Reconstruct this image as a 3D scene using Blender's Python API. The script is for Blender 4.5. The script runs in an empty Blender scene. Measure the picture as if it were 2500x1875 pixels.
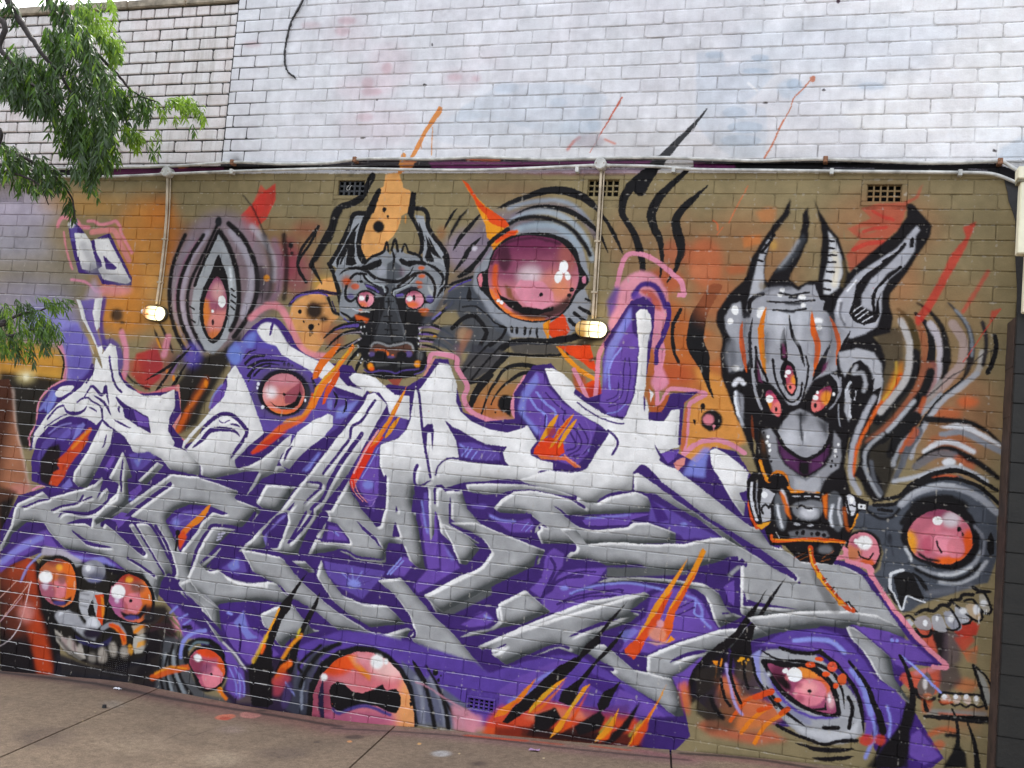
import bpy, bmesh, math, random
import numpy as np
from mathutils import Vector, Matrix, Euler
random.seed(7); rng = np.random.default_rng(11)
SC = bpy.context.scene; COL = SC.collection
# ------------------------------------------------------------------ camera, sky, sun, exposure
CAM = Vector((1.8285, -5.8917, 1.5192))
AX = np.array([[0.95351335, -0.08557553, 0.28894483], [0.05902961, 0.99329674, 0.09938359], [-0.29551276, -0.07770728, 0.95217319]])
FPX = 2426.65
def w2(a): return Vector((a[0], a[2], -a[1]))           # (right, down, away) -> world
right, down, fwd = w2(AX[0]), w2(AX[1]), w2(AX[2])
cd = bpy.data.cameras.new('camera'); cam = bpy.data.objects.new('camera', cd); COL.objects.link(cam)
cd.sensor_width = 36; cd.lens = 36*FPX/2500; cd.clip_start = .05; cd.clip_end = 500
M = Matrix((right, -down, -fwd)).transposed().to_4x4(); M.translation = CAM; cam.matrix_world = M
SC.camera = cam
SUN_EL, SUN_AZ = 58, 330                                  # degrees; azimuth clockwise from +Y
world = bpy.data.worlds.new('World'); SC.world = world; world.use_nodes = True
nt = world.node_tree; bg = nt.nodes['Background']
sky = nt.nodes.new('ShaderNodeTexSky'); sky.sky_type = 'NISHITA'; sky.sun_disc = False
sky.sun_elevation = math.radians(SUN_EL); sky.sun_rotation = math.radians(SUN_AZ)
sky.air_density = 1.0; sky.dust_density = 4.0; sky.ozone_density = 1.0
hs = nt.nodes.new('ShaderNodeHueSaturation'); hs.inputs['Saturation'].default_value = .35
nt.links.new(sky.outputs[0], hs.inputs['Color']); nt.links.new(hs.outputs[0], bg.inputs[0]); bg.inputs[1].default_value = .15
sl = bpy.data.lights.new('sun', 'SUN'); sl.energy = 1.0; sl.angle = math.radians(14); sl.color = (1, .965, .91)
so = bpy.data.objects.new('sun', sl); COL.objects.link(so)
az, el = math.radians(SUN_AZ), math.radians(SUN_EL)
sd = Vector((math.sin(az)*math.cos(el), math.cos(az)*math.cos(el), math.sin(el)))
so.rotation_euler = sd.to_track_quat('Z', 'Y').to_euler(); so.location = sd*30
SC.view_settings.view_transform = 'Standard'; SC.view_settings.look = 'None'
SC.view_settings.gamma = 1; SC.view_settings.use_curve_mapping = False
SC.view_settings.exposure = 2.05
# ------------------------------------------------------------------ photo pixel -> real planes
def ray(x, y):
    a = np.stack([(np.asarray(x, float)-1250)/FPX, (np.asarray(y, float)-937.5)/FPX, np.ones_like(np.asarray(x, float))], -1)@AX
    return a[..., 0], a[..., 2], -a[..., 1]
def to_wall(x, y, depth=0.):
    """point of the vertical plane y = depth seen at photo pixel (x, y): world x, z"""
    dx, dy, dz = ray(x, y); t = (depth-CAM.y)/dy
    return CAM.x+dx*t, CAM.z+dz*t
GX = [-12, -5, -3.6, -2.6, -1.6, -.9, -.2, .7, 1.3, 2, 2.8, 4, 12]
GZ = [-.7, -.36, -.27, -.195, -.215, -.2, -.145, -.078, -.026, .018, .06, .13, .5]
def gz(x): return np.interp(x, GX, GZ)
def to_ground(x, y):
    dx, dy, dz = ray(x, y); t = np.full(np.shape(dx), 5.)
    for _ in range(30): t = (gz(CAM.x+dx*t)-CAM.z)/np.minimum(dz, -1e-3)*.5+t*.5
    return CAM.x+dx*t, CAM.y+dy*t
# ---- spray painter: draws the mural's paint (base colour, some light and shade included) in wall coordinates (metres) ----
PAL = dict(k='161416', w='e9e7e4', m='a6a6a5', d='4a4c4c', n='42464c', N='3c341c', U='3d2568', u='6a4aa2', l='8088d2',
           p='e0869c', P='e27f8c', o='e8902c', O='dd6a18', r='da4418', R='c8302a', t='93835f', T='e0a060', b='b0623a',
           M='74304e', y='e8b030', s='b9b9bd', h='f6f4f0', g='80828a', q='a98ea0', v='5a3a8c', a='c7774a')
FR = dict(A=(0, 480, 2.765), B=(600, 400, 3.6867), C=(1080, 400, 3.6867), D=(0, 950, 2.765), E=(400, 850, 3.6867),
          F=(750, 850, 3.6867), G=(1050, 850, 3.6867), H=(1200, 1150, 2.765), I=(400, 1250, 2.765), J=(1400, 700, 3.6867),
          K=(1700, 450, 2.765), L=(1700, 850, 2.765), M=(700, 600, 4.424), N=(0, 0, 2.765), O=(800, 0, 2.765),
          Q=(1700, 0, 2.765), R=(0, 1275, 2.765), S=(1700, 1275, 2.765), T=(850, 1275, 2.765), Z=(0, 0, .8848))
def lin(hexs):
    c = np.array([int(hexs[i:i+2], 16) for i in (0, 2, 4)], np.float32)/255
    return np.where(c <= .04045, c/12.92, ((c+.055)/1.055)**2.4).astype(np.float32)
def blur(m, r):
    if r < .6: return m
    k = max(1, int(round(r)))
    for _ in range(2):
        for ax in (0, 1):
            pad = [(0, 0), (0, 0)]; pad[ax] = (k+1, k)
            c = np.cumsum(np.pad(m, pad, mode='edge'), axis=ax, dtype=np.float32)
            n = m.shape[ax]
            hi = np.take(c, range(2*k+1, 2*k+1+n), axis=ax); lo = np.take(c, range(0, n), axis=ax)
            m = (hi-lo)/(2*k+1)
    return m
def crom(P, closed, tol=3.):
    P = np.asarray(P, float); n = len(P)
    if n < 3: return P
    out = []
    for i in range(n if closed else n-1):
        if closed: a, b, c, d = P[i-1], P[i], P[(i+1) % n], P[(i+2) % n]
        else: a, b, c, d = P[max(i-1, 0)], P[i], P[i+1], P[min(i+2, n-1)]
        k = int(np.clip(np.hypot(*(c-b))/tol, 2, 14))
        t = (np.arange(k)/k)[:, None]
        out.append(.5*((2*b)+(c-a)*t+(2*a-5*b+4*c-d)*t*t+(3*b-a-3*c+d)*t**3))
    if not closed: out.append(P[-1:])
    return np.vstack(out)
class Painter:
    def __init__(s, x0, z1, w, h, res, to_wall):
        s.x0, s.z1, s.res, s.to_wall = x0, z1, res, to_wall
        s.W, s.H = int(w/res), int(h/res)
        s.img = np.zeros((s.H, s.W, 3), np.float32); s.clip = None; s.mask = None; s.f = FR['Z']
    def pt(s, xy):
        xy = np.asarray(xy, float).reshape(-1, 2)
        u, v = s.to_wall(s.f[0]+xy[:, 0]/s.f[2], s.f[1]+xy[:, 1]/s.f[2])
        return np.stack([(u-s.x0)/s.res, (s.z1-v)/s.res], 1)
    def scale(s, xy):
        xy = np.asarray(xy, float).reshape(-1, 2); c = xy.mean(0)
        a = s.pt([c, c+[1, 0], c+[0, 1]])
        return np.sqrt(abs(np.linalg.det(np.stack([a[1]-a[0], a[2]-a[0]]))))
    def cover(s, polys, soft):
        allp = np.vstack(polys); pad = int(soft*3)+3
        x0, y0 = np.floor(allp.min(0)).astype(int)-pad; x1, y1 = np.ceil(allp.max(0)).astype(int)+pad
        x0, y0, x1, y1 = max(x0, 0), max(y0, 0), min(x1, s.W), min(y1, s.H)
        if x1 <= x0+1 or y1 <= y0+1: return None
        w, h, K = x1-x0, y1-y0, 3
        A, B = [], []
        for p in polys:
            q = np.roll(p, -1, 0)
            ar = (p[:, 0]*q[:, 1]-q[:, 0]*p[:, 1]).sum()
            if ar < 0: p, q = q, p
            A.append(p); B.append(q)
        A = np.vstack(A)-[x0, y0]; B = np.vstack(B)-[x0, y0]
        acc = np.zeros((h*K, w+2), np.float32)
        ys = (np.arange(h*K)+.5)/K
        for i in range(0, len(A), 400):
            a, b = A[i:i+400], B[i:i+400]
            dy = b[:, 1]-a[:, 1]; ok = abs(dy) > 1e-9; a, b, dy = a[ok], b[ok], dy[ok]
            lo, hi = np.minimum(a[:, 1], b[:, 1]), np.maximum(a[:, 1], b[:, 1])
            e, r = np.nonzero((ys[None] >= lo[:, None]) & (ys[None] < hi[:, None]))
            x = a[e, 0]+(ys[r]-a[e, 1])/dy[e]*(b[e, 0]-a[e, 0])
            x = np.clip(x, 0, w); sg = np.sign(dy[e]); j = x.astype(int); f = x-j
            np.add.at(acc, (r, j), (sg*(1-f)).astype(np.float32)); np.add.at(acc, (r, j+1), (sg*f).astype(np.float32))
        m = np.minimum(abs(np.cumsum(acc, 1)[:, :w]), 1).reshape(h, K, w).mean(1)
        return blur(m, soft), x0, y0, x1, y1
    def ribbon(s, P, wd):
        n = len(P); polys = []
        an = np.arange(10)*math.tau/10; circ = np.stack([np.cos(an), np.sin(an)], 1)
        for i in range(n):
            if wd[i] > .25: polys.append(P[i]+circ*wd[i]/2)
            if i < n-1:
                d = P[i+1]-P[i]; L = np.hypot(*d)
                if L < 1e-6: continue
                nn = np.array([-d[1], d[0]])/L
                polys.append(np.array([P[i]+nn*wd[i]/2, P[i+1]+nn*wd[i+1]/2, P[i+1]-nn*wd[i+1]/2, P[i]-nn*wd[i]/2]))
        return polys
    def shape(s, op, tk):
        """ -> polygons in canvas px """
        if op in 'pcg': xy = np.array(tk, float).reshape(-1, 2); P = s.pt(xy); return [crom(P, True) if op == 'c' else P]
        if op == 'e':
            cx, cy, rx, ry = [float(v) for v in tk[:4]]; a = math.radians(float(tk[4])) if len(tk) > 4 else 0
            t = np.arange(40)*math.tau/40; x, y = rx*np.cos(t), ry*np.sin(t)
            return [s.pt(np.stack([cx+x*math.cos(a)-y*math.sin(a), cy+x*math.sin(a)+y*math.cos(a)], 1))]
        nw = 2 if op == 'v' else 1
        ws = [float(v) for v in tk[:nw]]; xy = np.array(tk[nw:], float).reshape(-1, 2)
        P = crom(s.pt(xy), False); sc = s.scale(xy); t = np.linspace(0, 1, len(P))
        if op == 's': wd = np.full(len(P), ws[0])
        elif op == 't': wd = ws[0]*np.sin(np.pi*np.clip(t, .02, .98))**.75
        else: wd = ws[0]+(ws[1]-ws[0])*t
        return s.ribbon(P, np.maximum(wd*sc, .6))
    def col(s, c):
        a = c.split(':'); h = PAL.get(a[0], a[0])
        return lin(h), float(a[1]) if len(a) > 1 and a[1] else 0, float(a[2])/100 if len(a) > 2 else 1.
    def cut(s, m, x0, y0, x1, y1):
        return m*s.clip[y0:y1, x0:x1] if s.clip is not None else m
    def run(s, text):
        for ln in text.split('\n'):
            tk = ln.split()
            if not tk or tk[0][0] == '%': continue
            op = tk[0]
            if op[0] == '@': s.f = FR[op[1]]; continue
            if op == '[':
                r = s.cover(s.shape(tk[1], tk[2:]), .3); s.clip = np.zeros((s.H, s.W), np.float32)
                if r: m, x0, y0, x1, y1 = r; s.clip[y0:y1, x0:x1] = m
                continue
            if op == ']': s.clip = None; continue
            if op in 'LQx':
                if s.mask is None: s.mask = np.zeros((s.H, s.W), np.float32)
                o2, rest = ('p', tk[1:]) if op == 'L' else ('c', tk[1:]) if op == 'Q' else (tk[1], tk[2:])
                r = s.cover(s.shape(o2, rest), 0)
                if r:
                    m, x0, y0, x1, y1 = r; v = s.mask[y0:y1, x0:x1]
                    if op == 'x': v *= 1-m
                    else: np.maximum(v, m, out=v)
                continue
            if op == '=':
                s.flush(*[float(v) for v in tk[1:]]); continue
            if op == 'g':
                c1, c2 = s.col(tk[1]), s.col(tk[2]); ab = s.pt(np.array(tk[3:7], float)); polys = s.shape('p', tk[7:])
                r = s.cover(polys, c1[1]*s.scale(np.array(tk[7:], float)))
                if not r: continue
                m, x0, y0, x1, y1 = r; d = ab[1]-ab[0]
                yy, xx = np.mgrid[y0:y1, x0:x1]
                t = np.clip(((xx-ab[0, 0])*d[0]+(yy-ab[0, 1])*d[1])/(d@d), 0, 1)[..., None].astype(np.float32); t = t*t*(3-2*t)
                c = c1[0]+(c2[0]-c1[0])*t; m = s.cut(m*c1[2], x0, y0, x1, y1)[..., None]
                v = s.img[y0:y1, x0:x1]; v += (c-v)*m; continue
            c, soft, al = s.col(tk[1]); polys = s.shape(op, tk[2:])
            nw = {'s': 1, 't': 1, 'v': 2}.get(op, 0)
            xy = np.array(tk[2+nw:], float); xy = xy[:2] if op == 'e' else xy
            r = s.cover(polys, max(soft*s.scale(xy)*.5, .35))
            if not r: continue
            m, x0, y0, x1, y1 = r; m = s.cut(m*al, x0, y0, x1, y1)[..., None]
            v = s.img[y0:y1, x0:x1]; v += (c-v)*m
    def flush(s, dark=1., hi=1.):
        M = s.mask; s.mask = None
        ys, xs = np.nonzero(M > 0)
        if not len(ys): return
        q = 40; y0, y1, x0, x1 = max(ys.min()-q, 0), min(ys.max()+q, s.H), max(xs.min()-q, 0), min(xs.max()+q, s.W)
        M = M[y0:y1, x0:x1]
        def sh(a, dx, dy): return np.roll(np.roll(a, dx, 1), dy, 0)
        k = .0026/s.res
        gy, gx = np.mgrid[y0:y1, x0:x1]
        ramp = np.clip((s.ramp(s.x0+gx*s.res)-(s.z1-gy*s.res))/.26, 0, 1).astype(np.float32)
        D = np.clip((1-blur(sh(M, -int(16*k), -int(11*k)), 11*k))*1.45-.10, 0, 1)
        Hh = np.clip((1-blur(sh(M, int(7*k), int(5*k)), 2.2*k))*1.5-.2, 0, 1)
        M = np.clip((blur(M, .9)-.36)*2.6, 0, 1)
        white, grey, dk = lin('efedea'), lin('a6a6a6'), lin('363a3a')
        rm = ramp[..., None]
        C = white+(grey-white)*rm
        C = C+(dk-C)*(D*(.22+.78*ramp)*dark*.95)[..., None]
        C = C+(white-C)*(Hh*(1-.6*D)*hi)[..., None]
        v = s.img[y0:y1, x0:x1]; v += (C-v)*M[..., None]

def smooth_noise(h, w, cell, seed):
    r = np.random.default_rng(seed); gh, gw = int(h/cell)+3, int(w/cell)+3; g = r.standard_normal((gh, gw)).astype(np.float32)
    y, x = np.arange(h)/cell, np.arange(w)/cell; iy, ix = y.astype(int), x.astype(int)
    fy, fx = (y-iy)[:, None].astype(np.float32), (x-ix)[None].astype(np.float32); fy, fx = fy*fy*(3-2*fy), fx*fx*(3-2*fx)
    a = g[iy][:, ix]; b = g[iy][:, ix+1]; c = g[iy+1][:, ix]; d = g[iy+1][:, ix+1]
    return a*(1-fy)*(1-fx)+b*(1-fy)*fx+c*fy*(1-fx)+d*fy*fx
def weather(P, bond):
    """hand wobble, overspray grain, spatter, and chips along the brick edges"""
    h, w = P.H, P.W
    yy, xx = np.mgrid[0:h, 0:w]
    dx = smooth_noise(h, w, 14, 1)*.45+smooth_noise(h, w, 4, 2)*.22; dy = smooth_noise(h, w, 14, 3)*.45+smooth_noise(h, w, 4, 4)*.22
    g = np.random.default_rng(5)
    grain = (g.random((h, w)) < .16)
    dx = dx+grain*g.normal(0, 1.1, (h, w)); dy = dy+grain*g.normal(0, 1.1, (h, w))
    P.img = P.img[np.clip((yy+dy).round().astype(int), 0, h-1), np.clip((xx+dx).round().astype(int), 0, w-1)]
    m = 1+.055*smooth_noise(h, w, 40, 6)+.04*smooth_noise(h, w, 12, 7)+.03*g.standard_normal((h, w)).astype(np.float32)
    P.img = P.img*m[..., None].astype(np.float32)
    e = bond(P.x0+xx*P.res, P.z1-yy*P.res)
    chip = np.clip((smooth_noise(h, w, 5, 8)+.6*smooth_noise(h, w, 2, 9)-1.55+e*1.1)*1.6, 0, 1)*np.clip(e*1.5, 0, 1)*.45
    under = lin('b3aca0')*(1+.2*smooth_noise(h, w, 30, 10))[..., None]
    P.img = P.img+(under-P.img)*(chip*(P.z1-yy*P.res < 3.36))[..., None]
    n = 130
    for x, y, r, k in zip(g.integers(5, w-5, n), g.integers(int(h*.36), h-5, n), g.random(n), g.random(n)):
        q = 1 if r < .85 else 2
        P.img[y:y+q, x:x+q] = P.img[y:y+q, x:x+q]*.35+.65*(lin('17151a') if k < .6 else lin('3a2440') if k < .8 else lin('c84a20'))
    P.img = np.clip(P.img, .004, .95).astype(np.float32)
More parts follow.
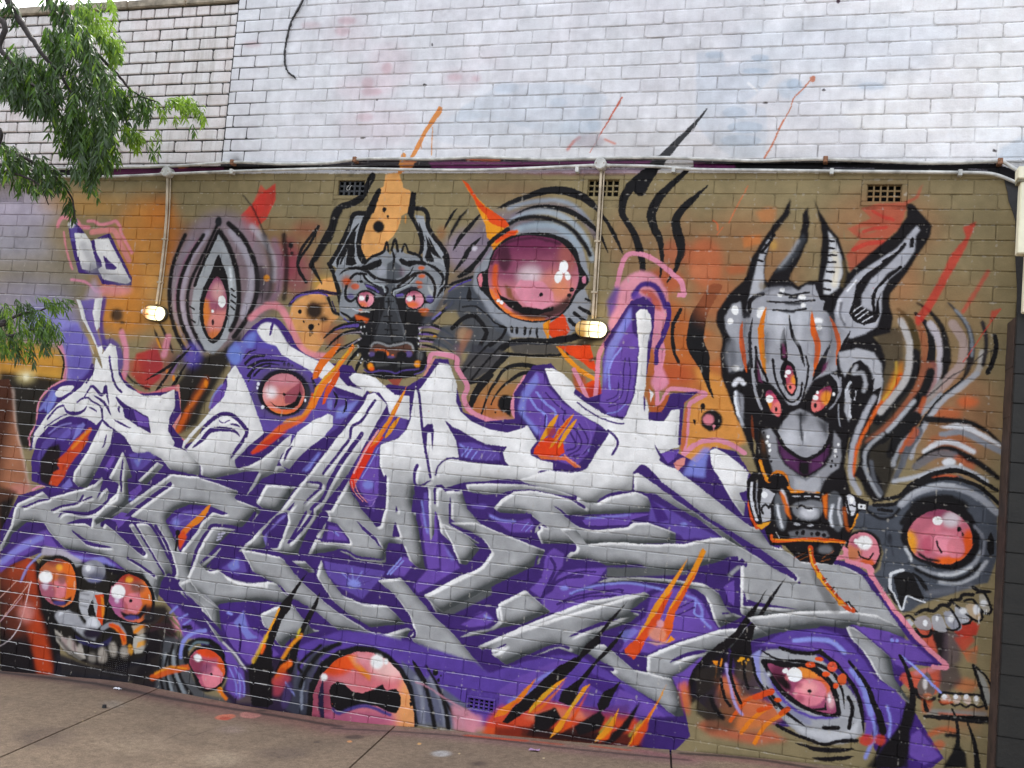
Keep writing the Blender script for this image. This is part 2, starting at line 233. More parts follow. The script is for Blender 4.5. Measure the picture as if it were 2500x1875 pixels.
MURAL = """
@Z
p e2e1e3 -400 -300 2600 -300 2600 372 -400 384
@O
e d9b9bd:120:22 150 220 160 160
e d8b4ba:70:28 420 440 150 160
e d6aeb5:60:26 250 600 200 90
e d8b4ba:60:26 900 540 130 70
e d8b4ba:80:22 330 850 260 130
e d8b4ba:90:18 1050 380 130 60
p c3ced8:14:45 1040 640 1180 570 1560 560 1740 570 1890 650 1850 760 1850 880 1560 920 1450 890 1080 790 850 830 900 730
p c3ced8:16:35 780 810 900 740 1200 800 1500 840 1850 830 1700 990 1100 1000 760 960 640 880
e bccad6:40:40 1700 860 130 60
p e9ebee:10:80 980 640 1060 560 1130 570 1060 640
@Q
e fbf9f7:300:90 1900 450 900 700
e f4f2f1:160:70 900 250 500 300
p bdcad6:14:42 0 350 180 350 200 450 480 370 530 500 400 640 320 700 470 730 480 880 460 1060 240 1060 100 960 0 850
e b4c4d2:24:50 640 600 90 70
e c0ccd8:40:35 1160 570 140 50
e d3dae2:120:45 1100 300 900 200
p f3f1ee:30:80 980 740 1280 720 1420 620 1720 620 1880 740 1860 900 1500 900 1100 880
p bfccd8:20:60 2050 1000 2200 920 2300 920 2300 1090 2030 1080
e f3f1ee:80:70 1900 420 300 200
@N
e cf9aa0:20:40 1700 300 60 20
e cf9aa0:20:35 2100 170 70 24
@O
e cf98a0:16:45 130 140 60 26
e cf98a0:16:40 100 210 50 30
e cf98a0:16:45 400 460 36 40
e cf98a0:16:40 270 560 40 40
e cf98a0:16:45 300 620 70 26
e cf98a0:16:40 860 520 50 24
e cf98a0:16:40 1000 530 30 20
e cf98a0:16:35 250 790 60 30
e b9c6d2:14:45 1200 590 90 40
e b9c6d2:14:45 1560 690 60 30
e b9c6d2:14:40 1750 760 70 36
e aebfce:10:45 1800 850 50 40
@Q
e a9bccd:8:55 400 480 90 20
e a9bccd:8:50 430 390 60 24
e a9bccd:8:45 120 370 60 24
e a9bccd:8:55 660 570 50 40
e a9bccd:8:50 330 860 120 40
e a9bccd:8:50 300 950 140 40
e a9bccd:8:45 260 760 80 40
e b4c5d4:8:45 1180 580 90 26
s f6f4f2:6:80 16 350 560 410 610
e 2e2626 860 610 14 7
e 3a3030 465 692 18 6
e 3a3030 2015 1018 16 7
@O
e 4a4038 236 930 18 7
e 2e2826 655 572 14 5
e 2e2826 332 674 7 6
e 2e2826 705 300 5 12
@Z
p 8a7b59 -400 376 2600 372 2600 1900 -400 1900
e a08f66:200:60 1400 420 500 60
e 8a7a58:160:50 2060 700 160 200
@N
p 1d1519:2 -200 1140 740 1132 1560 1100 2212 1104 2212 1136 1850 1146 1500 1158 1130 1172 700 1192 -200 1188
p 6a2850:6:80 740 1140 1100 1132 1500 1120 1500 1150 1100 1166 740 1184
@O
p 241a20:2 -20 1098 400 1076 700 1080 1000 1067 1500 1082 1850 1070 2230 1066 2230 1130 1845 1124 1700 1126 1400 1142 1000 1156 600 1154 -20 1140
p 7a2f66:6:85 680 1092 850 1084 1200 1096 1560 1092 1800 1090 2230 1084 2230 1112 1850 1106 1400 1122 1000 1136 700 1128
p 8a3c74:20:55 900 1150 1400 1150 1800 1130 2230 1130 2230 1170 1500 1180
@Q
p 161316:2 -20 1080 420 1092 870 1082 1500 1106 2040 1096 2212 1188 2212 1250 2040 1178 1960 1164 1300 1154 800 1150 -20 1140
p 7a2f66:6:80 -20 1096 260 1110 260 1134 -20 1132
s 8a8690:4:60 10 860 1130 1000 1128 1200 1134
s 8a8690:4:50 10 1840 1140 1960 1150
@A
e b9aebf:140:85 80 100 330 160
e a3a0ad:160:80 100 330 320 130
e 8d8374:120:85 250 560 330 130
e 6e6a62:90:80 330 640 240 50
e 9a93a5:110:70 150 720 330 150
e 8a8be0:110:60 330 850 200 120
e bd8c48:90:70 560 40 300 60
e c89040:60:60 650 90 160 30
e cf8736:110:80 960 330 190 330
e c67e34:100:72 820 560 180 160
e c8802e:80:90 820 780 220 160
e c9792e:80:85 1090 250 120 260
e a2763a:90:70 1090 800 140 120
e b98a48:90:60 1050 450 100 250
e 98804f:100:60 420 250 120 110
e c2a06a:60:60 620 1000 60 80
e 8a5a34:120:50 1750 420 260 260
e 9a5a30:90:55 1250 380 150 200
@C
e 8a5838:160:45 1900 700 420 420
e 7a4a34:120:40 600 250 400 90
@K
e 9a6038:200:55 300 600 420 420
e a5623a:160:40 1250 300 420 260
e 8f6a44:160:45 1600 900 380 300
@L
e 9a5a38:160:50 1750 500 300 400
@S
e a0603a:120:55 1800 900 260 500
@B
e 8a5a3a:120:45 450 900 260 300
e 7c5a48:120:40 1750 1000 300 300
@A
p c99432:50:90 0 1000 300 1000 420 1060 440 1200 420 1260 0 1240
p 1a1613:26:97 0 1170 180 1200 440 1240 330 1300 270 1380 230 1600 220 1700 0 1700
p c58a34:40:80 -60 1080 330 1040 420 1120 420 1180 -60 1180
e ffe9a0:50:90 175 1210 60 30
e fff6d0:20:95 175 1215 22 22
t 1a1613 14 375 1000 430 1100 420 1200 400 1260
@D
g 4a2616 a0684a 0 300 120 330 -40 -60 60 -70 85 0 110 250 150 420 200 660 150 720 -40 640
s d8c0b0:14:70 12 88 0 110 260 150 430 195 650
e c8807a:40:60 150 680 90 40
p 4a2216:20:92 -40 640 120 690 70 800 40 1000 -40 1040
p 140f10:20:95 0 760 100 720 60 900 0 1000
@R
p 140f10 0 240 240 250 360 400 420 1050 300 1100 0 1100
p b8401a:30:95 60 330 190 230 240 300 260 600 320 800 370 1050 250 1050 210 800 150 640 90 560
e 6a3020:80:80 120 560 110 220
e 8b3a20:90:60 60 300 120 140
s d8a89a:3:70 7 -10 520 110 400
s d8a89a:3:75 7 20 640 210 400
s c8a0a8:3:70 7 -10 680 100 560 150 500
s 8e96d8:6:80 14 140 400 190 300 280 210
s e0cfd0:3:70 8 -10 840 60 800 120 720 150 640 210 400
e d88a80:40:80 175 610 50 60
p 1a1416:20:90 0 830 140 780 220 900 250 1060 0 1010
@A
p c8302a:6:88 1720 30 1760 -20 1860 -90 1860 20 1800 150 1740 200 1725 280 1700 360 1640 200 1620 130 1660 90
p d03a30:6:70 1700 60 1760 -80 1800 -40 1780 100 1740 140
p b8453a:8:45 1600 170 1700 140 1760 200 1720 300 1690 380
p b02a28:10:90 920 1060 1060 1020 1100 1130 1080 1230 990 1310 930 1260 890 1200
p b5503a:20:70 860 1120 930 1080 960 1200 880 1220
e 9c3040:50:45 1080 1120 100 160
e 8a4056:70:60 2010 520 100 150
e 96402f:60:55 2080 220 110 60
e 8b3548:60:70 1950 420 70 150
s 241d1c:5:90 10 1640 -10 1720 100 1800 290
e 2a2624:40:75 1590 -210 40 60
e 8a7a84:60:90 1500 560 330 460
e 7d6a6e:60:80 1420 640 270 420
e 604a55:60:55 1800 650 90 160
s 8f828c:14:90 60 1300 300 1200 480 1170 640 1190 800 1240 950
s a9a0ae:14:90 42 1400 240 1290 420 1235 600 1225 740 1270 900 1330 1050
s 9a5878:16:60 34 1340 300 1250 450 1200 640 1200 760
s a9a3ad:16:85 50 1560 230 1660 380 1700 520 1680 680 1640 800
s b4aeb6:16:80 40 1700 200 1800 320 1850 430 1850 560
s 8a6a80:20:70 50 1850 300 1890 450 1880 620 1840 700
s b8882e:12:70 26 1180 860 1230 980 1290 1070
s b8882e:10:70 18 1220 880 1280 1000
s b8882e:10:70 20 1560 860 1580 800 1590 740
s 181415:7 30 1250 260 1180 420 1145 600 1150 760 1190 920 1260 1060
s 181415:7 30 1372 260 1270 430 1210 600 1205 760 1250 920 1330 1060
s 181415:6 24 1470 180 1380 380 1300 540 1268 660 1268 780 1300 900 1380 1040
s 181415:8 34 1540 180 1640 280 1710 420 1738 560 1725 690 1660 830 1580 950
s 1a1617:12:85 34 1915 260 1935 450 1920 690
s 2a2628:20:75 36 1780 260 1830 450 1825 620 1800 690
e 2a2528:30:75 1760 570 40 110
@A
p a0a3a6:4 1473 235 1420 340 1360 480 1310 620 1290 740 1310 890 1380 1030 1440 1070 1530 970 1590 830 1605 660 1580 480 1530 330
s 181415:3 22 1473 230 1420 350 1350 500 1315 600
s 181415:5 34 1480 230 1540 330 1590 470 1612 640 1600 800 1560 900
e 202024:6 1475 168 22 34
c 181415:3 1472 395 1420 520 1365 640 1345 770 1365 890 1420 985 1480 965 1530 850 1548 700 1535 560 1500 450
[ c 1462 540 1400 640 1372 760 1388 890 1425 955 1470 930 1510 850 1532 720 1512 610
p 8c4a66 1300 500 1600 500 1600 700 1300 700
e b06078:50:80 1460 700 80 120
p e08a80:30:95 1420 780 1560 760 1500 900 1430 960 1380 860
p e08030:14:90 1370 680 1410 700 1420 800 1390 900 1360 800
e d8783a:20:90 1450 940 50 40
e e6b0a8:30:70 1470 640 40 60
]
e h:3 1497 708 26 40
e h:3 1433 773 10 11
e 30181c:2 1437 848 9 20
s c8cdd0:10:80 26 1550 480 1560 620
s e8ecee:8:80 16 1552 490 1556 560
s 181415:3 10 1560 620 1580 640
s 181415:3 10 1560 660 1590 680
s 181415:3 10 1558 700 1590 724
s 181415:3 10 1556 740 1585 764
s 181415:3 10 1310 760 1280 740
s 181415:3 10 1318 850 1290 830
s 181415:3 10 1330 930 1310 920
p 181415:22:96 1640 910 1500 1040 1400 1070 1330 1070 1300 1120 1180 1280 1200 1480 1215 1600 1330 1540 1380 1400 1530 1150 1610 1040
e 2a2030:50:70 1250 1120 110 80
e 5a4ab0:40:70 1300 1070 60 80
s 7a5aa0:10:60 20 1210 1080 1160 1200
s 7a3a1a:16:95 56 1390 1240 1330 1340 1270 1450 1215 1570
s c8641e:12:85 26 1390 1250 1330 1350 1260 1450
s d05a14:10:90 34 1260 1460 1200 1580
e e08018:5 1390 1265 14 26
e e08018:5 1170 1225 9 22
e e08018:5 1125 1180 5 14
t 181415 22 1290 1010 1180 1120 980 1240
t 181415 20 1230 1060 1120 1220 1005 1380
t 181415 22 1270 1110 1160 1290 1045 1480
t 1a1616:4 20 1040 890 1070 980 1110 1080
t 1a1616:4 22 1070 840 1130 960 1170 1060
t c8882e:6 16 1050 950 1080 1010 1100 1050
s 181415:6 12 840 1180 900 1250 1010 1300
e 24201c:20:90 790 800 45 45
e 181415:8:90 825 850 16 12
e 181415:8:90 812 896 8 10
e k:5 1962 328 19 20
e k:4 1971 382 12 12
s k 4 1962 340 1962 365
s 1c1617:3 20 2150 200 2040 350 2010 440 2020 500 2065 580
s 1c1617:3 30 2260 150 2180 300 2110 440 2100 470
v 1c1617:3 34 8 2100 460 2130 520 2175 590
e d88a1e:6:90 1800 550 22 22
@B
e c99a3c:60:85 700 1080 100 60
p e2a25e:8:95 690 1040 770 1020 820 1100 830 1180 640 1200 560 1190 640 1110
@M
p d99a5a:8:95 60 620 200 540 400 530 450 620 500 740 560 770 480 840 420 960 400 1040 300 1180 220 1190 90 1010 20 800
e 181415:34:97 300 700 90 95
e 181415:24:95 400 790 50 35
e k:3 143 712 21 24
e k:4 265 880 34 36
s k 7 250 900 250 980
s k 7 265 900 265 970
s k 7 281 900 281 955
e k:3 181 822 11 14
e k:3 346 848 9 12
e k:6:70 486 826 14 8
s 44241c:8:70 18 230 640 340 630 460 620
s 2c1d38:4 34 30 640 120 540 250 500 380 490 470 510 540 520
s 5a449c:4 18 50 610 130 545 250 515 380 515 440 540
s k 26 450 560 480 660 510 720 560 740
s 241c40 14 490 600 520 690 530 710
e a05538:70:60 480 950 130 120
e 93513f:60:60 540 1050 90 90
@B
p e3a45f:4 1260 90 1380 80 1410 180 1420 220 1480 240 1490 280 1470 430 1400 470 1390 540 1330 650 1280 700 1270 760 1160 820 1090 860 1040 780 1030 660 1060 590 1120 490 1170 380 1200 230 1240 200
s e39038:4 44 1390 70 1420 -80
e k:6 1197 566 52 54
e k:3 1250 411 19 20
s k 5 1252 425 1254 442
e k:3 1279 473 11 13
s k 5 1280 478 1280 495
s e3943a:3:80 12 1440 470 1440 530
s 181617:4 62 1140 110 1080 230 1030 310 940 360 850 390 820 450
v 181617:6 90 60 830 420 800 480 770 620 750 680
s 181617:6 56 760 620 700 740 620 860
s 181617:4 40 630 830 600 880 590 910
v 181617:4 40 8 595 900 630 980 685 1080
s 181617:4 24 650 570 580 720 500 830 470 900
v 181617:4 26 8 470 890 480 980 540 1070
@C
e 8b7d90:80:80 250 780 230 190
e 7a6c7c:80:75 600 620 320 200
e 5b5e66:80:80 330 1150 280 160
@B
p 9fa2a6 860 960 790 920 760 910 850 740 900 600 960 470 1030 430 1090 460 1080 500 1040 620 1010 740 1020 800 1080 900 1040 940
p 9fa2a6 1520 460 1600 470 1640 620 1760 760 1820 820 1820 920 1760 1000 1600 900 1590 780 1600 680
s 181617 42 760 900 850 740 930 570 960 470 1000 445 1090 440 1130 370 1170 290 1200 240
s 181617 56 1100 460 1060 540 1030 640 1010 740 1040 840 1070 890
s 181617 40 750 900 790 980 820 1080 840 1180 860 1280
p 181617 1180 240 1220 230 1180 370 1150 440 1090 470 1090 400 1150 300
s 181617 34 1500 270 1505 340 1480 420 1490 470 1540 560 1580 680 1580 780 1570 800
p 181617 1485 260 1530 260 1530 350 1510 480 1455 450 1470 360
s 181617 40 1500 400 1600 410 1635 470 1640 560 1680 640 1760 740 1810 830 1815 930
s 181617 22 1810 820 1815 1000 1790 1120 1750 1200
t 181617 30 1060 500 970 600 920 720 880 830 830 960
t 181617 34 930 650 890 760 850 830 830 880 830 970
p 181617 960 590 1000 620 980 740 980 850 1000 900 930 930 900 910 910 800
s 9fa2a6 14 1040 500 1000 620 985 760 1010 880
t 181617 34 1560 530 1600 650 1680 790 1740 850
p 181617 1640 740 1680 830 1700 890 1640 890 1610 840
s 9fa2a6 12 1560 500 1600 620 1620 740 1590 870
t 181617 22 1640 660 1700 780 1760 860
@M
p 8b8e92 840 190 1000 80 1060 30 1120 100 1160 20 1190 60 1230 20 1270 80 1400 110 1500 170 1640 180 1720 230 1700 520 1600 700 1560 800 1480 840 1440 900 1380 1200 900 1200 900 860 730 830 560 700 590 480 520 300 560 200 740 220
p 53565a:8 1080 200 1150 150 1240 220 1250 340 1180 360 1170 480 1200 640 1260 900 1300 1020 900 1040 960 860 1020 640 1060 480 1080 360
e 9d9fa6:20 1020 270 50 60
e 6a4a5a:24:60 1250 280 30 50
e 9c5a3a:30:70 650 390 60 70
s 181617 30 840 190 920 120 1040 70 1060 20
s 181617 22 1050 60 1080 -40 1100 60
s 181617 26 1130 50 1170 -70 1200 60
s 181617 22 1240 60 1275 -20 1310 70
t 181617 26 1140 40 1160 140 1142 250
s 181617 30 1320 70 1430 110 1460 160
s 181617 34 1700 120 1730 260 1720 420
s 181617 40 830 230 910 240 1000 180 1000 160
p 181617 840 210 990 150 1030 180 1010 220 880 260 940 320 980 350 950 370 880 300 760 250
p 181617 1210 150 1240 130 1290 160 1480 160 1520 190 1500 210 1400 200 1330 230 1240 200
t 181617 34 900 280 980 350 1120 380 1220 380 1320 310 1370 230
t 181617 34 570 320 640 260 760 240 900 280
s 181617 26 860 310 760 300 690 350 650 430 630 530 680 600 760 560
t 181617 34 1480 180 1600 240 1690 340 1650 450
s 1c1614 30 1200 440 1300 360 1400 300 1490 290 1570 360 1600 480 1570 600 1500 610
t 181617 30 1720 400 1660 500 1620 560
p c8c8c0:8:60 1520 420 1580 500 1570 580 1540 500
p 2a2830 830 400 900 420 1060 460 1080 520 1040 540 960 510 870 470
s 181617 22 830 320 880 380 980 430 1080 450 1090 500 1050 545
s aab0b2 16 860 330 920 390 1010 425 1050 440 1060 500
s 5a4a8a:4 24 860 430 940 460 990 500
s 181617 22 1400 320 1330 400 1250 450 1160 470 1140 520 1180 560
p 2a2830 1180 520 1250 480 1350 440 1440 460 1340 500 1230 545
s aab0b2 16 1390 350 1320 420 1220 470 1160 490 1160 540
s 6a58a8:4 28 1190 540 1250 530
p 1c1a1b:14 940 560 1060 540 1060 700 1020 880 960 1000 900 1200 800 1180 760 1060 860 960 700 840 640 820 780 720 900 690
p 1c1a1b:14 1170 560 1290 560 1300 680 1480 700 1600 700 1560 820 1440 870 1400 1000 1420 1150 1300 1150 1280 960 1210 760
p 1a181a:8 700 830 980 830 940 1010 1300 1020 1400 900 1430 1180 1500 1150 1520 1280 1450 1380 1250 1440 1100 1440 900 1400 820 1300 860 1100
p 3c3d40:14 1050 700 1180 700 1280 1010 1120 1050 940 1010
s 161414:6 22 1100 560 1110 780 1140 1030
s 161414:3 12 1070 605 1150 605
s 161414:3 12 1060 690 1150 690
s 161414:3 12 1050 765 1140 760
s 161414:3 12 1050 825 1160 830
s 161414:3 12 1060 905 1200 910
s 161414:3 12 1060 965 1190 965
t 9a9a9a 7 1110 650 1095 720 1100 760
s 2c2c2e:4 14 1000 620 1000 780 960 900
s 6a6a70:3:70 6 1190 640 1230 800 1280 950
p d05a1e:6:90 730 740 800 760 890 790 870 830 760 820
e d8601e:6:90 800 700 22 16
e c8501c:8:85 740 440 46 34
e c8501c:8:80 650 385 40 34
e d8601e:6:90 1455 240 36 22
e d8601e:6:90 1460 330 38 22
e d8601e:6:85 1430 400 40 18
e c85a2a:8:85 1440 445 30 16
e d8601e:10:90 1480 700 60 24
e a05a1e:12:80 1520 740 70 24
e 5a4a86:10:80 690 545 40 30
e 5a4a90:8:80 1545 575 40 40
e 181617:3 805 385 22 16
e 181617:3 765 390 9 9
s c8ccd0:4 10 690 660 760 700 900 720
s b9b4a6:4 9 800 720 950 690
s 181617 22 580 720 660 760 760 840
s 888a96:3 22 570 730 640 790
s 54489a:3 16 620 790 700 840
s 181617 34 1700 620 1780 540 1790 620 1720 680 1640 760 1560 830
s 5a48a0 18 1790 590 1760 650 1720 670
s 7a72b8:2 22 1580 790 1660 720
s 181617 18 1750 560 1790 560 1800 640
s 181617 30 1740 440 1840 390 2000 340
s 4c3c96 14 1750 490 1850 420 1990 370
e 161414 855 580 108 104
[ e 855 580 88 82
p d87f98 700 400 1000 400 1000 700 700 700
e ec9ca8:24 890 560 50 60
e e87a50:24 820 640 60 36
e 8c3a50:16:80 855 500 80 26
]
e h:4 810 570 30 30
p 161414:2 856 530 880 525 886 570 862 615 846 590
s f0b0b0:2:80 6 935 560 920 630 880 660
e 161414 1380 585 116 110
[ e 1380 585 98 96
p d87f98 1200 400 1500 400 1500 700 1200 700
e ec9ca8:24 1430 560 50 70
e e8703a:24 1350 640 80 40
e 8c3a50:16:80 1390 500 90 22
]
e h:4 1325 570 34 32
p 161414:2 1362 540 1384 528 1394 570 1384 606 1364 580
s 161414:3 30 900 1130 930 1060 1000 1050 1110 1090 1200 1070 1300 1050 1380 1080 1390 1150
p 5a3c30:6 900 1090 1000 1060 1120 1100 1200 1085 1320 1060 1370 1100 1370 1160 1320 1190 1250 1130 1190 1150 1180 1210 1100 1200 1060 1150 980 1130 930 1190 890 1150
s a0a0a0:6 18 910 1090 950 1050 1010 1050 1110 1080 1200 1066 1290 1050 1350 1070 1370 1130
s c05a28:4:80 20 960 1120 1060 1130 1100 1160
e e06a20:3 1098 1168 14 22
e e06a20:3 1145 1186 14 18
e 5a4a80:6 920 1170 34 28
e 5a4a80:6 1320 1170 34 32
e 5a4a78:6 1130 1200 40 14
e 161414:4 1000 1180 50 34
e 161414:4 1250 1180 46 34
p 4a4a48:14:80 960 1260 1090 1270 1120 1290 960 1310
p 4a4a48:14:80 1200 1280 1380 1260 1380 1300 1200 1310
s 161414:3 20 1140 1260 1160 1330 1190 1260
e e8901c:8 905 1300 34 36
e e05a18:6 920 1330 26 22
e e8901c:6 1420 1272 44 38
s 4a3a78:4 18 840 1340 900 1370 1010 1350 1120 1360 1180 1380 1250 1350 1330 1340 1450 1330
s 161414:3 26 830 1380 950 1400 1080 1430 1180 1400 1290 1400 1390 1400
p 161414:6 1430 1130 1510 1130 1530 1260 1500 1340 1420 1390 1440 1280
e 6a6a6a:20:70 1440 1180 30 50
s 5a4a86:4 14 1380 1390 1480 1350 1510 1290
p 9a4838 1090 1440 1180 1440 1250 1430 1190 1540
v 181617 60 8 1420 880 1560 860 1700 910 1840 1015
v 8a7090 26 4 1430 885 1560 880 1680 920 1780 970
v 181617 50 8 1420 950 1560 950 1720 1010 1830 1085
v 6a508c 22 4 1430 955 1560 965 1700 1010 1790 1050
v 181617 50 8 1430 1020 1560 1020 1700 1080 1800 1165
v 8a7090 20 4 1440 1025 1560 1040 1700 1090
v c89030 26 6 1590 980 1700 1020 1790 1090
v 181617 44 8 1430 1080 1560 1090 1700 1150
v 8a6a70 18 4 1440 1085 1550 1100
e c8c8c8:3 1435 890 12 12
e c8c8c8:3 1440 940 10 14
e c8c8c8:3 1430 1000 12 14
e c8c8c8:3 1425 1060 8 14
v 181617 90 10 800 850 660 860 520 900 400 1000
v 5a4690 40 6 760 860 640 870 520 910
v 181617 60 10 840 930 690 930 560 980 420 1120
v 8a8088 24 4 800 930 660 945 580 980
v 181617 60 10 850 1000 700 1060 580 1120 490 1200
v 8a8088 22 4 800 1000 700 1060 620 1100
v 181617 60 10 850 1090 760 1150 680 1240 620 1350
v 181617 60 10 860 1150 800 1240 750 1340 740 1455
e d0d0d0:2 800 880 9 14
e d0d0d0:2 840 875 8 12
e c0c0c0:2 820 945 10 12
e c0c0c0:2 860 945 8 10
e c0c0c0:2 780 1015 12 10
e c0c0c0:2 770 1090 9 14
e d0d0d0:2 815 1225 9 11
e d0d0d0:2 800 1262 9 9
e d0d0d0:2 770 1175 6 16
@C
p 8f9298:10 290 960 360 880 450 760 560 640 680 560 900 530 1100 570 1230 690 1290 860 1330 1040 1280 1120 1340 1260 1300 1400 1150 1540 900 1570 620 1560 480 1500 400 1360 340 1200 270 1130
s 4a4c54:24:70 80 -150 1450 -60 1300 60 1200 250 1200 380 1330
p 44484f:16:92 60 1140 260 1080 400 1330 560 1460 640 1600 480 1700 180 1700 -100 1640 0 1460 180 1440 120 1320 20 1330
e b08a66:30:80 190 1540 60 70
s a06a50:14:70 60 240 1520 180 1640 150 1700
p 181617:3 480 405 600 330 760 270 900 215 1040 200 1160 210 1290 270 1360 330 1440 440 1560 620 1620 780 1626 830 1560 700 1470 540 1380 420 1250 330 1120 285 980 265 820 300 660 350 540 400
s 93a0b0:20:75 40 600 400 760 350 960 330 1120 350 1240 430 1340 560
s 766a78:24:75 50 640 470 800 400 1000 380 1160 420 1290 520 1390 660
t 181617:4 46 660 450 820 390 980 390 1150 430 1320 540 1420 640 1490 800
s a4b0ba:18:85 50 620 520 760 450 900 430 1050 460 1180 540 1290 680 1350 860
s 5f7080:20:70 30 700 560 850 520 1000 520
s 181617:8 40 560 560 720 490 870 480 1020 510 1150 580 1260 700 1330 820
s 9aa8b2:18:85 50 660 590 800 560 1000 560 1140 640 1230 760
s 181617 20 150 1020 260 960 330 840 420 740 470 690 570 590
t 181617:4 44 350 660 260 750 190 860 105 970
t 181617:4 40 440 700 350 830 270 920 130 1020
t 181617:4 26 130 400 60 500 10 600
t 181617:6 30 235 400 130 530 50 690
t 181617:3 40 355 440 230 580 150 680 95 780
e d0c8d0:8:80 290 760 24 24
e 93603a:30:70 -10 620 40 60
p e8961e 180 150 280 320 390 560 400 660 430 690 480 620 540 590 600 560 570 510 480 450 380 370 300 290 230 180
p de4a16 175 140 235 180 310 310 390 390 470 440 560 500 600 550 560 580 480 560 420 520 400 470 320 390 250 260
p e8961e 400 500 480 560 560 585 470 690 420 680 390 580
p e8901e:6 480 680 640 600 690 600 650 680 560 730 470 790 440 740
p de4a16:6 470 680 560 610 680 590 660 640 560 680 480 720
s 181617:4 40 420 720 500 650 590 590
c 181617 310 1030 340 970 400 950 450 800 560 680 700 630 900 620 1080 660 1200 760 1250 920 1320 1040 1300 1090 1220 1160 1140 1290 1030 1390 840 1430 640 1390 500 1300 420 1210 340 1130
c P:3 320 1030 335 990 355 985 362 1060 350 1110 330 1090
e d07f98:3 1277 1045 22 34
[ c 410 1000 430 900 480 780 560 710 700 650 860 650 1040 690 1150 790 1215 920 1220 1060 1170 1190 1090 1320 950 1400 780 1410 620 1370 500 1270 430 1160
g 6f2a4c d07f88 800 700 820 1250 300 600 1300 600 1300 1450 300 1450
e 8c4462:50:70 700 960 260 110
e 3a1826:24:80 560 850 60 120
e a25a4a:60:70 1130 850 90 150
e e6d0d4:70:85 790 1010 110 90
e d98878:80:80 1000 1070 130 110
e de8a62:60:80 1070 1130 90 110
s de5a20:16:95 50 480 930 470 1060 500 1180 540 1260
s e87a24:14:95 60 430 1150 500 1280 620 1360 740 1400 900 1400
p 7a4a1e:14:90 560 1080 620 1120 640 1200 700 1260 580 1200
p 241a12:24:92 560 1200 700 1290 900 1310 1060 1250 1180 1150 1140 1320 960 1400 780 1400 640 1340
p e08ea0:12:95 640 1130 700 1040 900 1060 1000 1160 1000 1260 900 1310 760 1280 690 1210
p 141010:4 480 1110 520 1180 600 1220 680 1240 720 1290 780 1290 900 1310 1000 1280 1000 1320 860 1360 720 1350 600 1290 520 1210
s 401a2c:10:80 24 440 900 520 760 640 690 860 670 1060 720
]
s b06a80:3:80 7 1215 930 1222 1060 1170 1180
e h:2 1090 930 42 58 12
e h:2 1045 1020 36 56 15
e h:3 1128 1010 26 40 -10
e 181416 889 1180 18 18
e 181416:2 1165 1130 22 22
e 181416:2 1142 1180 20 18
e h:3 505 1230 18 16
e h:3 535 1248 16 20
s 181617:3 20 1250 1300 1320 1330
s 181617:4 26 1230 1290 1290 1330 1330 1350
s 181617:4 30 1190 1340 1260 1400 1300 1420
s 181617:4 20 1290 1215 1330 1235
s 181617:4 34 1140 1400 1190 1450
s 181617:3 26 620 1470 625 1510
s 181617:3 26 670 1480 670 1520
s 181617:3 26 745 1480 740 1530
s 181617:3 22 800 1490 790 1530
s 181617:3 20 850 1490 855 1560
p e8901e:3 905 1440 970 1400 960 1560 940 1570 910 1500
p de4418:3 960 1440 1080 1350 1110 1380 1150 1500 1120 1540 1000 1570 960 1530
s 181617:5 60 1400 1500 1260 1540 1100 1580 900 1600 700 1600 600 1620 540 1659
s 181617:3 26 520 1460 570 1480 530 1560 430 1640
s 181617:4 40 90 1480 190 1390 290 1370 380 1480 390 1540 330 1659
s 181617:4 12 180 1290 290 1280 370 1330 480 1430 560 1470
p 181617:2 240 1100 262 1160 262 1230 230 1240 214 1200
s 2c2420:24:85 90 1450 1520 1330 1580 1240 1640
@G
p 8f7f5e:30:70 300 110 700 60 1200 80 1230 150 1100 130 950 150 800 150 600 400 300 440 330 350
e a9703c:60:80 650 480 300 180
e b5683a:50:70 520 560 200 120
p 3c3c42:16:92 380 -40 720 40 540 210 380 300 300 320 240 220 320 100
p 3c3c42:16:80 700 -40 1300 -40 1300 40 1050 60 760 50
s 6a5460:16:60 60 240 -10 260 130
s 181617:3 20 560 -60 430 60 290 220
s 181617:3 20 650 -30 480 150 350 310
s 181617:4 30 660 60 560 190 440 290 350 310
s 181617:3 24 700 50 900 65 1100 65 1250 45 1420 0
v 181617:3 50 14 700 60 560 200 460 300 380 420 350 540
v 181617:3 30 60 560 240 430 390 390 460 355 540
v 181617:3 44 14 940 170 840 150 740 160 660 200 600 290 530 400 460 600
v 181617:3 40 10 920 220 820 230 720 290 640 360 580 440 550 510
e 141213:6 680 500 70 82
p 141213:12 640 520 740 530 730 620 690 600
e 181415 588 578 9 9
e 181415 446 634 10 10
p de4416:3 1150 -20 1440 -30 1500 200 1530 300 1540 470 1530 530 1400 470 1380 330 1540 250
p e8901e:3 1130 -20 1180 0 1330 160 1500 270 1490 300 1340 220 1220 110
p b4522a:16:85 1280 220 1400 260 1420 420 1360 440 1300 380
e b03020:20:85 1480 420 80 90
s 3a3026:12:80 30 1440 110 1520 80
@J
e b4602c:110:92 800 500 330 420
e c0682e:90:85 1150 700 240 330
e b5502c:80:80 900 800 180 120
p d78f42:40:95 1080 720 1380 820 1560 1400 1300 1500 1020 1659 880 1659 980 1450 1010 1100 1180 960
e 9a7650:40:60 1250 560 90 120
e b8342a:24:80 750 80 60 90
e a5602c:30:80 660 1000 60 200
@C
e b4583a:50:60 2100 800 140 120
e c0532e:60:70 2000 1060 180 120
e 8a7b59:40:70 1850 400 260 200
v 181617:2 40 100 1960 -60 1840 60 1780 120 1690 210
v 181617:2 90 50 1700 200 1640 290 1620 370 1620 440 1660 520
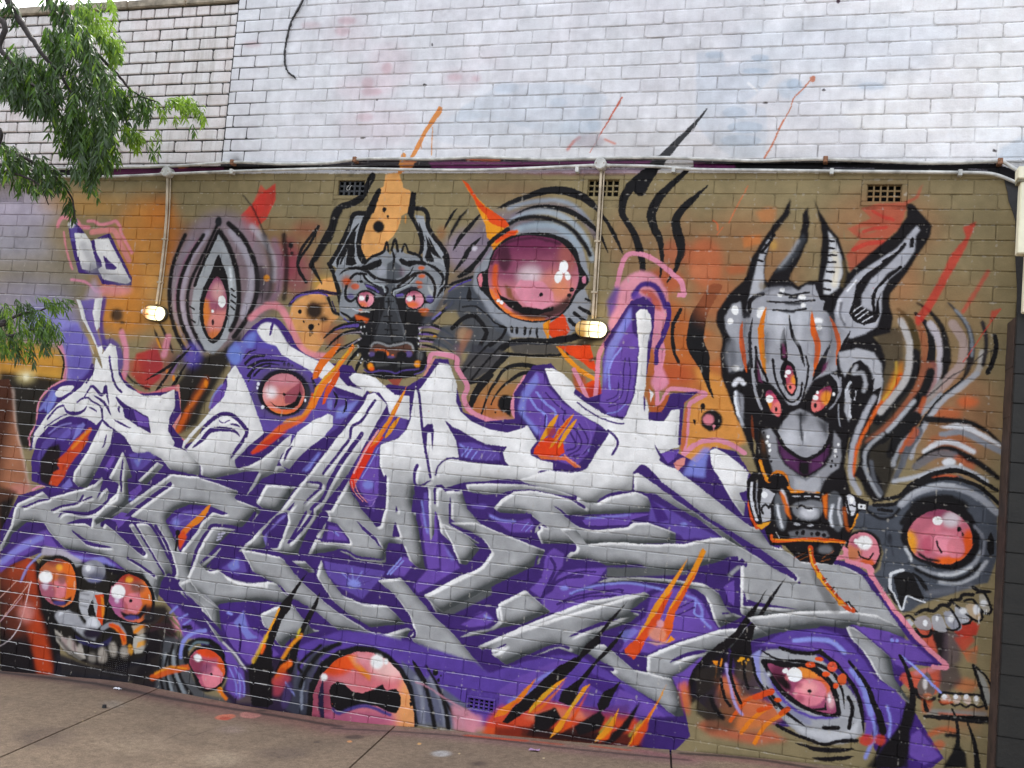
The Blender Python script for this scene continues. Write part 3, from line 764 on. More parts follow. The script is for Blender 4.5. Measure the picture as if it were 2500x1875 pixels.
v 181617:2 50 70 1650 510 1720 620 1760 720 1780 800
v 181617:2 62 46 1780 800 1800 880 1800 960
v 181617:2 36 90 2200 60 2060 190 1960 290 1900 390
v 181617:2 90 50 1900 390 1880 460 1900 560 1950 660 1970 740
v 181617:2 50 16 1965 720 1980 840 1970 940 1955 1020
v 181617:2 60 90 2230 340 2140 430 2100 510 2110 600 2140 700
v 181617:2 84 10 2140 700 2150 800 2120 880 2100 950 2020 1070
v 181617:2 6 60 2390 195 2310 270 2235 335
v 181617:2 12 40 2260 20 2220 45 2195 65
s 181617:3 30 2145 1310 2080 1430 2070 1560 2085 1660
@J
s 181617:3 28 965 210 910 320 890 440 900 560 945 680
c 181617:3 1240 -20 1340 -10 1270 120 1210 240 1180 380 1180 500 1220 620 1225 740 1225 850 1260 1010 1210 920 1160 800 1140 740 1080 660 1020 520 1030 380 1060 250 1140 120
e 181415:8 1245 1203 98 96
e d8808c:10 1215 1195 50 48
e d8808c:2 1264 1255 14 14
s d8808c 8 1262 1255 1262 1290
e 181415 1165 1075 22 26
s 181415 9 1155 1080 1153 1130
s 181415 9 1176 1080 1176 1110
p 181415 1075 1195 1105 1195 1095 1250 1080 1220
@C
s d98a9f:4 44 1570 1100 1610 930 1640 850 1690 810 1800 815 1900 860 2000 930 2080 1000 2150 1060 2170 1150
p d98a9f:3 2120 1160 2200 1160 2190 1200 2110 1200
p d98f9f:20:96 1440 1659 1500 1420 1540 1240 1600 1080 1680 1000 1780 960 1880 980 1960 1040 2020 1140 2040 1260 2010 1420 1960 1560 1920 1659 1800 1659 1600 1400
p 5a3a90:30:80 1480 1240 1560 1100 1600 1120 1560 1300 1500 1400
p b45038:14:90 1770 1140 1880 1130 1960 1230 1980 1330 1900 1300 1850 1200
s 412672:12 50 1720 1180 1780 1100 1850 1080 1920 1110 1980 1200 2010 1290
s 412672:4 40 2030 1260 2040 1360 2000 1500 1930 1659
p 5a3a94:20:90 1740 1130 1800 1190 1880 1210 1880 1330 1660 1330 1690 1220
@J
s d98a9f:4 70 700 330 790 560 760 760 770 900
p d98a9f:16:95 720 520 790 520 790 700 860 860 800 920 730 900 740 700
e d98a9f:20 770 860 70 70
s 412672:3 36 850 340 800 470 750 560 742 690
s d98a9f:3 40 520 130 400 370 250 560 220 700 200 960 170 1010 130 1010 60 860 0 740
s d98a9f:4 38 740 900 755 1000 755 1080 800 1030 840 960 870 920 1000 925 1130 945 1190 970 1080 1030 1040 1080 1020 1300 990 1500
p b25a2c 680 880 720 960 740 1080 780 1060 840 980 1010 980 1040 1000 1000 1060 890 1080 840 1180 720 1190 690 1100 670 960
p c0653a 1010 1080 1030 1090 1010 1400 980 1490 960 1460 985 1250
s d98a9f:4 44 920 1580 1010 1500 1080 1430 1180 1390 1300 1380 1420 1420 1540 1500
@F
s d98a9f:4 46 1100 190 1110 70 1180 50 1340 90 1350 180 1440 340 1410 440 1440 530 1520 600 1650 650 1800 690 1900 730
e d98a9f:40:80 1740 680 130 40
s d98a9f:4 40 1960 260 1880 400 1850 520 1880 620 1940 690
p d08a80:10:90 1040 260 1110 110 1160 80 1140 180 1060 290
@E
s d98a9f:14:85 60 0 60 40 -100
@A
s e08a94:4 26 390 200 410 150 450 140 520 170 540 200 600 210
s e08a94:4 12 430 240 440 320 460 400 490 490
s e08a94:4 20 590 165 640 170 680 190 740 180 780 170 810 200 820 250 890 380
s d98a84:6 36 620 240 700 230 770 230 820 330 870 430
s d98a9f:6 16 480 560 560 570 610 600 650 640 700 640
e d98a8a:30:85 760 630 130 40
s d98a9f:10:95 40 820 920 850 1030 850 1150 830 1220
s e08a94:10:90 44 1690 820 1800 740 1890 750 1940 830 1980 920 2060 1050 2200 1080
s d06a78:4 26 820 1210 870 1290 950 1330 1040 1330 1130 1300 1190 1290
s d98a84 24 1200 1280 1210 1400 1210 1480 1175 1550 1185 1610 1230 1659
s d98a9f 12 440 1230 340 1290 270 1370 250 1460 245 1530 200 1620 200 1680
s d98a9f 26 390 990 440 1060 450 1150 430 1250
@D
s e07a86:3 16 1180 300 1250 360 1270 400 1350 450 1380 500 1370 550
s d98a9f 14 220 680 280 650 320 660 345 690 380 650 400 590
@L
s e08a9a 30 1000 1350 1010 1400 940 1420
s e08a9a 34 1020 1440 1110 1465 1180 1490 1180 1550 1260 1659
@S
s e08a9a 32 1160 300 1190 370 1300 540 1450 730 1560 850 1680 960 1640 975 1600 970
@Z
p U 70 950 120 870 175 840 225 830 222 780 238 765 252 790 268 820 300 850 385 845 392 890 372 920 402 960 425 950 480 830 520 760 600 730 640 760 680 780 760 790 800 850 840 830 880 835 920 810 940 776 968 776 985 830 1000 890 1050 910 1112 905 1110 850 1150 790 1190 785 1230 830 1270 860 1302 850 1305 740 1362 650 1390 640 1415 660 1412 720 1405 760 1390 850 1400 890 1430 890 1450 850 1510 845 1478 870 1470 960 1450 970 1505 1000 1540 965 1590 975 1630 1040 1650 1110 1700 1200 1830 1212 1885 1245 1960 1350 2035 1432 1975 1455 1930 1500 2000 1640 2010 1700 1900 1700 1880 1560 1700 1570 1560 1560 1470 1480 1490 1590 1450 1630 1050 1570 950 1566 880 1400 700 1390 600 1500 520 1500 480 1450 400 1350 330 1270 220 1230 120 1180 0 1230 0 1150 40 1070 110 1050 82 1010
@A
p 8d86d0:20:90 390 830 520 850 600 1000 620 1120 560 1250 450 1250 460 1120 420 1000
p 5f489a:14:90 500 1040 590 1020 610 1120 560 1230 480 1240
p 412672 460 190 520 185 560 230 610 300 740 245 890 550 890 600 820 598 690 590 660 530 530 515 500 400 470 270
p 6a5aa8:6:80 470 150 520 150 520 300 480 300
c 5a4590:10:85 690 1000 730 960 780 975 820 1030 835 1130 790 1180
p b8a8c8:30:60 640 540 700 700 640 760 560 700
@A
c 412672:3 1560 1150 1620 980 1700 880 1790 820 1880 830 1960 930 2020 1030 2120 1090 2230 1130 2230 1250 1800 1250
c 5a4aa4:10 1600 1130 1640 1000 1720 900 1800 850 1860 870 1900 960 1960 1060 2080 1130 2200 1180 2000 1230 1750 1240
c 6f7cc8:16:90 1590 1110 1620 1000 1690 920 1730 930 1700 1040 1650 1110
c efece8:8 1735 900 1790 850 1860 870 1910 940 1960 1010 2080 1080 2230 1150 2230 1215 2080 1130 1960 1060 1870 1010 1790 980
s 412672:3 16 1840 860 1830 900 1822 930
L 500 245 575 247 610 300 655 480 612 500 555 490 520 380
L 632 285 730 280 885 575 850 590 700 560 660 490 690 470 680 430 650 380
x p 695 395 790 480 775 495 715 490
e h:8 480 190 22 20
=
s 77767e:24:55 60 620 480 860 580
s 77767e:20:45 50 560 330 640 480
s 8f8a94:16:50 40 560 460 620 500
@A
p 412672:3 430 1245 335 1298 275 1385 252 1490 215 1640 200 1720 300 1640 420 1480 560 1400 700 1200 620 1120 600 1160 520 1240
p 6a5aa8:8:90 540 700 640 690 632 790 650 900 690 1010 660 1030 640 980 590 880
s 4a3484:8:90 34 705 690 690 780 680 870 700 980 730 1050
p 6f63b4:16:85 430 900 520 860 590 960 620 1080 600 1180 540 1240 470 1230 450 1130
p 8088d2:6 300 1420 340 1340 400 1300 370 1400 320 1470
L 515 690 545 700 580 830 640 960 660 1020 690 1000 650 900 625 790 640 690 695 680 680 770 672 860 690 1010 700 1050 740 990 780 1010 795 1090 800 1200 850 1280 960 1340 1080 1345 1180 1300 1180 1420 1140 1500 1135 1580 1180 1660 1160 1720 1000 1760 900 1720 840 1620 760 1560 690 1500 640 1550 550 1490 470 1480 400 1510 310 1590 240 1710 215 1700 230 1600 310 1480 400 1390 540 1290 620 1190 640 1090 590 960
Q 370 1330 400 1290 450 1275 500 1280 470 1320 400 1355
x t 30 540 820 600 940 650 1060 690 1160
x v 6 34 690 1060 700 1030 690 990 672 900
x s 14 735 1080 745 1130 760 1220 790 1290 820 1320
x s 12 640 1060 625 1180 600 1230 580 1260
x t 20 560 1370 600 1300 625 1280 690 1340 710 1280 720 1330 735 1400 730 1420
x t 18 630 1340 690 1380 720 1420 750 1480
x s 10 520 1390 560 1360 600 1360 620 1380 680 1420 690 1500
x t 22 430 1410 450 1450 500 1465 560 1450 590 1410
x t 10 600 1420 640 1440 660 1460
x s 12 320 1500 380 1430 430 1410
x s 8 300 1560 400 1490 450 1470
x p 825 1395 900 1430 1000 1490 1020 1600 930 1550 840 1490
x t 24 780 1350 830 1410 880 1440
x t 12 760 1500 850 1550 890 1560
x t 14 810 1460 800 1440 805 1410
=
@A
p U 825 1400 900 1435 1000 1495 1018 1595 930 1545 840 1485
p 6a4aa2:3 900 1440 1000 1500 1005 1560 930 1540
@D
p 412672 215 620 210 480 250 340 330 250 430 205 520 185 590 200 650 240 690 225 660 320 600 420 510 560 490 620 500 660 430 690 350 700 300 650
p 5b4796:6 250 460 290 360 380 280 480 240 540 240 480 330 370 350 310 420 270 520
p 7f7cc8:6 520 250 560 225 575 240 540 300 480 360
p 6a5ab0:6 380 340 470 260 480 300 430 350
s 9088d0:4 8 330 300 400 250 480 230
p 1c1215:8 270 620 270 480 330 390 400 370 410 420 390 560 420 620 380 660 320 650
p c8451e:5 330 640 360 560 400 540 380 480 450 420 500 350 600 260 620 270 560 400 480 500 430 600 380 660
p 8a2a18:10:80 340 610 420 580 420 520 460 480 400 600
s e07a20:5 20 490 400 560 320 610 270
s c05018:5 14 540 420 590 340
s 1a1012:4 14 360 500 390 480
p 7a70c0:4 410 660 470 600 490 650 450 680
@A
p 7a7ac4:5 330 1340 350 1300 370 1310 340 1400 270 1450 260 1440
@D
p 6a4aa2:10 0 1170 100 1060 250 970 320 950 380 1020 450 1090 620 1130 760 1150 860 1220 760 1230 640 1170 520 1190 400 1100 290 1050 120 1150 0 1240
p 8a8ad6:10:80 0 1150 160 1030 280 980 300 1010 120 1110 0 1200
p 8a8ad6:8:80 460 1110 600 1140 700 1130 780 1190 760 1220 620 1150 480 1150
s 412672:4 26 130 930 230 890 300 900 350 980 410 1060 520 1090 620 1100 740 1130 850 1220
p b0a8b4:12 290 1060 420 1080 560 1160 520 1200 460 1190 380 1130 280 1120
@D
L 120 770 290 690 330 735 450 700 560 670 640 640 690 590 695 620 660 720 640 760 690 690 720 665 735 690 720 760 800 690 830 700 870 770 1150 575 1340 590 1350 600 1640 690 1600 750 1740 800 1760 830 1650 950 1560 960 1400 1230 1320 1180 1280 1240 1310 1320 1480 1480 1490 1600 1500 1659 1470 1620 1360 1500 1220 1380 1200 1290 1140 1240 1090 1300 1060 1440 1010 1330 860 1230 740 1140 600 1100 440 1080 380 1020 330 960 290 900 180 900 130 940 80 980 60 1040 0 1100 0 1060 70 920 100 800
x s 12 330 740 250 760 150 800
x s 14 350 820 420 790 520 770 560 720
x t 24 390 870 440 830 600 840 720 760 740 690
x s 10 620 730 560 750
x p 440 910 520 880 620 870 615 930 570 905
x t 22 480 950 600 1040 760 1070
x s 30 690 915 705 890 745 905 860 1020 970 1110
x p 700 900 790 870 850 870 960 880 900 900 870 920 950 1050 980 1110 900 1050 790 970
x s 12 900 890 960 1000 1050 1150 1110 1250
x s 18 900 900 1010 910 1100 1060 1170 1220 1150 1290
x s 18 1050 920 1130 1060 1170 1180 1180 1240 1150 1290
x p 1120 890 1180 820 1280 780 1420 790 1540 840 1500 850 1440 830 1360 900 1330 960 1215 1100 1180 1020
x s 12 860 860 920 880 880 880
x s 26 860 860 930 800 1150 640
x s 22 1290 1220 1330 1080 1400 960 1440 920 1560 930 1640 940 1720 840
x t 26 1350 1180 1480 1060 1570 960
x s 10 1400 1200 1450 1140 1590 960
x s 16 860 1140 960 1200 1040 1260
x s 14 1210 1290 1200 1320 1250 1380 1370 1500 1380 1530 1420 1600
x p 1340 590 1650 680 1600 750 1580 740 1610 690
=
L 850 310 950 285 1100 350 1170 385 1260 420 1352 505 1345 585 1240 562 1150 545 1128 515 1090 468 990 412 900 390 855 350
=
L 720 250 762 270 745 370 640 580 590 665 530 660 490 620 500 560 590 420 650 300 690 215
x t 10 720 300 700 380 680 400
=
L 830 415 895 600 862 608 870 770 830 800 720 880 640 920 620 870 700 790 780 740 800 640 735 600
x t 14 830 460 820 560 815 640 820 720
=
L 930 620 1060 492 1108 515 985 650
=
p 6a4aa2:4 700 540 760 440 780 460 730 560
p 5b4796:4 870 440 1000 420 1060 450 960 540 900 560
p 8088d2:10:70 900 480 960 460 930 530
p 6a4aa2:3 780 890 840 860 880 860 800 940
p 8088d2:4 860 750 930 690 900 750
p 6a4aa2:3 870 700 950 640 960 680 890 750
p 6a4aa2:3 740 880 820 830 860 840 800 900
p 412672 1120 890 1180 820 1280 780 1420 790 1540 840 1500 850 1440 830 1360 900 1330 960 1215 1100 1180 1020
p 5f489a:8 1140 900 1240 820 1380 810 1300 900 1200 960
s 7a68b8:4 6 1160 880 1230 840 1330 830
s 7a68b8:4 6 1180 940 1230 890 1290 880
e 9098e0:14:80 1190 900 20 24
t e0801e:3 44 1420 780 1340 880 1230 960
p e0701c:4 1330 900 1250 930 1220 960 1230 1010 1290 940
p d84a1c:4 1200 990 1240 950 1260 1000 1215 1080 1200 1050
e 181415:3 1200 968 15 22
s 181415 14 1200 970 1185 1090
s 181415 6 1200 1000 1200 1060
s b8b4c8 12 1475 980 1515 972
s b8b4c8 12 1465 1020 1490 1010
s b8b4c8 12 1470 1000 1500 992
@E
p 5d4796:10 640 120 700 0 900 0 1100 20 1380 130 1500 300 1560 420 1760 460 1700 560 1560 720 1300 900 1000 760 880 740 760 420
p 6a6ab8:14:90 560 60 640 -60 760 -40 700 110 640 160
e 7088d0:30:70 640 60 60 90
p 8088d2:14:80 1560 540 1720 480 1760 470 1640 620 1540 640
p 8088d2:10:60 1470 470 1520 460 1510 560 1470 540
p 6a4aa2:8 420 520 480 360 560 300 560 430 480 540 400 640
s 8088d2:5 10 410 540 440 440 520 330
s 1c1626:3 12 720 90 760 40 820 20
s 1c1626:3 24 730 140 800 80 900 70
v 1c1626:3 34 8 760 170 860 120 960 110 1100 120
v 1c1626:3 34 8 760 250 820 180 920 140 1040 150
s 1c1626:3 18 810 250 870 190 960 160
s 1c1626:3 12 760 300 780 260
e 181420:2 1085 146 14 20
e 181420:2 1122 150 14 22
e 181420:2 1156 158 9 12
t 1c1626:3 24 1520 380 1560 450 1530 540
t 1c1626:3 18 1630 450 1640 520 1610 590
t 1c1626:3 20 1330 290 1360 380 1360 460
e 5a4a78:40:90 1080 400 280 250
e 181420:6 1080 400 236 214
e 34343c:20:80 1270 440 60 110
e 181415:3 1078 412 200 196
[ e 1078 410 190 184
g b8707c dc8070 1000 240 1000 520 850 200 1300 200 1300 620 850 620
e c88088:30:90 1080 280 140 50
p 9a4a56:6 1080 420 1140 370 1230 300 1260 400 1200 490 1090 500
e f2e8e8:36:95 960 400 60 56
e e8a0a0:40:70 900 440 40 60
p e2622a:16:95 880 500 1000 560 1200 540 1270 430 1290 600 1080 620 880 600
p e88a2a:12:90 960 560 1080 590 1160 560 1100 600 1000 600
p 141012:3 950 480 1010 520 1090 520 1180 480 1230 380 1240 440 1210 510 1150 550 1060 550 1000 530
]
e 181415 1080 415 12 12
e e8e8ee:4 850 322 14 18
e e8e8ee:4 842 358 10 14
e e8e8ee:4 885 530 16 20
e e8e8ee:4 1272 470 10 16
s 1c1626:4 16 1330 270 1370 360 1370 440
L 640 150 740 320 800 480 880 700 900 770 740 900 700 1000 640 1040 660 1080 760 1060 880 1000 1150 770 1140 860 1060 960 990 1120 1060 1100 880 1180 740 1340 720 1300 860 1110 600 1160 460 1190 330 1140 330 1060 200 920 160 900 180 830 330 670 440 540 540 440 570 340 570 240
x s 34 200 890 330 740 430 650 480 610 560 590 640 620 740 730 740 790
x t 34 740 760 700 850 640 930 600 1000
x t 44 250 900 340 830 430 740 550 730 640 750 690 800
x p 590 650 640 660 700 720 650 700 600 690
x p 640 1040 640 1010 720 930 900 780 1140 780 900 960 760 1040 680 1060
x p 460 1170 740 1110 860 1110 740 1330 640 1280
=
p h:3 570 620 640 640 690 690 620 670 560 690 500 690 490 650
s 412672 9 500 650 530 672 590 648
p e06018:10:95 1330 400 1380 420 1330 560 1260 660 1140 720 1000 800 880 900 800 950 790 930 880 840 1040 690 1200 650 1290 560
p e0861e:10:90 1380 380 1370 450 1300 590 1180 660 1060 680 1020 720 1100 640 1240 600 1320 480
p cf3a1c:6:95 800 960 780 940 900 840 1000 780 1120 740 920 900
L 1140 870 1200 760 1340 650 1480 590 1525 610 1520 700 1440 800 1300 900 1200 1000 1130 1090 1060 1060 1040 1020 1100 900
x t 24 1160 870 1110 940 1080 1020
=
L 985 1120 1010 1060 1060 1060 1100 1090 1160 1050 1080 1110 1020 1130
L 830 1390 920 1230 1190 1250 1040 1470 880 1440
=
p 6a66b8:10:80 1240 1110 1390 930 1420 940 1300 1110
s 8088d2:6 12 1280 1110 1390 960
L 1000 -40 1080 -50 1380 120 1480 110 1560 180 1580 260 1650 340 1830 380 1790 440 1500 330 1280 180 1060 60
x s 12 1380 130 1450 190
=
L 1660 260 1720 220 1830 240 1900 260 2000 350 2080 420 2212 430 2212 650 2030 600 2010 500 1940 400 1830 385 1800 380 1700 310
=
L 1900 400 1980 480 2010 510 1660 1130 1450 1400 1300 1659 1000 1659 900 1659 1200 1260 1260 1220 1200 1250 1260 1190 1800 500 1830 420
x s 24 1900 470 1780 650 1690 710 1670 820 1600 910 1430 1130
x s 40 1780 770 1740 830 1600 1020 1480 1230
x t 24 1270 1210 1400 1215 1400 1260 1250 1410
x s 26 1480 1240 1430 1350 1330 1450 1210 1650
x p 1190 1370 1120 1490 1130 1560 1060 1659 880 1659 1060 1500
@F
p 5a4190:8 720 600 900 640 880 760 760 830 660 860 650 1000 620 1300 600 1480 480 1280 400 1200 440 1020
p 6a4aa2:5 640 930 640 1330 560 1420 480 1280 470 1180 580 1000
s 8a90dc:4 10 640 900 560 1050 490 1170
e 8088d2:20:80 550 1230 50 40
s 9a7cc0:4 6 480 1330 560 1370 620 1350
s 9a7cc0:4 6 520 1420 580 1420 610 1370
L 655 900 660 870 820 810 890 740 930 640 975 330 1010 370 1190 130 1280 145 1350 330 1340 480 1380 570 1480 660 1640 730 1800 760 1940 720 1980 690 2070 830 2010 910 2010 960 2110 1010 2212 1030 2212 1100 2110 1100 2060 1120 2110 1120 2212 1130 2212 1210 1800 1180 1400 1210 1260 1250 1230 1290 1390 1270 1440 1440 1560 1580 1800 1700 1800 1760 1300 1760 1200 1659 1170 1560 1150 1660 1100 1760 1020 1760 960 1300 900 1760 760 1760 480 1659 400 1520 620 1620 690 1440 650 1200
L 400 1310 620 1610 600 1760 240 1760 100 1659 250 1400 380 1180
x s 22 985 360 1010 440 1040 760 1110 1160
x p 1045 720 1090 680 1130 680 1140 740 1125 960 1115 760 1080 760 1075 900
x p 1230 640 1300 700 1480 800 1620 870 1800 885 1760 940 1780 1020 1820 1060 1500 1030 1370 1010 1340 830
x s 14 1155 1140 1180 1060 1250 1000 1340 990 1450 1020
x v 30 10 990 1060 965 1120 970 1220 1020 1240 1110 1190
x p 960 1200 1020 1250 1090 1250 1095 1500 1100 1660 1110 1760 1010 1760
x p 800 1400 820 1500 840 1700 770 1700 790 1500
x s 20 705 1150 700 1300 690 1450
x p 1150 1450 1190 1560 1200 1760 1140 1760
x s 22 1145 1290 1160 1250 1210 1240 1240 1270 1300 1250
x s 18 1148 1290 1150 1400
x p 1290 1310 1295 1450 1290 1540 1460 1640 1640 1760 1560 1760 1300 1600 1275 1580 1275 1400
x s 16 1250 1280 1300 1250 1330 1280 1370 1280
x p 640 900 655 900 650 1050 690 1160 700 1440 660 1600 630 1610 480 1440 440 1300 640 1420
x t 30 400 1520 480 1600 560 1680
x p 170 1550 250 1590 330 1700 200 1760 160 1600
@I
p 5f489a:8 1080 330 1500 380 1480 430 1340 590 1200 520 1100 420
p 6a4aa2:6 1510 400 1620 300 1700 330 1620 440 1560 430
p 6a4aa2:6 1730 0 1840 0 1860 380 1780 390
p 8088d2:10:60 1750 60 1800 60 1790 160
p 6a4aa2:6 1870 190 1900 230 2000 380 1870 400
p 8088d2:10:60 1890 220 1960 320 1940 330
L 1330 -10 1480 200 1560 0 1700 0 1765 390 1720 380 1660 330 1600 180 1560 60 1500 270 1500 340 1480 350 1300 320 1180 260 960 290 820 290 700 240 500 270 640 130 780 -10
x p 1100 60 1170 80 1250 180 1260 215 1060 200 1080 140
x s 10 1020 180 1100 190
x t 14 1090 290 1140 280 1190 255 1240 265 1300 300 1400 315 1475 320 1475 280
x p 1290 50 1440 180 1480 260 1430 200 1340 120
x p 660 140 760 20 830 0 840 60 770 240 680 245 700 210
x s 16 840 210 900 110 960 0
x t 22 850 210 980 50 1010 -20
x s 70 940 280 1000 150 1080 30
=
@F
p 5f489a:8 1360 850 1500 850 1640 900 1740 950 1740 1010 1560 1010 1380 980
s 8a90dc:6 16 1380 870 1420 900
s 8a90dc:5 12 1390 970 1450 890
s 8a90dc:5 16 1430 980 1480 900
s 8a90dc:5 14 1480 1000 1530 930
s 7a68b8:4 10 1550 1000 1600 930
s 7a68b8:4 10 1610 1010 1660 950
s 7a68b8:4 10 1660 1010 1700 960
e U:2 1115 700 22 16
p 5f489a:6 1050 1300 1080 1300 1100 1600 1080 1659 1040 1500
s 8a90dc:8:80 16 1030 1380 1060 1560 1080 1659
@F
p d8321c:3 640 780 560 840 500 930 480 980 430 1080 395 1160 385 1220 420 1300 440 1220 490 1130 560 1000 610 900 690 800
p e87828:4 900 335 840 430 760 570 690 700 620 800 560 900 640 840 720 720 800 580 860 450
s e8941e:3 16 870 400 760 600 680 720 600 840
t e8941e:3 40 830 620 760 720 700 810
s e8a0a0:3 18 640 740 560 860 480 1000 420 1120
s e08a8a:3 10 400 1200 430 1300 500 1380
s e08a8a:3 8 430 1180 460 1300 540 1390
@E
p e06c1c:4 1560 -40 1480 30 1400 110 1350 200 1335 280 1380 270 1440 170 1520 80 1600 -40
p e87c20:4 1700 -40 1620 60 1540 160 1440 260 1360 360 1330 480 1300 570 1360 540 1420 420 1480 310 1560 210 1640 100 1720 -10
s d8a02a:3 16 1660 20 1540 180 1400 320 1350 440
p dd5018:4 1580 190 1520 260 1450 380 1425 510 1450 500 1480 420 1540 330 1580 250
@G
L 320 1225 500 1215 800 1225 1100 1260 1330 1340 1150 1320 900 1270 750 1280 640 1310 500 1320 340 1290
=
L 570 1440 640 1360 760 1290 900 1280 1080 1310 1260 1360 1390 1430 1500 1480 1700 1460 2000 1450 2010 1470 1700 1490 1300 1500 1200 1500 1110 1410 1150 1450 1220 1520 1380 1620 1480 1640 1780 1610 1830 1570 1960 1570 2212 1659 2212 1760 1000 1760 960 1660 1000 1620 900 1490 740 1490 620 1480
L 1330 1330 1500 1395 1600 1340 1830 1285 1870 1300 1960 1340 2012 1462 1980 1455 1700 1470 1500 1488 1400 1475 1300 1400
x t 26 1500 1390 1620 1320 1830 1290
x s 22 1260 1350 1390 1430
x t 20 1100 1405 1200 1480 1320 1590 1400 1630
x t 24 860 1480 960 1560 1060 1620
=
@G
p 5f489a:6 360 1400 500 1400 520 1430 480 1450 380 1440
p 6a4aa2:6 520 1480 640 1540 780 1560 900 1540 940 1600 900 1659 740 1659 560 1540
s 8a90dc:8:80 20 540 1510 640 1550 760 1560
s 8a90dc:3 8 820 1640 880 1570
s 8a90dc:3 8 860 1650 920 1590
p 6a4aa2:5 1370 1550 1500 1510 1800 1490 2000 1490 1820 1540 1780 1590 1500 1600 1400 1590
s 8a90dc:8:70 16 1400 1530 1600 1520 1800 1500
@J
p 6a4aa2:8 260 640 340 480 520 180 530 400 590 480 570 700 530 1000 460 1170 330 1160 230 1060 260 900
p 7f86d2:14:85 300 560 400 380 520 180 520 300 380 560 310 760 280 900 270 780
s 8a90dc:4 18 430 550 350 660 320 780 325 920
s U:2 10 400 860 400 960 360 1000 300 1020
s U:2 10 470 640 450 760 440 960 380 1030 310 1050
s U:2 10 500 640 510 800 470 1030 400 1060 310 1080
s 8088d2:5 12 300 1140 400 1120 470 1060
@G
p 6a4aa2:8 790 520 850 350 960 210 1020 230 1060 340 1200 500 1400 620 1560 730 1600 770 1480 950 1380 1090 1280 1060 1000 960 980 800 860 640
p 7f86d2:14:85 790 560 830 400 960 220 980 300 860 480 860 600 1000 760 960 780 830 620
s 8a90dc:4 22 900 450 960 540 1040 600 1040 700
s 8a90dc:4 22 960 400 1040 500 1120 560 1130 640
s U:3 16 1040 600 1030 720
s U:3 14 1210 560 1200 640 1220 700
s U:3 12 1040 400 1120 490 1200 560 1220 600
s U:3 16 1260 760 1310 850 1300 900 1230 920
s U:3 14 1290 720 1360 820 1340 910 1250 960
s U:3 14 1340 680 1420 820 1390 940 1290 970
s 7a5cb0:3 10 1400 640 1450 780 1420 880 1350 970
e 8a5cb0:3 1520 770 42 40
e 8a5cb0:3 1490 830 20 22
e a0a8e8:3 1462 885 18 20
e a0a8e8:3 1432 918 12 14
p U:6 1500 700 1640 760 1540 950 1400 1090 1300 1080 1420 950
p de4016:5 940 900 1000 820 1080 800 1200 840 1210 940 1140 980 1000 970 930 950
p e06a20:4:90 960 960 1100 980 1210 970 1280 1010 1350 1070 1300 1080 1220 1010 1000 1000
s e89070:4 14 1210 960 1290 1030 1350 1070
t e0951e:3 50 1150 600 1060 740 990 840
t e08a1e:3 44 1290 590 1180 740 1080 900
t e0951e:3 40 1320 640 1230 760 1150 900
t d8481a:3 20 1270 610 1170 750 1080 870
p a0301c:8:80 1050 720 1130 700 1140 760 1060 830
@G
L 1030 175 1100 180 1200 230 1280 310 1310 370 1290 405 1330 440 1420 500 1540 580 1640 620 1750 650 1780 560 1840 420 1870 200 1880 -40 1950 -80 1930 200 1945 330 1930 420 1960 500 1970 650 2100 660 2150 600 2190 560 2250 550 2240 700 2230 867 2170 900 2080 950 2060 1010 2140 1060 2212 1100 2212 1200 2100 1160 1960 1060 1890 1050 1830 1120 1820 1280 1700 1300 1600 1340 1500 1400 1390 1390 1330 1330 1100 1270 860 1220 800 1180 1060 1100 1280 1120 1400 1090 1610 770 1540 700 1300 560 1200 470 1080 320
x s 12 1320 490 1420 560 1560 640 1740 680 1770 600
x s 20 1600 740 1660 790 1690 860 1640 960
x t 20 2010 780 2040 900 2100 1000 2180 1080
x t 16 1935 350 1930 480 1930 580
x t 20 1060 1100 1200 1080 1300 1110
x p 2060 960 2212 900 2260 940 2212 1080 2140 1050
x t 26 1500 1390 1620 1320 1830 1290
=
@J
L 560 240 600 200 660 200 700 260 705 380 670 480 660 700 650 880 720 960 680 1100 680 1210 820 1210 880 1110 960 1100 950 1200 940 1420 960 1440 780 1500 720 1400 500 1300 440 1200 500 1120 550 980 590 640 580 440
x t 18 660 880 640 1000 640 1140
x p 650 870 670 900 690 960 690 1100 670 1090 650 960
=
e c8c8ca:16:90 660 460 24 30
p 6a4aa2:3 790 1500 950 1460 920 1540 850 1590
p d98a80:3 900 1590 960 1540 1010 1540 1000 1600 940 1659
@H
p 5f489a:8 1080 200 1200 260 1400 380 1540 450 1300 460 1280 440 1160 370 1060 340
p 412672:8 1060 180 1160 260 1200 330 1120 350
e 8a90dc:8:80 1298 360 24 14
L 960 130 960 20 990 10 1100 90 1250 200 1420 310 1560 400 1760 560 1560 450 1420 340 1240 240 1100 150 1040 150
=
L 1060 -60 1240 -20 1560 230 1745 375 1800 380 1880 500 1980 540 2060 620 2212 640 2212 800 2050 720 1560 390 1160 80 1040 -40
@H
@H
L 560 380 640 490 800 480 1100 495 1300 490 1500 450 1560 450 1680 540 1560 600 1340 670 1100 680 1000 630 780 640 660 590 560 600 500 580 560 520 520 460 420 390 330 350 300 380 290 420 330 400
L 360 530 340 640 300 700 0 820 0 480 0 440 220 500
L 30 930 220 805 240 810 385 960 240 1000 40 1060 40 1010
x s 30 330 380 430 390 520 470 560 510 550 530
x p 0 700 270 640 320 560 360 540 320 720 200 760 0 880
@S
L -120 160 0 140 180 100 380 215 600 345 560 160 700 260 930 265 1100 345 1190 380 1440 740 1400 790 1050 690 770 612 760 630 340 640 280 590 290 300 250 240 0 310 -100 300
@H
L 1690 640 1740 620 1900 700 1990 720 2130 780 2212 800 2212 960 2150 965 1960 990 1780 970 1690 960
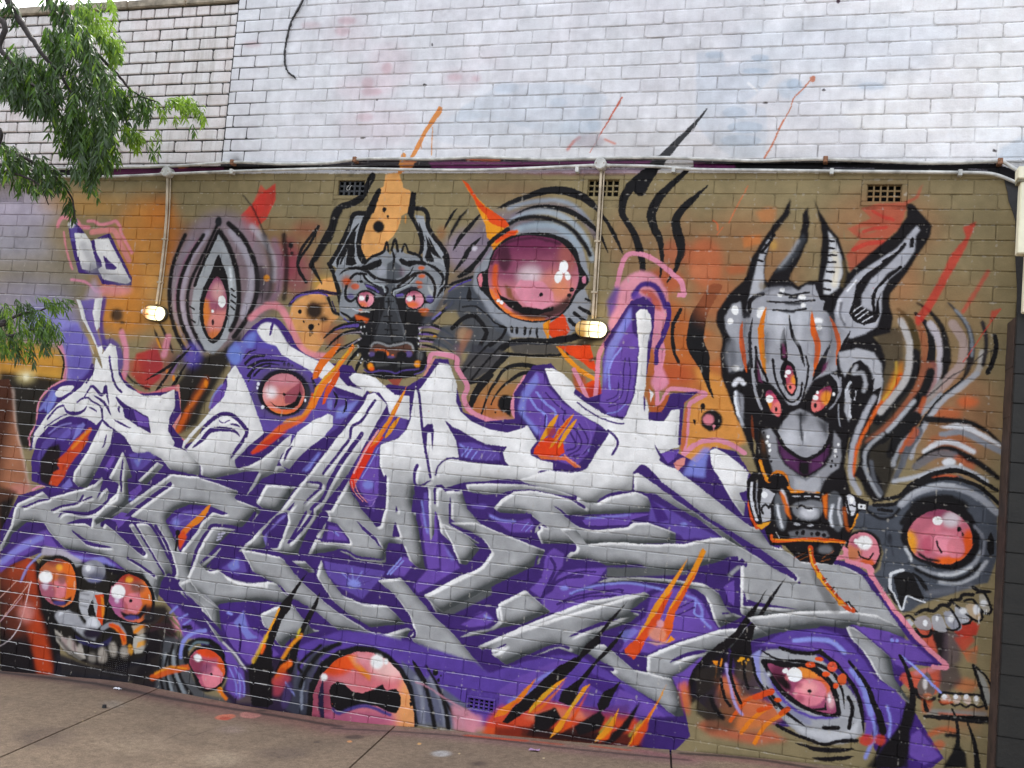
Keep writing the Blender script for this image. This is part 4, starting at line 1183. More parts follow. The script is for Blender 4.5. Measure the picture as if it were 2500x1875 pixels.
x p 1700 790 1720 880 2070 930 1900 920 1700 910
x p 1310 670 1480 660 1600 580 1660 575 1680 620 1680 950 1640 960 1580 900 1540 790 1500 760 1300 740 1400 700
x v 24 36 990 10 1300 235 1560 390 1840 565 2035 708
=
p 6a4aa2:5 370 560 420 520 490 560 480 640 420 720 330 860 260 800 340 720
p 6a4aa2:6 440 720 500 670 780 650 720 740 540 830 500 870 430 950 390 960 330 870 420 800
s U:3 20 400 590 430 650 400 730 340 850
s U:3 18 400 780 500 720 620 710
s U:3 14 420 760 560 690 700 680
e 8a90dc:10:80 490 790 30 14
p 6a4aa2:6 420 960 540 840 720 770 900 750 1100 790 1040 820 900 860 600 950
s 8a90dc:5 14 530 830 640 790 800 760 960 760 1160 800
s U:3 14 440 900 600 840 860 800 880 815
s U:3 12 500 890 640 850 840 840
p 5a5c5c:6 780 650 1000 650 1340 680 1300 700 1000 710 780 720
L 700 750 800 720 1000 715 1200 730 1440 760 1540 830 1580 920 1620 960 1700 980 1540 1060 1500 1000 1470 900 1440 840 1380 800 1200 760 960 745
x s 10 1600 960 1560 960
=
@L
L 90 690 130 675 200 710 290 780 350 840 340 960 290 980 330 1060 320 1140 240 1030 160 890 100 780
=
@J
p 7f86d2:16:85 980 1690 1060 1560 1180 1450 1230 1450 1200 1560 1180 1720
@H
p U:3 1310 670 1480 660 1600 580 1660 575 1680 620 1680 950 1640 960 1580 900 1540 790 1500 760 1300 740 1400 700
p 6a4aa2:3 1570 780 1640 740 1640 910 1600 880
p 9a9a9c:6 1590 700 1660 640 1690 640 1610 720
e U:2 1690 615 20 24
e U:2 1715 630 12 16
p U:2 1690 800 1710 860 1760 880 2080 935 1740 900
s U:2 26 1500 350 1700 490 1900 640 2030 705
e U:2 2052 722 12 16
e U:2 2075 748 8 9
p 6a4aa2:8 1080 840 1200 790 1320 800 1420 880 1480 1000 1540 1070 1240 1150 1060 1230 900 1200 860 1240 940 1060 1040 980
s 8a90dc:5 16 1310 840 1380 870 1420 940 1420 1000 1480 1060
s 8a90dc:4 14 1380 880 1370 960 1420 990
s U:3 10 1220 940 1360 880
s U:3 10 1240 980 1370 920
p 8a90dc:10:50 860 1090 960 1060 1000 1080 900 1160
L 1050 1245 1240 1165 1540 1070 1740 1050 2212 985 2212 1060 2000 1080 1800 1130 1600 1200 1460 1240 1380 1330 1240 1420 1130 1440 1050 1400
x t 26 1200 1290 1320 1240 1460 1210
=
p 6a4aa2:5 1220 1390 1300 1350 1420 1250 1440 1280 1340 1440 1270 1500
L 640 880 1030 815 1045 850 920 900 560 1020 440 1040 0 1180 0 1140 300 1010
L 0 1200 100 1150 440 1040 920 960 995 970 940 1020 740 1090 640 1170 760 1170 960 1340 1210 1400 1270 1500 1300 1659 1240 1659 1120 1560 960 1470 880 1420 700 1260 620 1220 540 1200 440 1170 100 1310 0 1220
x t 30 510 1120 700 1050 920 960
x s 22 0 1190 60 1180 110 1155
x s 18 0 1230 90 1310 300 1220 440 1175 540 1190
x s 26 590 1215 700 1280 820 1340
=
s U:2 8 530 1190 536 1220
s U:2 8 548 1190 554 1225
p 5a3f96:10 -320 1620 -260 1420 0 1360 200 1290 460 1240 600 1250 760 1340 960 1470 1240 1659 600 1659 0 1659
p 6a4aa2:10 20 1500 200 1380 420 1290 580 1270 500 1380 240 1480 20 1600
s 8a90dc:10:70 22 300 1420 400 1360 520 1330
s 8088d2:14:60 30 120 1560 300 1470
p 412672:5 640 1350 860 1440 900 1480 760 1500 640 1430
p 6a4aa2:8 860 1470 1060 1560 1180 1659 800 1659
@I
s 8a90dc:8:80 26 1280 470 1320 490
e 8a90dc:16:90 1280 485 40 30
s 8a90dc:4 6 1280 480 1200 410
s 8a90dc:4 6 1280 480 1270 380
s 8a90dc:4 6 1290 480 1340 400
t U:3 12 1300 470 1390 390
t U:3 12 1310 490 1410 460
t U:3 12 1250 470 1180 400
t U:3 12 1260 450 1230 380
t U:3 12 1270 500 1230 490
t U:3 12 1300 520 1320 580
s 8a90dc:3 12 1510 420 1600 310
s 8a90dc:3 12 1530 420 1615 330
p 6a4aa2:6 1680 500 1780 390 1860 400 1990 380 1720 550
p 6a4aa2:5 1110 90 1170 100 1230 170 1240 195 1100 185
s 8a90dc:5 10 1150 130 1180 160
p 7a6ab8:5 670 170 800 20 830 20 700 140 690 230
L 690 690 760 640 790 640
L 100 480 180 450 220 540 370 650 380 800 400 870 560 1050 540 1060 400 920 260 700 250 640 150 560
x t 14 100 490 180 570 260 640 330 760
=
L 240 420 360 390 500 480 620 480 710 470 790 520 820 560 870 560 880 590 700 600 540 600 420 600 340 570 270 510
L 160 440 210 320 280 390 400 420 420 460 540 510 640 520 700 470 760 480 800 540 840 560 850 620 700 600 500 610 380 620 360 640 280 560 220 530
=
p h:4 400 425 470 460 560 480 620 480 705 475 700 515 600 500 500 490 430 460
p 412672 360 380 500 280 560 310 600 400 680 460 600 470 460 440
p 5f489a:8 390 380 500 300 540 330 560 400 500 430
p 8088d2:12:80 430 360 500 310 510 380 460 400
p 412672 380 620 470 610 620 600 780 610 640 680 660 760 760 860 820 930 900 960 960 1010 600 1060 560 1050 400 860
p 6a4aa2:8 400 760 470 740 540 660 580 780 640 820 780 960 700 1010 580 1040 440 880
p 8088d2:8:80 470 750 540 665 570 800 640 850 560 860 520 800
s 8a90dc:6 14 430 680 460 690
s U:3 16 510 760 520 850 510 940
L 690 670 760 640 860 620 1000 790 1060 800 960 830 850 860 800 920 740 850 680 780 640 700
=
s U:3 20 600 640 640 700 660 770 700 800
L 520 250 780 300 820 330 960 480 1180 680 1400 810 1480 830 1640 780 1670 790 1640 850 1600 870 1720 930 1600 930 1440 860 1260 800 1180 800 1040 680 860 580 790 500 700 460 600 400
x s 26 830 330 960 480 1150 640 1250 700 1400 780
x t 12 870 590 900 660 940 680 950 740
x s 20 900 610 930 640 960 640
=
L 860 330 950 330 1000 380 1020 410 980 410 900 360
L 1060 320 1100 420 1200 560 1340 620 1500 630 1560 680 1630 760 1560 760 1400 780 1260 700 1130 590 1030 430
=
L 1440 460 1600 445 1840 720 1960 830 2200 1110 2200 1150 2120 1080 1950 1020 1820 960 1690 880 1660 850 1690 800 1660 700 1560 560
=
p U 1060 310 1500 350 1500 400 1060 330
s U:3 16 1660 780 1690 800 1680 850 1610 860
L 1760 560 2000 430 2160 370 2212 300 2212 560 1960 680 1840 680
=
p U 1900 700 2212 560 2212 640 2010 720 1960 760 1980 820 2100 850 2212 800 2212 880 2100 900 1960 800
p 6a4aa2:5 2000 750 2140 670 2212 700 2212 790 2100 800
p 555757:8 1850 690 2212 520 2212 560 1960 690
@T
L 680 0 860 0 1000 60 1330 190 1290 280 1100 370 640 610 510 500 900 300 970 200 900 100
x s 10 1280 230 1240 330 1150 380
x t 12 1150 390 1010 440 880 530
=
L 620 0 760 60 890 180 800 290 750 280 700 150
=
L 1010 550 1190 460 1370 600 1200 680 1000 720 900 760 740 780 830 740 980 700 1030 660 1020 600
=
p U:4 720 660 860 620 960 590 1020 660 960 720 840 740 740 700
p 6a4aa2:5 760 690 930 600 990 660 920 700 820 710
s 8a90dc:6 14 920 630 960 650
L 870 840 980 790 1420 640 2000 470 2040 500 1900 600 1970 620 1940 650 1700 720 1620 780 1700 790 1560 900 1420 850 1330 880 1060 980 960 900
x t 30 1070 820 990 870 920 860 930 870
x s 16 940 880 1060 970
x s 20 1060 980 1300 870 1420 830 1490 850
x t 26 1480 780 1700 690 1960 640
=
@R
p 120f10:10:97 240 300 300 230 400 220 480 260 560 270 720 280 850 330 960 330 1040 480 1040 700 1100 800 1060 900 960 960 800 1000 600 960 460 900 360 780 310 600 260 460
p 1d1a22:16:95 380 880 600 960 760 980 1000 900 1040 1000 900 1080 760 1090 500 1050 360 1010 380 920
p 222026:14:95 360 1000 880 1060 860 1110 360 1050
g b5603a e07a3c 260 400 510 400 330 260 400 240 470 270 510 350 518 450 490 540 430 575 340 550 280 490 255 400 270 310
[ p 330 260 400 240 470 270 510 350 518 450 490 540 430 575 340 550 280 490 255 400 270 310
e 7a2c30:24:80 400 260 100 40
e e06a20:20:95 470 380 60 150
e a85a70:24:95 310 480 70 90
p e08088:8 360 400 430 370 450 420 440 500 400 520 370 500 380 460
e 6a4a44:16:70 420 380 30 40
p 1a1216:5 335 500 360 520 420 540 480 500 480 520 440 560 380 560 350 530
e 4a4080:8 400 545 44 16
e e8a030:8 400 305 22 22
]
e h:4 308 370 46 40
e d8c8d8:12:80 305 430 22 24
e 181216 390 435 7 7
s f0d0b0:4 6 505 400 500 450
g b05a70 e0702a 740 520 1030 520 760 420 830 350 900 355 980 400 1020 480 1026 560 1000 640 940 680 860 670 780 620 735 540 740 470
[ p 760 420 830 350 900 355 980 400 1020 480 1026 560 1000 640 940 680 860 670 780 620 735 540 740 470
e a83018:30:90 880 370 120 40
e e8742c:24:90 990 520 60 140
e b06090:30:90 770 560 60 100
p e08088:8 830 520 880 480 940 470 960 560 920 620 860 600 860 560
e 6a4a44:20:80 930 440 50 40
p 1a1216:5 810 600 860 620 930 620 990 550 985 600 950 650 880 660 830 640
e 4a4080:8 890 645 50 16
e e8a030:10 870 390 26 20
]
e h:4 798 470 48 48
e e8d8e8:10:90 790 528 16 18
e 181216 883 533 11 11
s f0d0b0:3 8 1005 490 1008 520
e 8a8a92:4 632 330 80 76
e 4a4a60:20:80 650 370 60 30
e c0c0c8:16 600 310 40 30
e f0f0f0:6 595 310 18 20
e 6a6a9a:12:70 640 390 50 14
p 9a9a9c:8 480 250 560 280 520 300 480 290
p b5b5b8:6 540 470 620 460 690 480 700 520 680 700 640 740 560 640 530 560
p 161214 622 520 650 650 600 640 590 600
p d8481c:3 640 490 700 490 706 560 690 700 650 640 660 560
p e8901e:4:80 680 500 704 520 704 620 690 660
s 6a6a6c:6:70 10 540 480 600 490
s 6a6a6c:6:70 10 535 520 600 530
s 6a6a6c:6:70 10 535 560 590 570
e a8a8ac:10 430 630 60 44
e dcdce0:10 425 625 30 24
p a8a8ac:10 440 600 520 620 560 680 620 720 660 740 640 800 560 770 480 700 400 690 380 650
e e0e0e4:10:80 620 690 40 50
s 8a8a90:8 30 690 720 740 690 800 700 840 760
p e2701e:4 730 700 760 680 800 700 850 760 856 820 830 835 810 760 770 720
s d84818:4 16 740 690 800 720 840 800
p 2c2850:8 500 760 560 790 640 830 720 800 760 760 740 830 640 850 540 820
e 241c2c:16 620 750 60 40
p b5ada0:8 370 720 420 760 450 830 560 850 580 920 540 930 440 870 380 800
p b09a94:10:90 400 770 500 800 540 880 450 860
e b3a99e:10 470 830 16 60
e b0a69a:10 540 870 18 50
e 8c847a:14 620 920 30 36
e a89e92:14 690 900 30 56
e b8aea0:14 760 860 26 50
e a59c90:14 840 880 32 46
e e8a030:8:70 880 860 20 40
s 161014:12:70 24 380 760 450 850 560 930 680 960 800 940 880 900
s 161014:8:60 10 500 780 510 880
s 161014:8:60 10 585 800 590 930
s 161014:8:60 10 655 840 655 940
s 161014:8:60 10 725 840 730 930
s 161014:8:60 10 800 820 800 920
s 161214:3 20 330 255 400 235 475 268 515 350 524 450 495 545 430 585 340 560
s 161214:3 22 760 420 830 345 900 348 985 395 1028 480 1034 560 1005 645 940 690 860 682 775 630
p b5b0a4:6 900 780 960 750 1020 790 960 880 910 890 900 840
p e8a030:5:90 930 810 1000 790 980 830 920 850
p b5a088:5 890 700 960 690 1060 660 1130 600 1150 640 1060 720 930 760 900 740
s e8881e:4 24 910 740 970 700 1050 700 1100 640
p e08a9a:5:90 990 750 1060 680 1140 680 1200 720 1180 750 1080 720
s e08a9a 10 1140 650 1260 780
s e08a9a 10 1170 640 1280 770
s e08a9a 10 1150 740 1230 820
s e08a9a 10 1110 740 1190 810
s d05a18:4:90 30 1160 770 1150 830 1100 870
s e8901e:4 12 1120 800 1110 850
e 9a9a98:6 1000 640 30 20
@I
p 5a3f96:10 860 980 1000 870 1200 800 1450 820 1700 890 2100 1010 2260 1150 2260 1430 1960 1420 900 1420
@R
p 1a1418:20:96 960 560 1120 560 1200 760 1130 900 1080 1140 860 1120 980 900
@I
p 2c2036:14 390 1200 480 1060 700 980 900 980 980 1100 980 1500 480 1500
p 4a4a58:20:95 880 1000 1000 920 1060 1000 980 1200 980 1500 860 1500
p 241c22:20:90 -460 1180 0 1150 60 1400 -460 1400
@I
p 4a4c50:16:95 0 850 140 840 160 1000 200 1120 280 1230 440 1270 460 1290 60 1260 -60 1200
s 9aa0a4:10:80 20 10 960 20 1100 60 1220
s 9aa0a4:10:80 24 60 940 80 1080 140 1230
s 181617:4 20 60 900 40 1000 60 1100 110 1220
s 181617:4 20 100 900 90 1020 120 1130 190 1240
s 181617:4 20 30 960 10 1050 30 1200
s 181617:4 20 -20 980 -30 1080 0 1220
s d85a1c:5:90 40 -80 1120 20 1080 100 1060 160 1050
s e8901e:4:80 16 -60 1090 40 1050 150 1060
p 6a4aa2:10 40 620 90 640 240 780 420 900 540 1080 550 1240 500 1270 420 1200 440 1060 380 940 240 860 130 850 100 740
s 8a90dc:5 12 40 680 90 640
s 8a90dc:5 10 100 720 160 690
s 8a90dc:5 10 130 760 180 730
s 8a90dc:5:90 24 110 980 130 880 190 820 280 800
s 181617:5 40 150 1010 150 930 200 880 280 870 360 910 400 980
s 7a9098:6:70 14 170 930 220 880 300 890
s 8a90dc:4 8 440 1050 480 1140 490 1240
s 8a90dc:4 8 480 1050 510 1140 510 1250
s 8a90dc:4 8 510 1090 540 1160 540 1240
s 1c1620:4 20 130 780 180 770
s 1c1620:4 16 160 790 190 785
t U:3 30 140 560 400 840 560 1080
s e8e4e0:4:80 12 400 880 480 960 550 1060
c 181617:6 160 1010 190 940 260 900 350 920 410 990 425 1090 390 1180 290 1215 230 1190 200 1110
c b85a70 172 1020 200 950 260 925 340 945 400 1010 410 1090 380 1160 310 1195 260 1180 230 1120
[ c 172 1020 200 950 260 925 340 945 400 1010 410 1090 380 1160 310 1195 260 1180 230 1120
e e04a1c:20 330 940 110 50
e e05a20:20 400 1030 40 90
e 8a3a50:20 220 1040 50 80
e e0808c:8 330 1120 70 80
e 8a4a6a:16:80 290 1060 40 40
]
e h:4 228 985 28 26
e 161214 320 1095 9 9
s 161214:4 18 290 1205 370 1190
e e8901e:3 380 1200 16 20
s e87a1c:4 24 370 1200 420 1260
p 6a5a50:16:50 500 1250 590 1230 600 1290 480 1290
p 161214 970 405 870 580 850 660 790 740 760 830 730 920 730 1060 700 1180 740 1290 700 1320 600 1310 580 1230 570 1060 640 940 690 830 760 690 790 620 820 585
p 161214 1055 540 1040 620 1010 690 960 780 920 880 900 980 870 1080 800 1160 760 1100 730 1110 790 1000 850 900 920 790 960 700 1000 640
p 161214:8 580 1040 740 1040 730 1300 590 1300
s e89a20:3 14 780 650 740 740 700 820 660 920
s d8a82a:6:80 26 690 840 640 940 600 1010
s e8601c:4 20 680 900 660 950
s e89020:4 22 930 830 860 900 800 990
s e86a1c:5 44 850 1020 800 1060 770 1120
s c84a1c:12:80 60 800 1080 760 1150
s d8c038:4 12 920 790 900 840
p c04858:16:70 740 1130 820 1090 860 1120 780 1240 740 1240
s 9098dc:4 10 820 1150 890 1250
s 4a3a6a:12:70 60 840 1180 820 1300
s 2a2430:8 24 890 1260 900 1320
p 5a3f96:12 920 900 1160 820 1400 860 1640 920 1900 960 2200 1120 2200 1300 2040 1300 1960 1250 1700 1000 1480 900 1200 880 1000 950 900 1120
p 3a3c48:14:95 900 1120 960 1000 1080 900 1200 880 1040 1000 970 1120 960 1250 980 1380 820 1340 880 1240
s 8a90a0:8:80 20 940 1140 930 1240 930 1330
s 181617:4 22 1060 900 960 980 910 1040 930 1080
s 181617:5 30 1190 885 1060 950 960 1080 920 1180
p 606470:16:90 1600 1000 1700 1080 1900 1200 2040 1300 2100 1440 1960 1470 1700 1440
s 8a8c98:10:80 30 1700 1120 1740 1240 1750 1420
s 8a8c98:10:80 30 1800 1120 1880 1300 1900 1440
t 181617:3 30 1680 1000 1720 1080 1780 1160
s 181617:4 30 1700 1060 1760 1160 1800 1300 1830 1460
v 181617:4 14 36 1770 1040 1840 1160 1900 1320 1920 1460
v 181617:4 12 30 1850 1180 1930 1330 2000 1440
s d090a0:5:80 10 1700 1150 1800 1190 1900 1260 2060 1350
p d8909c:20:80 1940 1300 2060 1340 2120 1400 2100 1500 1960 1470
e 181617:3 1832 1083 20 22
e 181617:3 1853 1135 9 14
e 181617 1870 1105 5 7
e 1c1320:8 1700 1440 10 10
p 181617:8 960 1380 980 1160 1060 1010 1180 930 1300 900 1420 910 1520 960 1620 1060 1680 1180 1720 1440 1660 1470
p e0807c 1000 1390 1010 1230 1060 1100 1160 1000 1280 945 1400 945 1500 990 1590 1080 1650 1200 1690 1360 1690 1450 1300 1450
[ p 1000 1390 1010 1230 1060 1100 1160 1000 1280 945 1400 945 1500 990 1590 1080 1650 1200 1690 1360 1690 1450 1300 1450
g a04a5e d87a80 1000 1300 1300 1200 900 900 1700 900 1700 1500 900 1500
e eaa060:50:95 1660 1320 100 220
e d87078:60:80 1450 1150 150 110
e f0c0b8:50:90 1520 1040 120 90
e dd4a18:24:95 1160 1030 120 80
p e0501a:12:95 1060 1090 1200 960 1290 960 1340 1040 1400 1140 1280 1060 1160 1060
p e88a2a:12:90 1240 970 1310 970 1300 1010 1400 1100 1390 1140 1290 1050
e e89aa0:40:80 1340 990 60 40
e 8a3a50:50:80 1090 1250 60 120
e b0587a:40:80 1300 1400 260 60
]
e h:14 1440 1010 44 50
e h:6 1500 1010 14 20
e h:5 1080 1118 24 26
p 161214:3 1120 1220 1130 1170 1170 1145 1220 1160 1270 1210 1340 1225 1410 1200 1480 1160 1500 1210 1540 1195 1570 1195 1600 1240 1600 1300 1570 1360 1520 1350 1440 1310 1340 1300 1250 1330 1180 1350 1130 1310
s 4a3f80:6 22 1140 1330 1180 1360 1260 1330 1350 1310 1440 1330 1530 1370
t 241c38:3 36 1075 1140 1060 1280 1080 1390
s 241c38:4 26 1050 1290 1070 1390
e 161214:2 1668 1270 8 10
e 161214:2 1668 1300 9 14
s 161214 6 1150 1355 1150 1390
@T
p d84a18:24:90 940 1320 1030 1240 1200 1250 1320 1200 1700 1280 1900 1300 2000 1380 1960 1520 1400 1480 900 1440
p d88a98:24:80 780 1290 900 1310 920 1400 800 1420
p d87a5a:20:80 1180 1320 1400 1250 1660 1290 1600 1330 1300 1350
p 5a2c60:20:60 1560 1260 1700 1240 1900 1240 1880 1330 1600 1320
p 161214:4 1885 535 1800 650 1700 770 1710 810 1620 880 1580 920 1510 1000 1440 1070 1400 1100 1300 1210 1180 1290 1080 1360 1040 1350 1100 1270 1200 1170 1320 1060 1420 970 1560 900 1600 830 1680 760 1760 660
p 161214:4 1890 695 1820 800 1780 860 1680 950 1620 1040 1560 1110 1540 1200 1500 1240 1420 1210 1440 1140 1560 1060 1680 920 1790 800
p 161214:8 1260 1300 1400 1250 1440 1320 1360 1400 1250 1420
p 161214:4 1845 1065 1800 1150 1750 1250 1700 1290 1680 1230 1720 1150 1790 1110
p 161214:10 1600 1330 1700 1270 1740 1320 1700 1400 1560 1440 1520 1380
p 161214:5 1980 1200 1930 1310 1890 1400 1800 1480 1730 1510 1740 1450 1840 1380 1920 1270
p 1a1214:18:85 1000 1400 1200 1380 1500 1400 1720 1420 1960 1420 1980 1540 1500 1490 1000 1440
p 161214:16:80 1240 1360 1400 1400 1500 1380 1700 1400 1740 1500 1400 1470 1200 1440
p e07a1c:4 1280 1045 1180 1190 1060 1300 980 1320 1010 1270 1120 1200 1200 1120
p e0481a:8:90 1200 1150 1130 1230 1030 1290 1000 1310 1080 1260
p e8941e:4 1480 1045 1400 1120 1300 1220 1210 1300 1230 1250 1310 1160 1410 1080
p dd6a1a:6 1470 1060 1390 1150 1300 1240 1200 1300 1300 1270 1400 1160
s b8b030:5:70 10 1380 1110 1290 1200 1230 1280
p e8941e:4 1640 1085 1590 1160 1500 1280 1440 1400 1360 1460 1400 1380 1480 1270 1580 1120
p dd501a:6 1640 1100 1590 1190 1520 1300 1420 1430 1500 1380 1560 1270
s c8b030:5:70 12 1560 1170 1490 1270
p e8941e:4 1830 1255 1760 1360 1680 1450 1660 1480 1750 1460 1800 1360
p dd501a:6 1820 1290 1780 1400 1690 1490 1760 1460
s a8b040:6:70 14 1780 1320 1700 1420
p e8941e:4 2150 1090 2100 1190 2020 1310 1940 1400 1880 1520 1980 1440 2040 1320 2130 1150
p dd501a:6 2120 1160 2030 1320 2020 1400 1960 1500 1890 1520 1950 1420
s a8a040:8:70 14 1980 1340 1900 1440
p 8a2a18:16:70 1000 1380 1180 1400 1160 1460 980 1440
@H
p e8901e:3 1325 590 1280 690 1200 830 1120 980 1020 1120 900 1220 930 1200 1000 1090 1100 900 1180 790 1240 710
p d84a1a:4 1230 800 1180 900 1120 1040 1040 1140 1000 1230 960 1270 900 1230 900 1200 1000 1110 1110 960 1170 860
p e8901e:3 1425 520 1450 540 1380 700 1300 840 1220 930 1160 1040 1200 920 1300 760
p dd5a1a:3 1400 640 1310 830 1240 960 1220 1080 1170 1150 1130 1150 1140 1060 1210 930 1300 800
e e09070:14:90 1120 1100 60 50
e e8a0a0:10:90 1140 1030 24 30
p e0a080:8:80 1040 1150 1130 1160 1200 1130 1240 1140 1120 1180
p e8901e:4 1210 1110 1240 1140 1180 1160
p 161214:3 1865 790 1800 910 1760 1000 1700 1080 1640 1160 1560 1220 1440 1330 1360 1430 1330 1540 1330 1420 1360 1340 1440 1240 1560 1150 1640 1090 1730 960 1800 880
p 161214:3 1990 715 1940 800 1840 960 1780 1060 1750 1160 1760 1250 1780 1330 1700 1320 1640 1280 1610 1200 1720 1060 1800 970 1880 850
p 161214:12:95 1380 1330 1500 1210 1610 1180 1600 1280 1560 1380 1480 1480 1400 1540 1340 1580 1320 1460
p d8683a:24:85 1260 1440 1320 1420 1340 1580 1330 1659 1290 1590
p 2a2018:12:95 1630 1260 1760 1260 1780 1340 1740 1420 1640 1400
p e88a1e:2 1490 1280 1530 1280 1525 1310 1515 1400 1508 1400 1510 1310
s e88a1e 12 1555 1270 1545 1320
e e8a020:2 1690 1272 20 16
e e8a020:2 1705 1300 18 14
e e8a020:2 1732 1278 9 9
e e8a020:2 1668 1282 10 8
@S
p 8a7b59:10 0 1340 160 1250 620 1400 1100 1450 1230 1560 1160 1659 500 1659 0 1560
p d8743a:30:85 120 1060 240 1030 340 1150 560 1250 620 1300 480 1380 300 1420 180 1340
p c8583a:30:70 0 1370 100 1320 300 1420 500 1400 620 1480 400 1500 100 1440
p 5a4030:30:80 60 1200 160 1120 300 1250 260 1400 60 1420
p 2a2420:14:90 0 1000 140 960 180 1060 110 1200 180 1330 80 1340 0 1300
p 4a3c34:24:85 260 1000 380 930 420 1080 500 1200 420 1160 300 1180
p 5a3f96:6 440 820 600 740 840 720 980 760 1080 860 1220 1060 1330 1120 1420 1220 1400 1320 1320 1440 1240 1440 1230 1330 1200 1230 1000 960 900 900 760 850 480 840
p 6a4aa2:8 380 830 620 800 840 800 980 900 1080 1000 1180 1160 1220 1300 1180 1440 1130 1480 1150 1300 1060 1120 960 980 840 880 560 830
p 9a9cd8:8:85 370 900 440 850 430 960 490 1100 560 1190 520 1230 420 1090
s 9098e0:6 30 660 800 800 790 920 810 1000 880
s 9098e0:6:90 40 1050 1000 1120 1100 1160 1220 1180 1300
c a5a5a8:5 450 880 560 860 700 890 800 900 920 1000 1010 1100 1080 1200 1120 1320 1120 1420 1020 1490 860 1490 700 1430 560 1300 460 1130 430 1000
s 8a8aa8:14:80 40 470 1000 520 1140 620 1260 760 1350
p c8c8ca:14:90 600 1320 760 1400 1000 1420 1100 1330 1080 1440 900 1480 720 1430
s 5a42a0:5 22 500 1050 560 1160 660 1260 800 1320 950 1310
c 161214:4 440 930 520 930 660 950 780 960 900 1050 950 1140 970 1240 970 1310 860 1310 740 1270 620 1200 530 1110 470 1010
c 9a4868:3 480 960 560 975 640 985 740 985 860 1060 910 1140 940 1230 935 1290 860 1285 760 1250 650 1180 560 1090
[ c 480 960 560 975 640 985 740 985 860 1060 910 1140 940 1230 935 1290 860 1285 760 1250 650 1180 560 1090
p 1c1014:14 510 1010 590 1030 640 1100 640 1140 600 1130 540 1080
e 5a2038:30:80 560 1000 60 40
e e88a2c:24:95 780 1010 110 50
e e86a30:24:90 860 1100 60 80
e e08090:10 770 1150 110 92
e ec9a9c:24 760 1120 60 40
e a04058:16:70 700 1190 30 30
e 8a3048:16:60 690 1100 30 20
p 161214:4 870 1150 880 1200 860 1250 790 1260 720 1240 800 1270 880 1270
e d8a0a4:16 910 1200 26 60
e f0e8e8:8 900 1190 10 30
]
e h:4 664 1030 54 48
e h:4 600 1002 20 18
e e8e8f0:8:80 487 1025 12 14
e e07a80:6 610 1050 10 20
e 161214 765 1141 14 13
t 161214:3 26 420 850 560 930 720 940 900 1000 980 1120 1000 1260
s 161214:3 26 570 850 640 870 740 885 830 880
p 161214:3 800 880 840 855 880 890 960 950 1040 1060 1100 1160 1140 1260 1120 1200 1040 1080 940 970 850 900
t 161214:3 30 940 960 1050 1090 1110 1240 1130 1420
v 161214:4 18 50 1030 940 1140 1080 1190 1200 1230 1300 1260 1410
v 161214:4 40 14 1230 1280 1260 1380 1250 1480 1220 1560
s 161214:4 24 1025 1180 1055 1260 1030 1390
t 161214:4 26 470 1100 580 1260 740 1380
s 161214:4 26 860 1390 960 1390
s 161214:3 24 545 1370 640 1420 740 1460 860 1500 960 1480 1085 1475
t 161214:3 34 670 1490 800 1530 940 1540 1070 1530
t 161214:3 30 780 1590 900 1600 1060 1580
s 161214:4 20 380 920 400 1040 480 1160 540 1250
e e05020:4 830 925 30 16
e e0583a:4 918 975 34 34
e e05020:4 770 962 34 20
e d85a2a:4 985 1060 32 40
e e05020:4 875 1025 26 18
e e05020:4 940 1105 20 20
s d85a1c:4 26 230 1340 340 1200 440 1180
s d84a1c:4 40 400 1180 510 1140
s e8801e:4 28 300 1420 400 1310 500 1240
s d85018:4 32 420 1270 500 1245
s e8801e:4 26 390 1490 470 1370 590 1290
s d85018:4 34 570 1290 620 1260
e d85018:4 550 1200 26 16
s b0a0d8:5 18 200 960 220 1060 260 1220 310 1300
s 161214:4 22 240 890 230 1020 270 1150 300 1220
s 161214:4 20 320 940 330 1050 350 1120
s 161214:4 20 170 1060 190 1180 230 1240
s 161214:5 34 100 1180 130 1260 180 1320
s 9098e0:5 14 1290 1240 1310 1340 1300 1450
s 9098e0:5:90 22 1190 1330 1210 1430 1180 1500 1140 1590
e c83a2c:8:90 1150 1470 50 40
e c84030:8:80 1240 1470 40 40
p 412672:4 1410 1230 1480 1290 1570 1440 1670 1590 1590 1659 1390 1659 1380 1440
p 6a4aa2:6 1450 1440 1500 1400 1650 1580 1540 1640 1420 1560
p 161214:5 1470 1140 1480 1290 1440 1420 1430 1560 1390 1659 1180 1659 1300 1470 1380 1360 1400 1260 1430 1170
p 161214:14:90 1140 1659 1280 1480 1440 1440 1430 1659
v 161214:4 20 44 1380 900 1430 1020 1460 1140 1460 1230
L 1000 690 1080 720 1180 800 1310 910 1340 1060 1440 1200 1440 1230 1340 1130 1240 1060 1120 860 1040 780
=
p 6a4aa2:6 1050 690 1260 700 1400 760 1480 830 1640 940 1500 960 1400 1000 1340 980 1310 900 1180 790
p 412672:10:90 1310 760 1440 780 1560 900 1400 940 1320 880
s 8a90dc:4 18 1380 900 1500 1000 1650 1150
e 8a90dc:4 1322 793 14 12
e 8a90dc:4 1355 795 12 12
L 340 640 700 600 1040 595 1220 630 1360 700 1450 770 1500 850 1420 790 1300 740 1050 690 1000 720 860 700 700 720 480 760 400 700
=
s U:3 24 1190 380 1330 600 1460 790
p b4622e:4:0 0 0 1 1 2 2
@L
p 8a7b59:20:90 1400 1500 2060 1500 2020 1659 1500 1659
p 4a4e56:10 1060 1040 1180 1060 1340 1040 1480 940 1600 860 1780 860 1960 980 2040 1100 2020 1240 2030 1420 1960 1600 1800 1659 1230 1659 1180 1540 1240 1500 1260 1380 1220 1270 1120 1230 1040 1220
@S
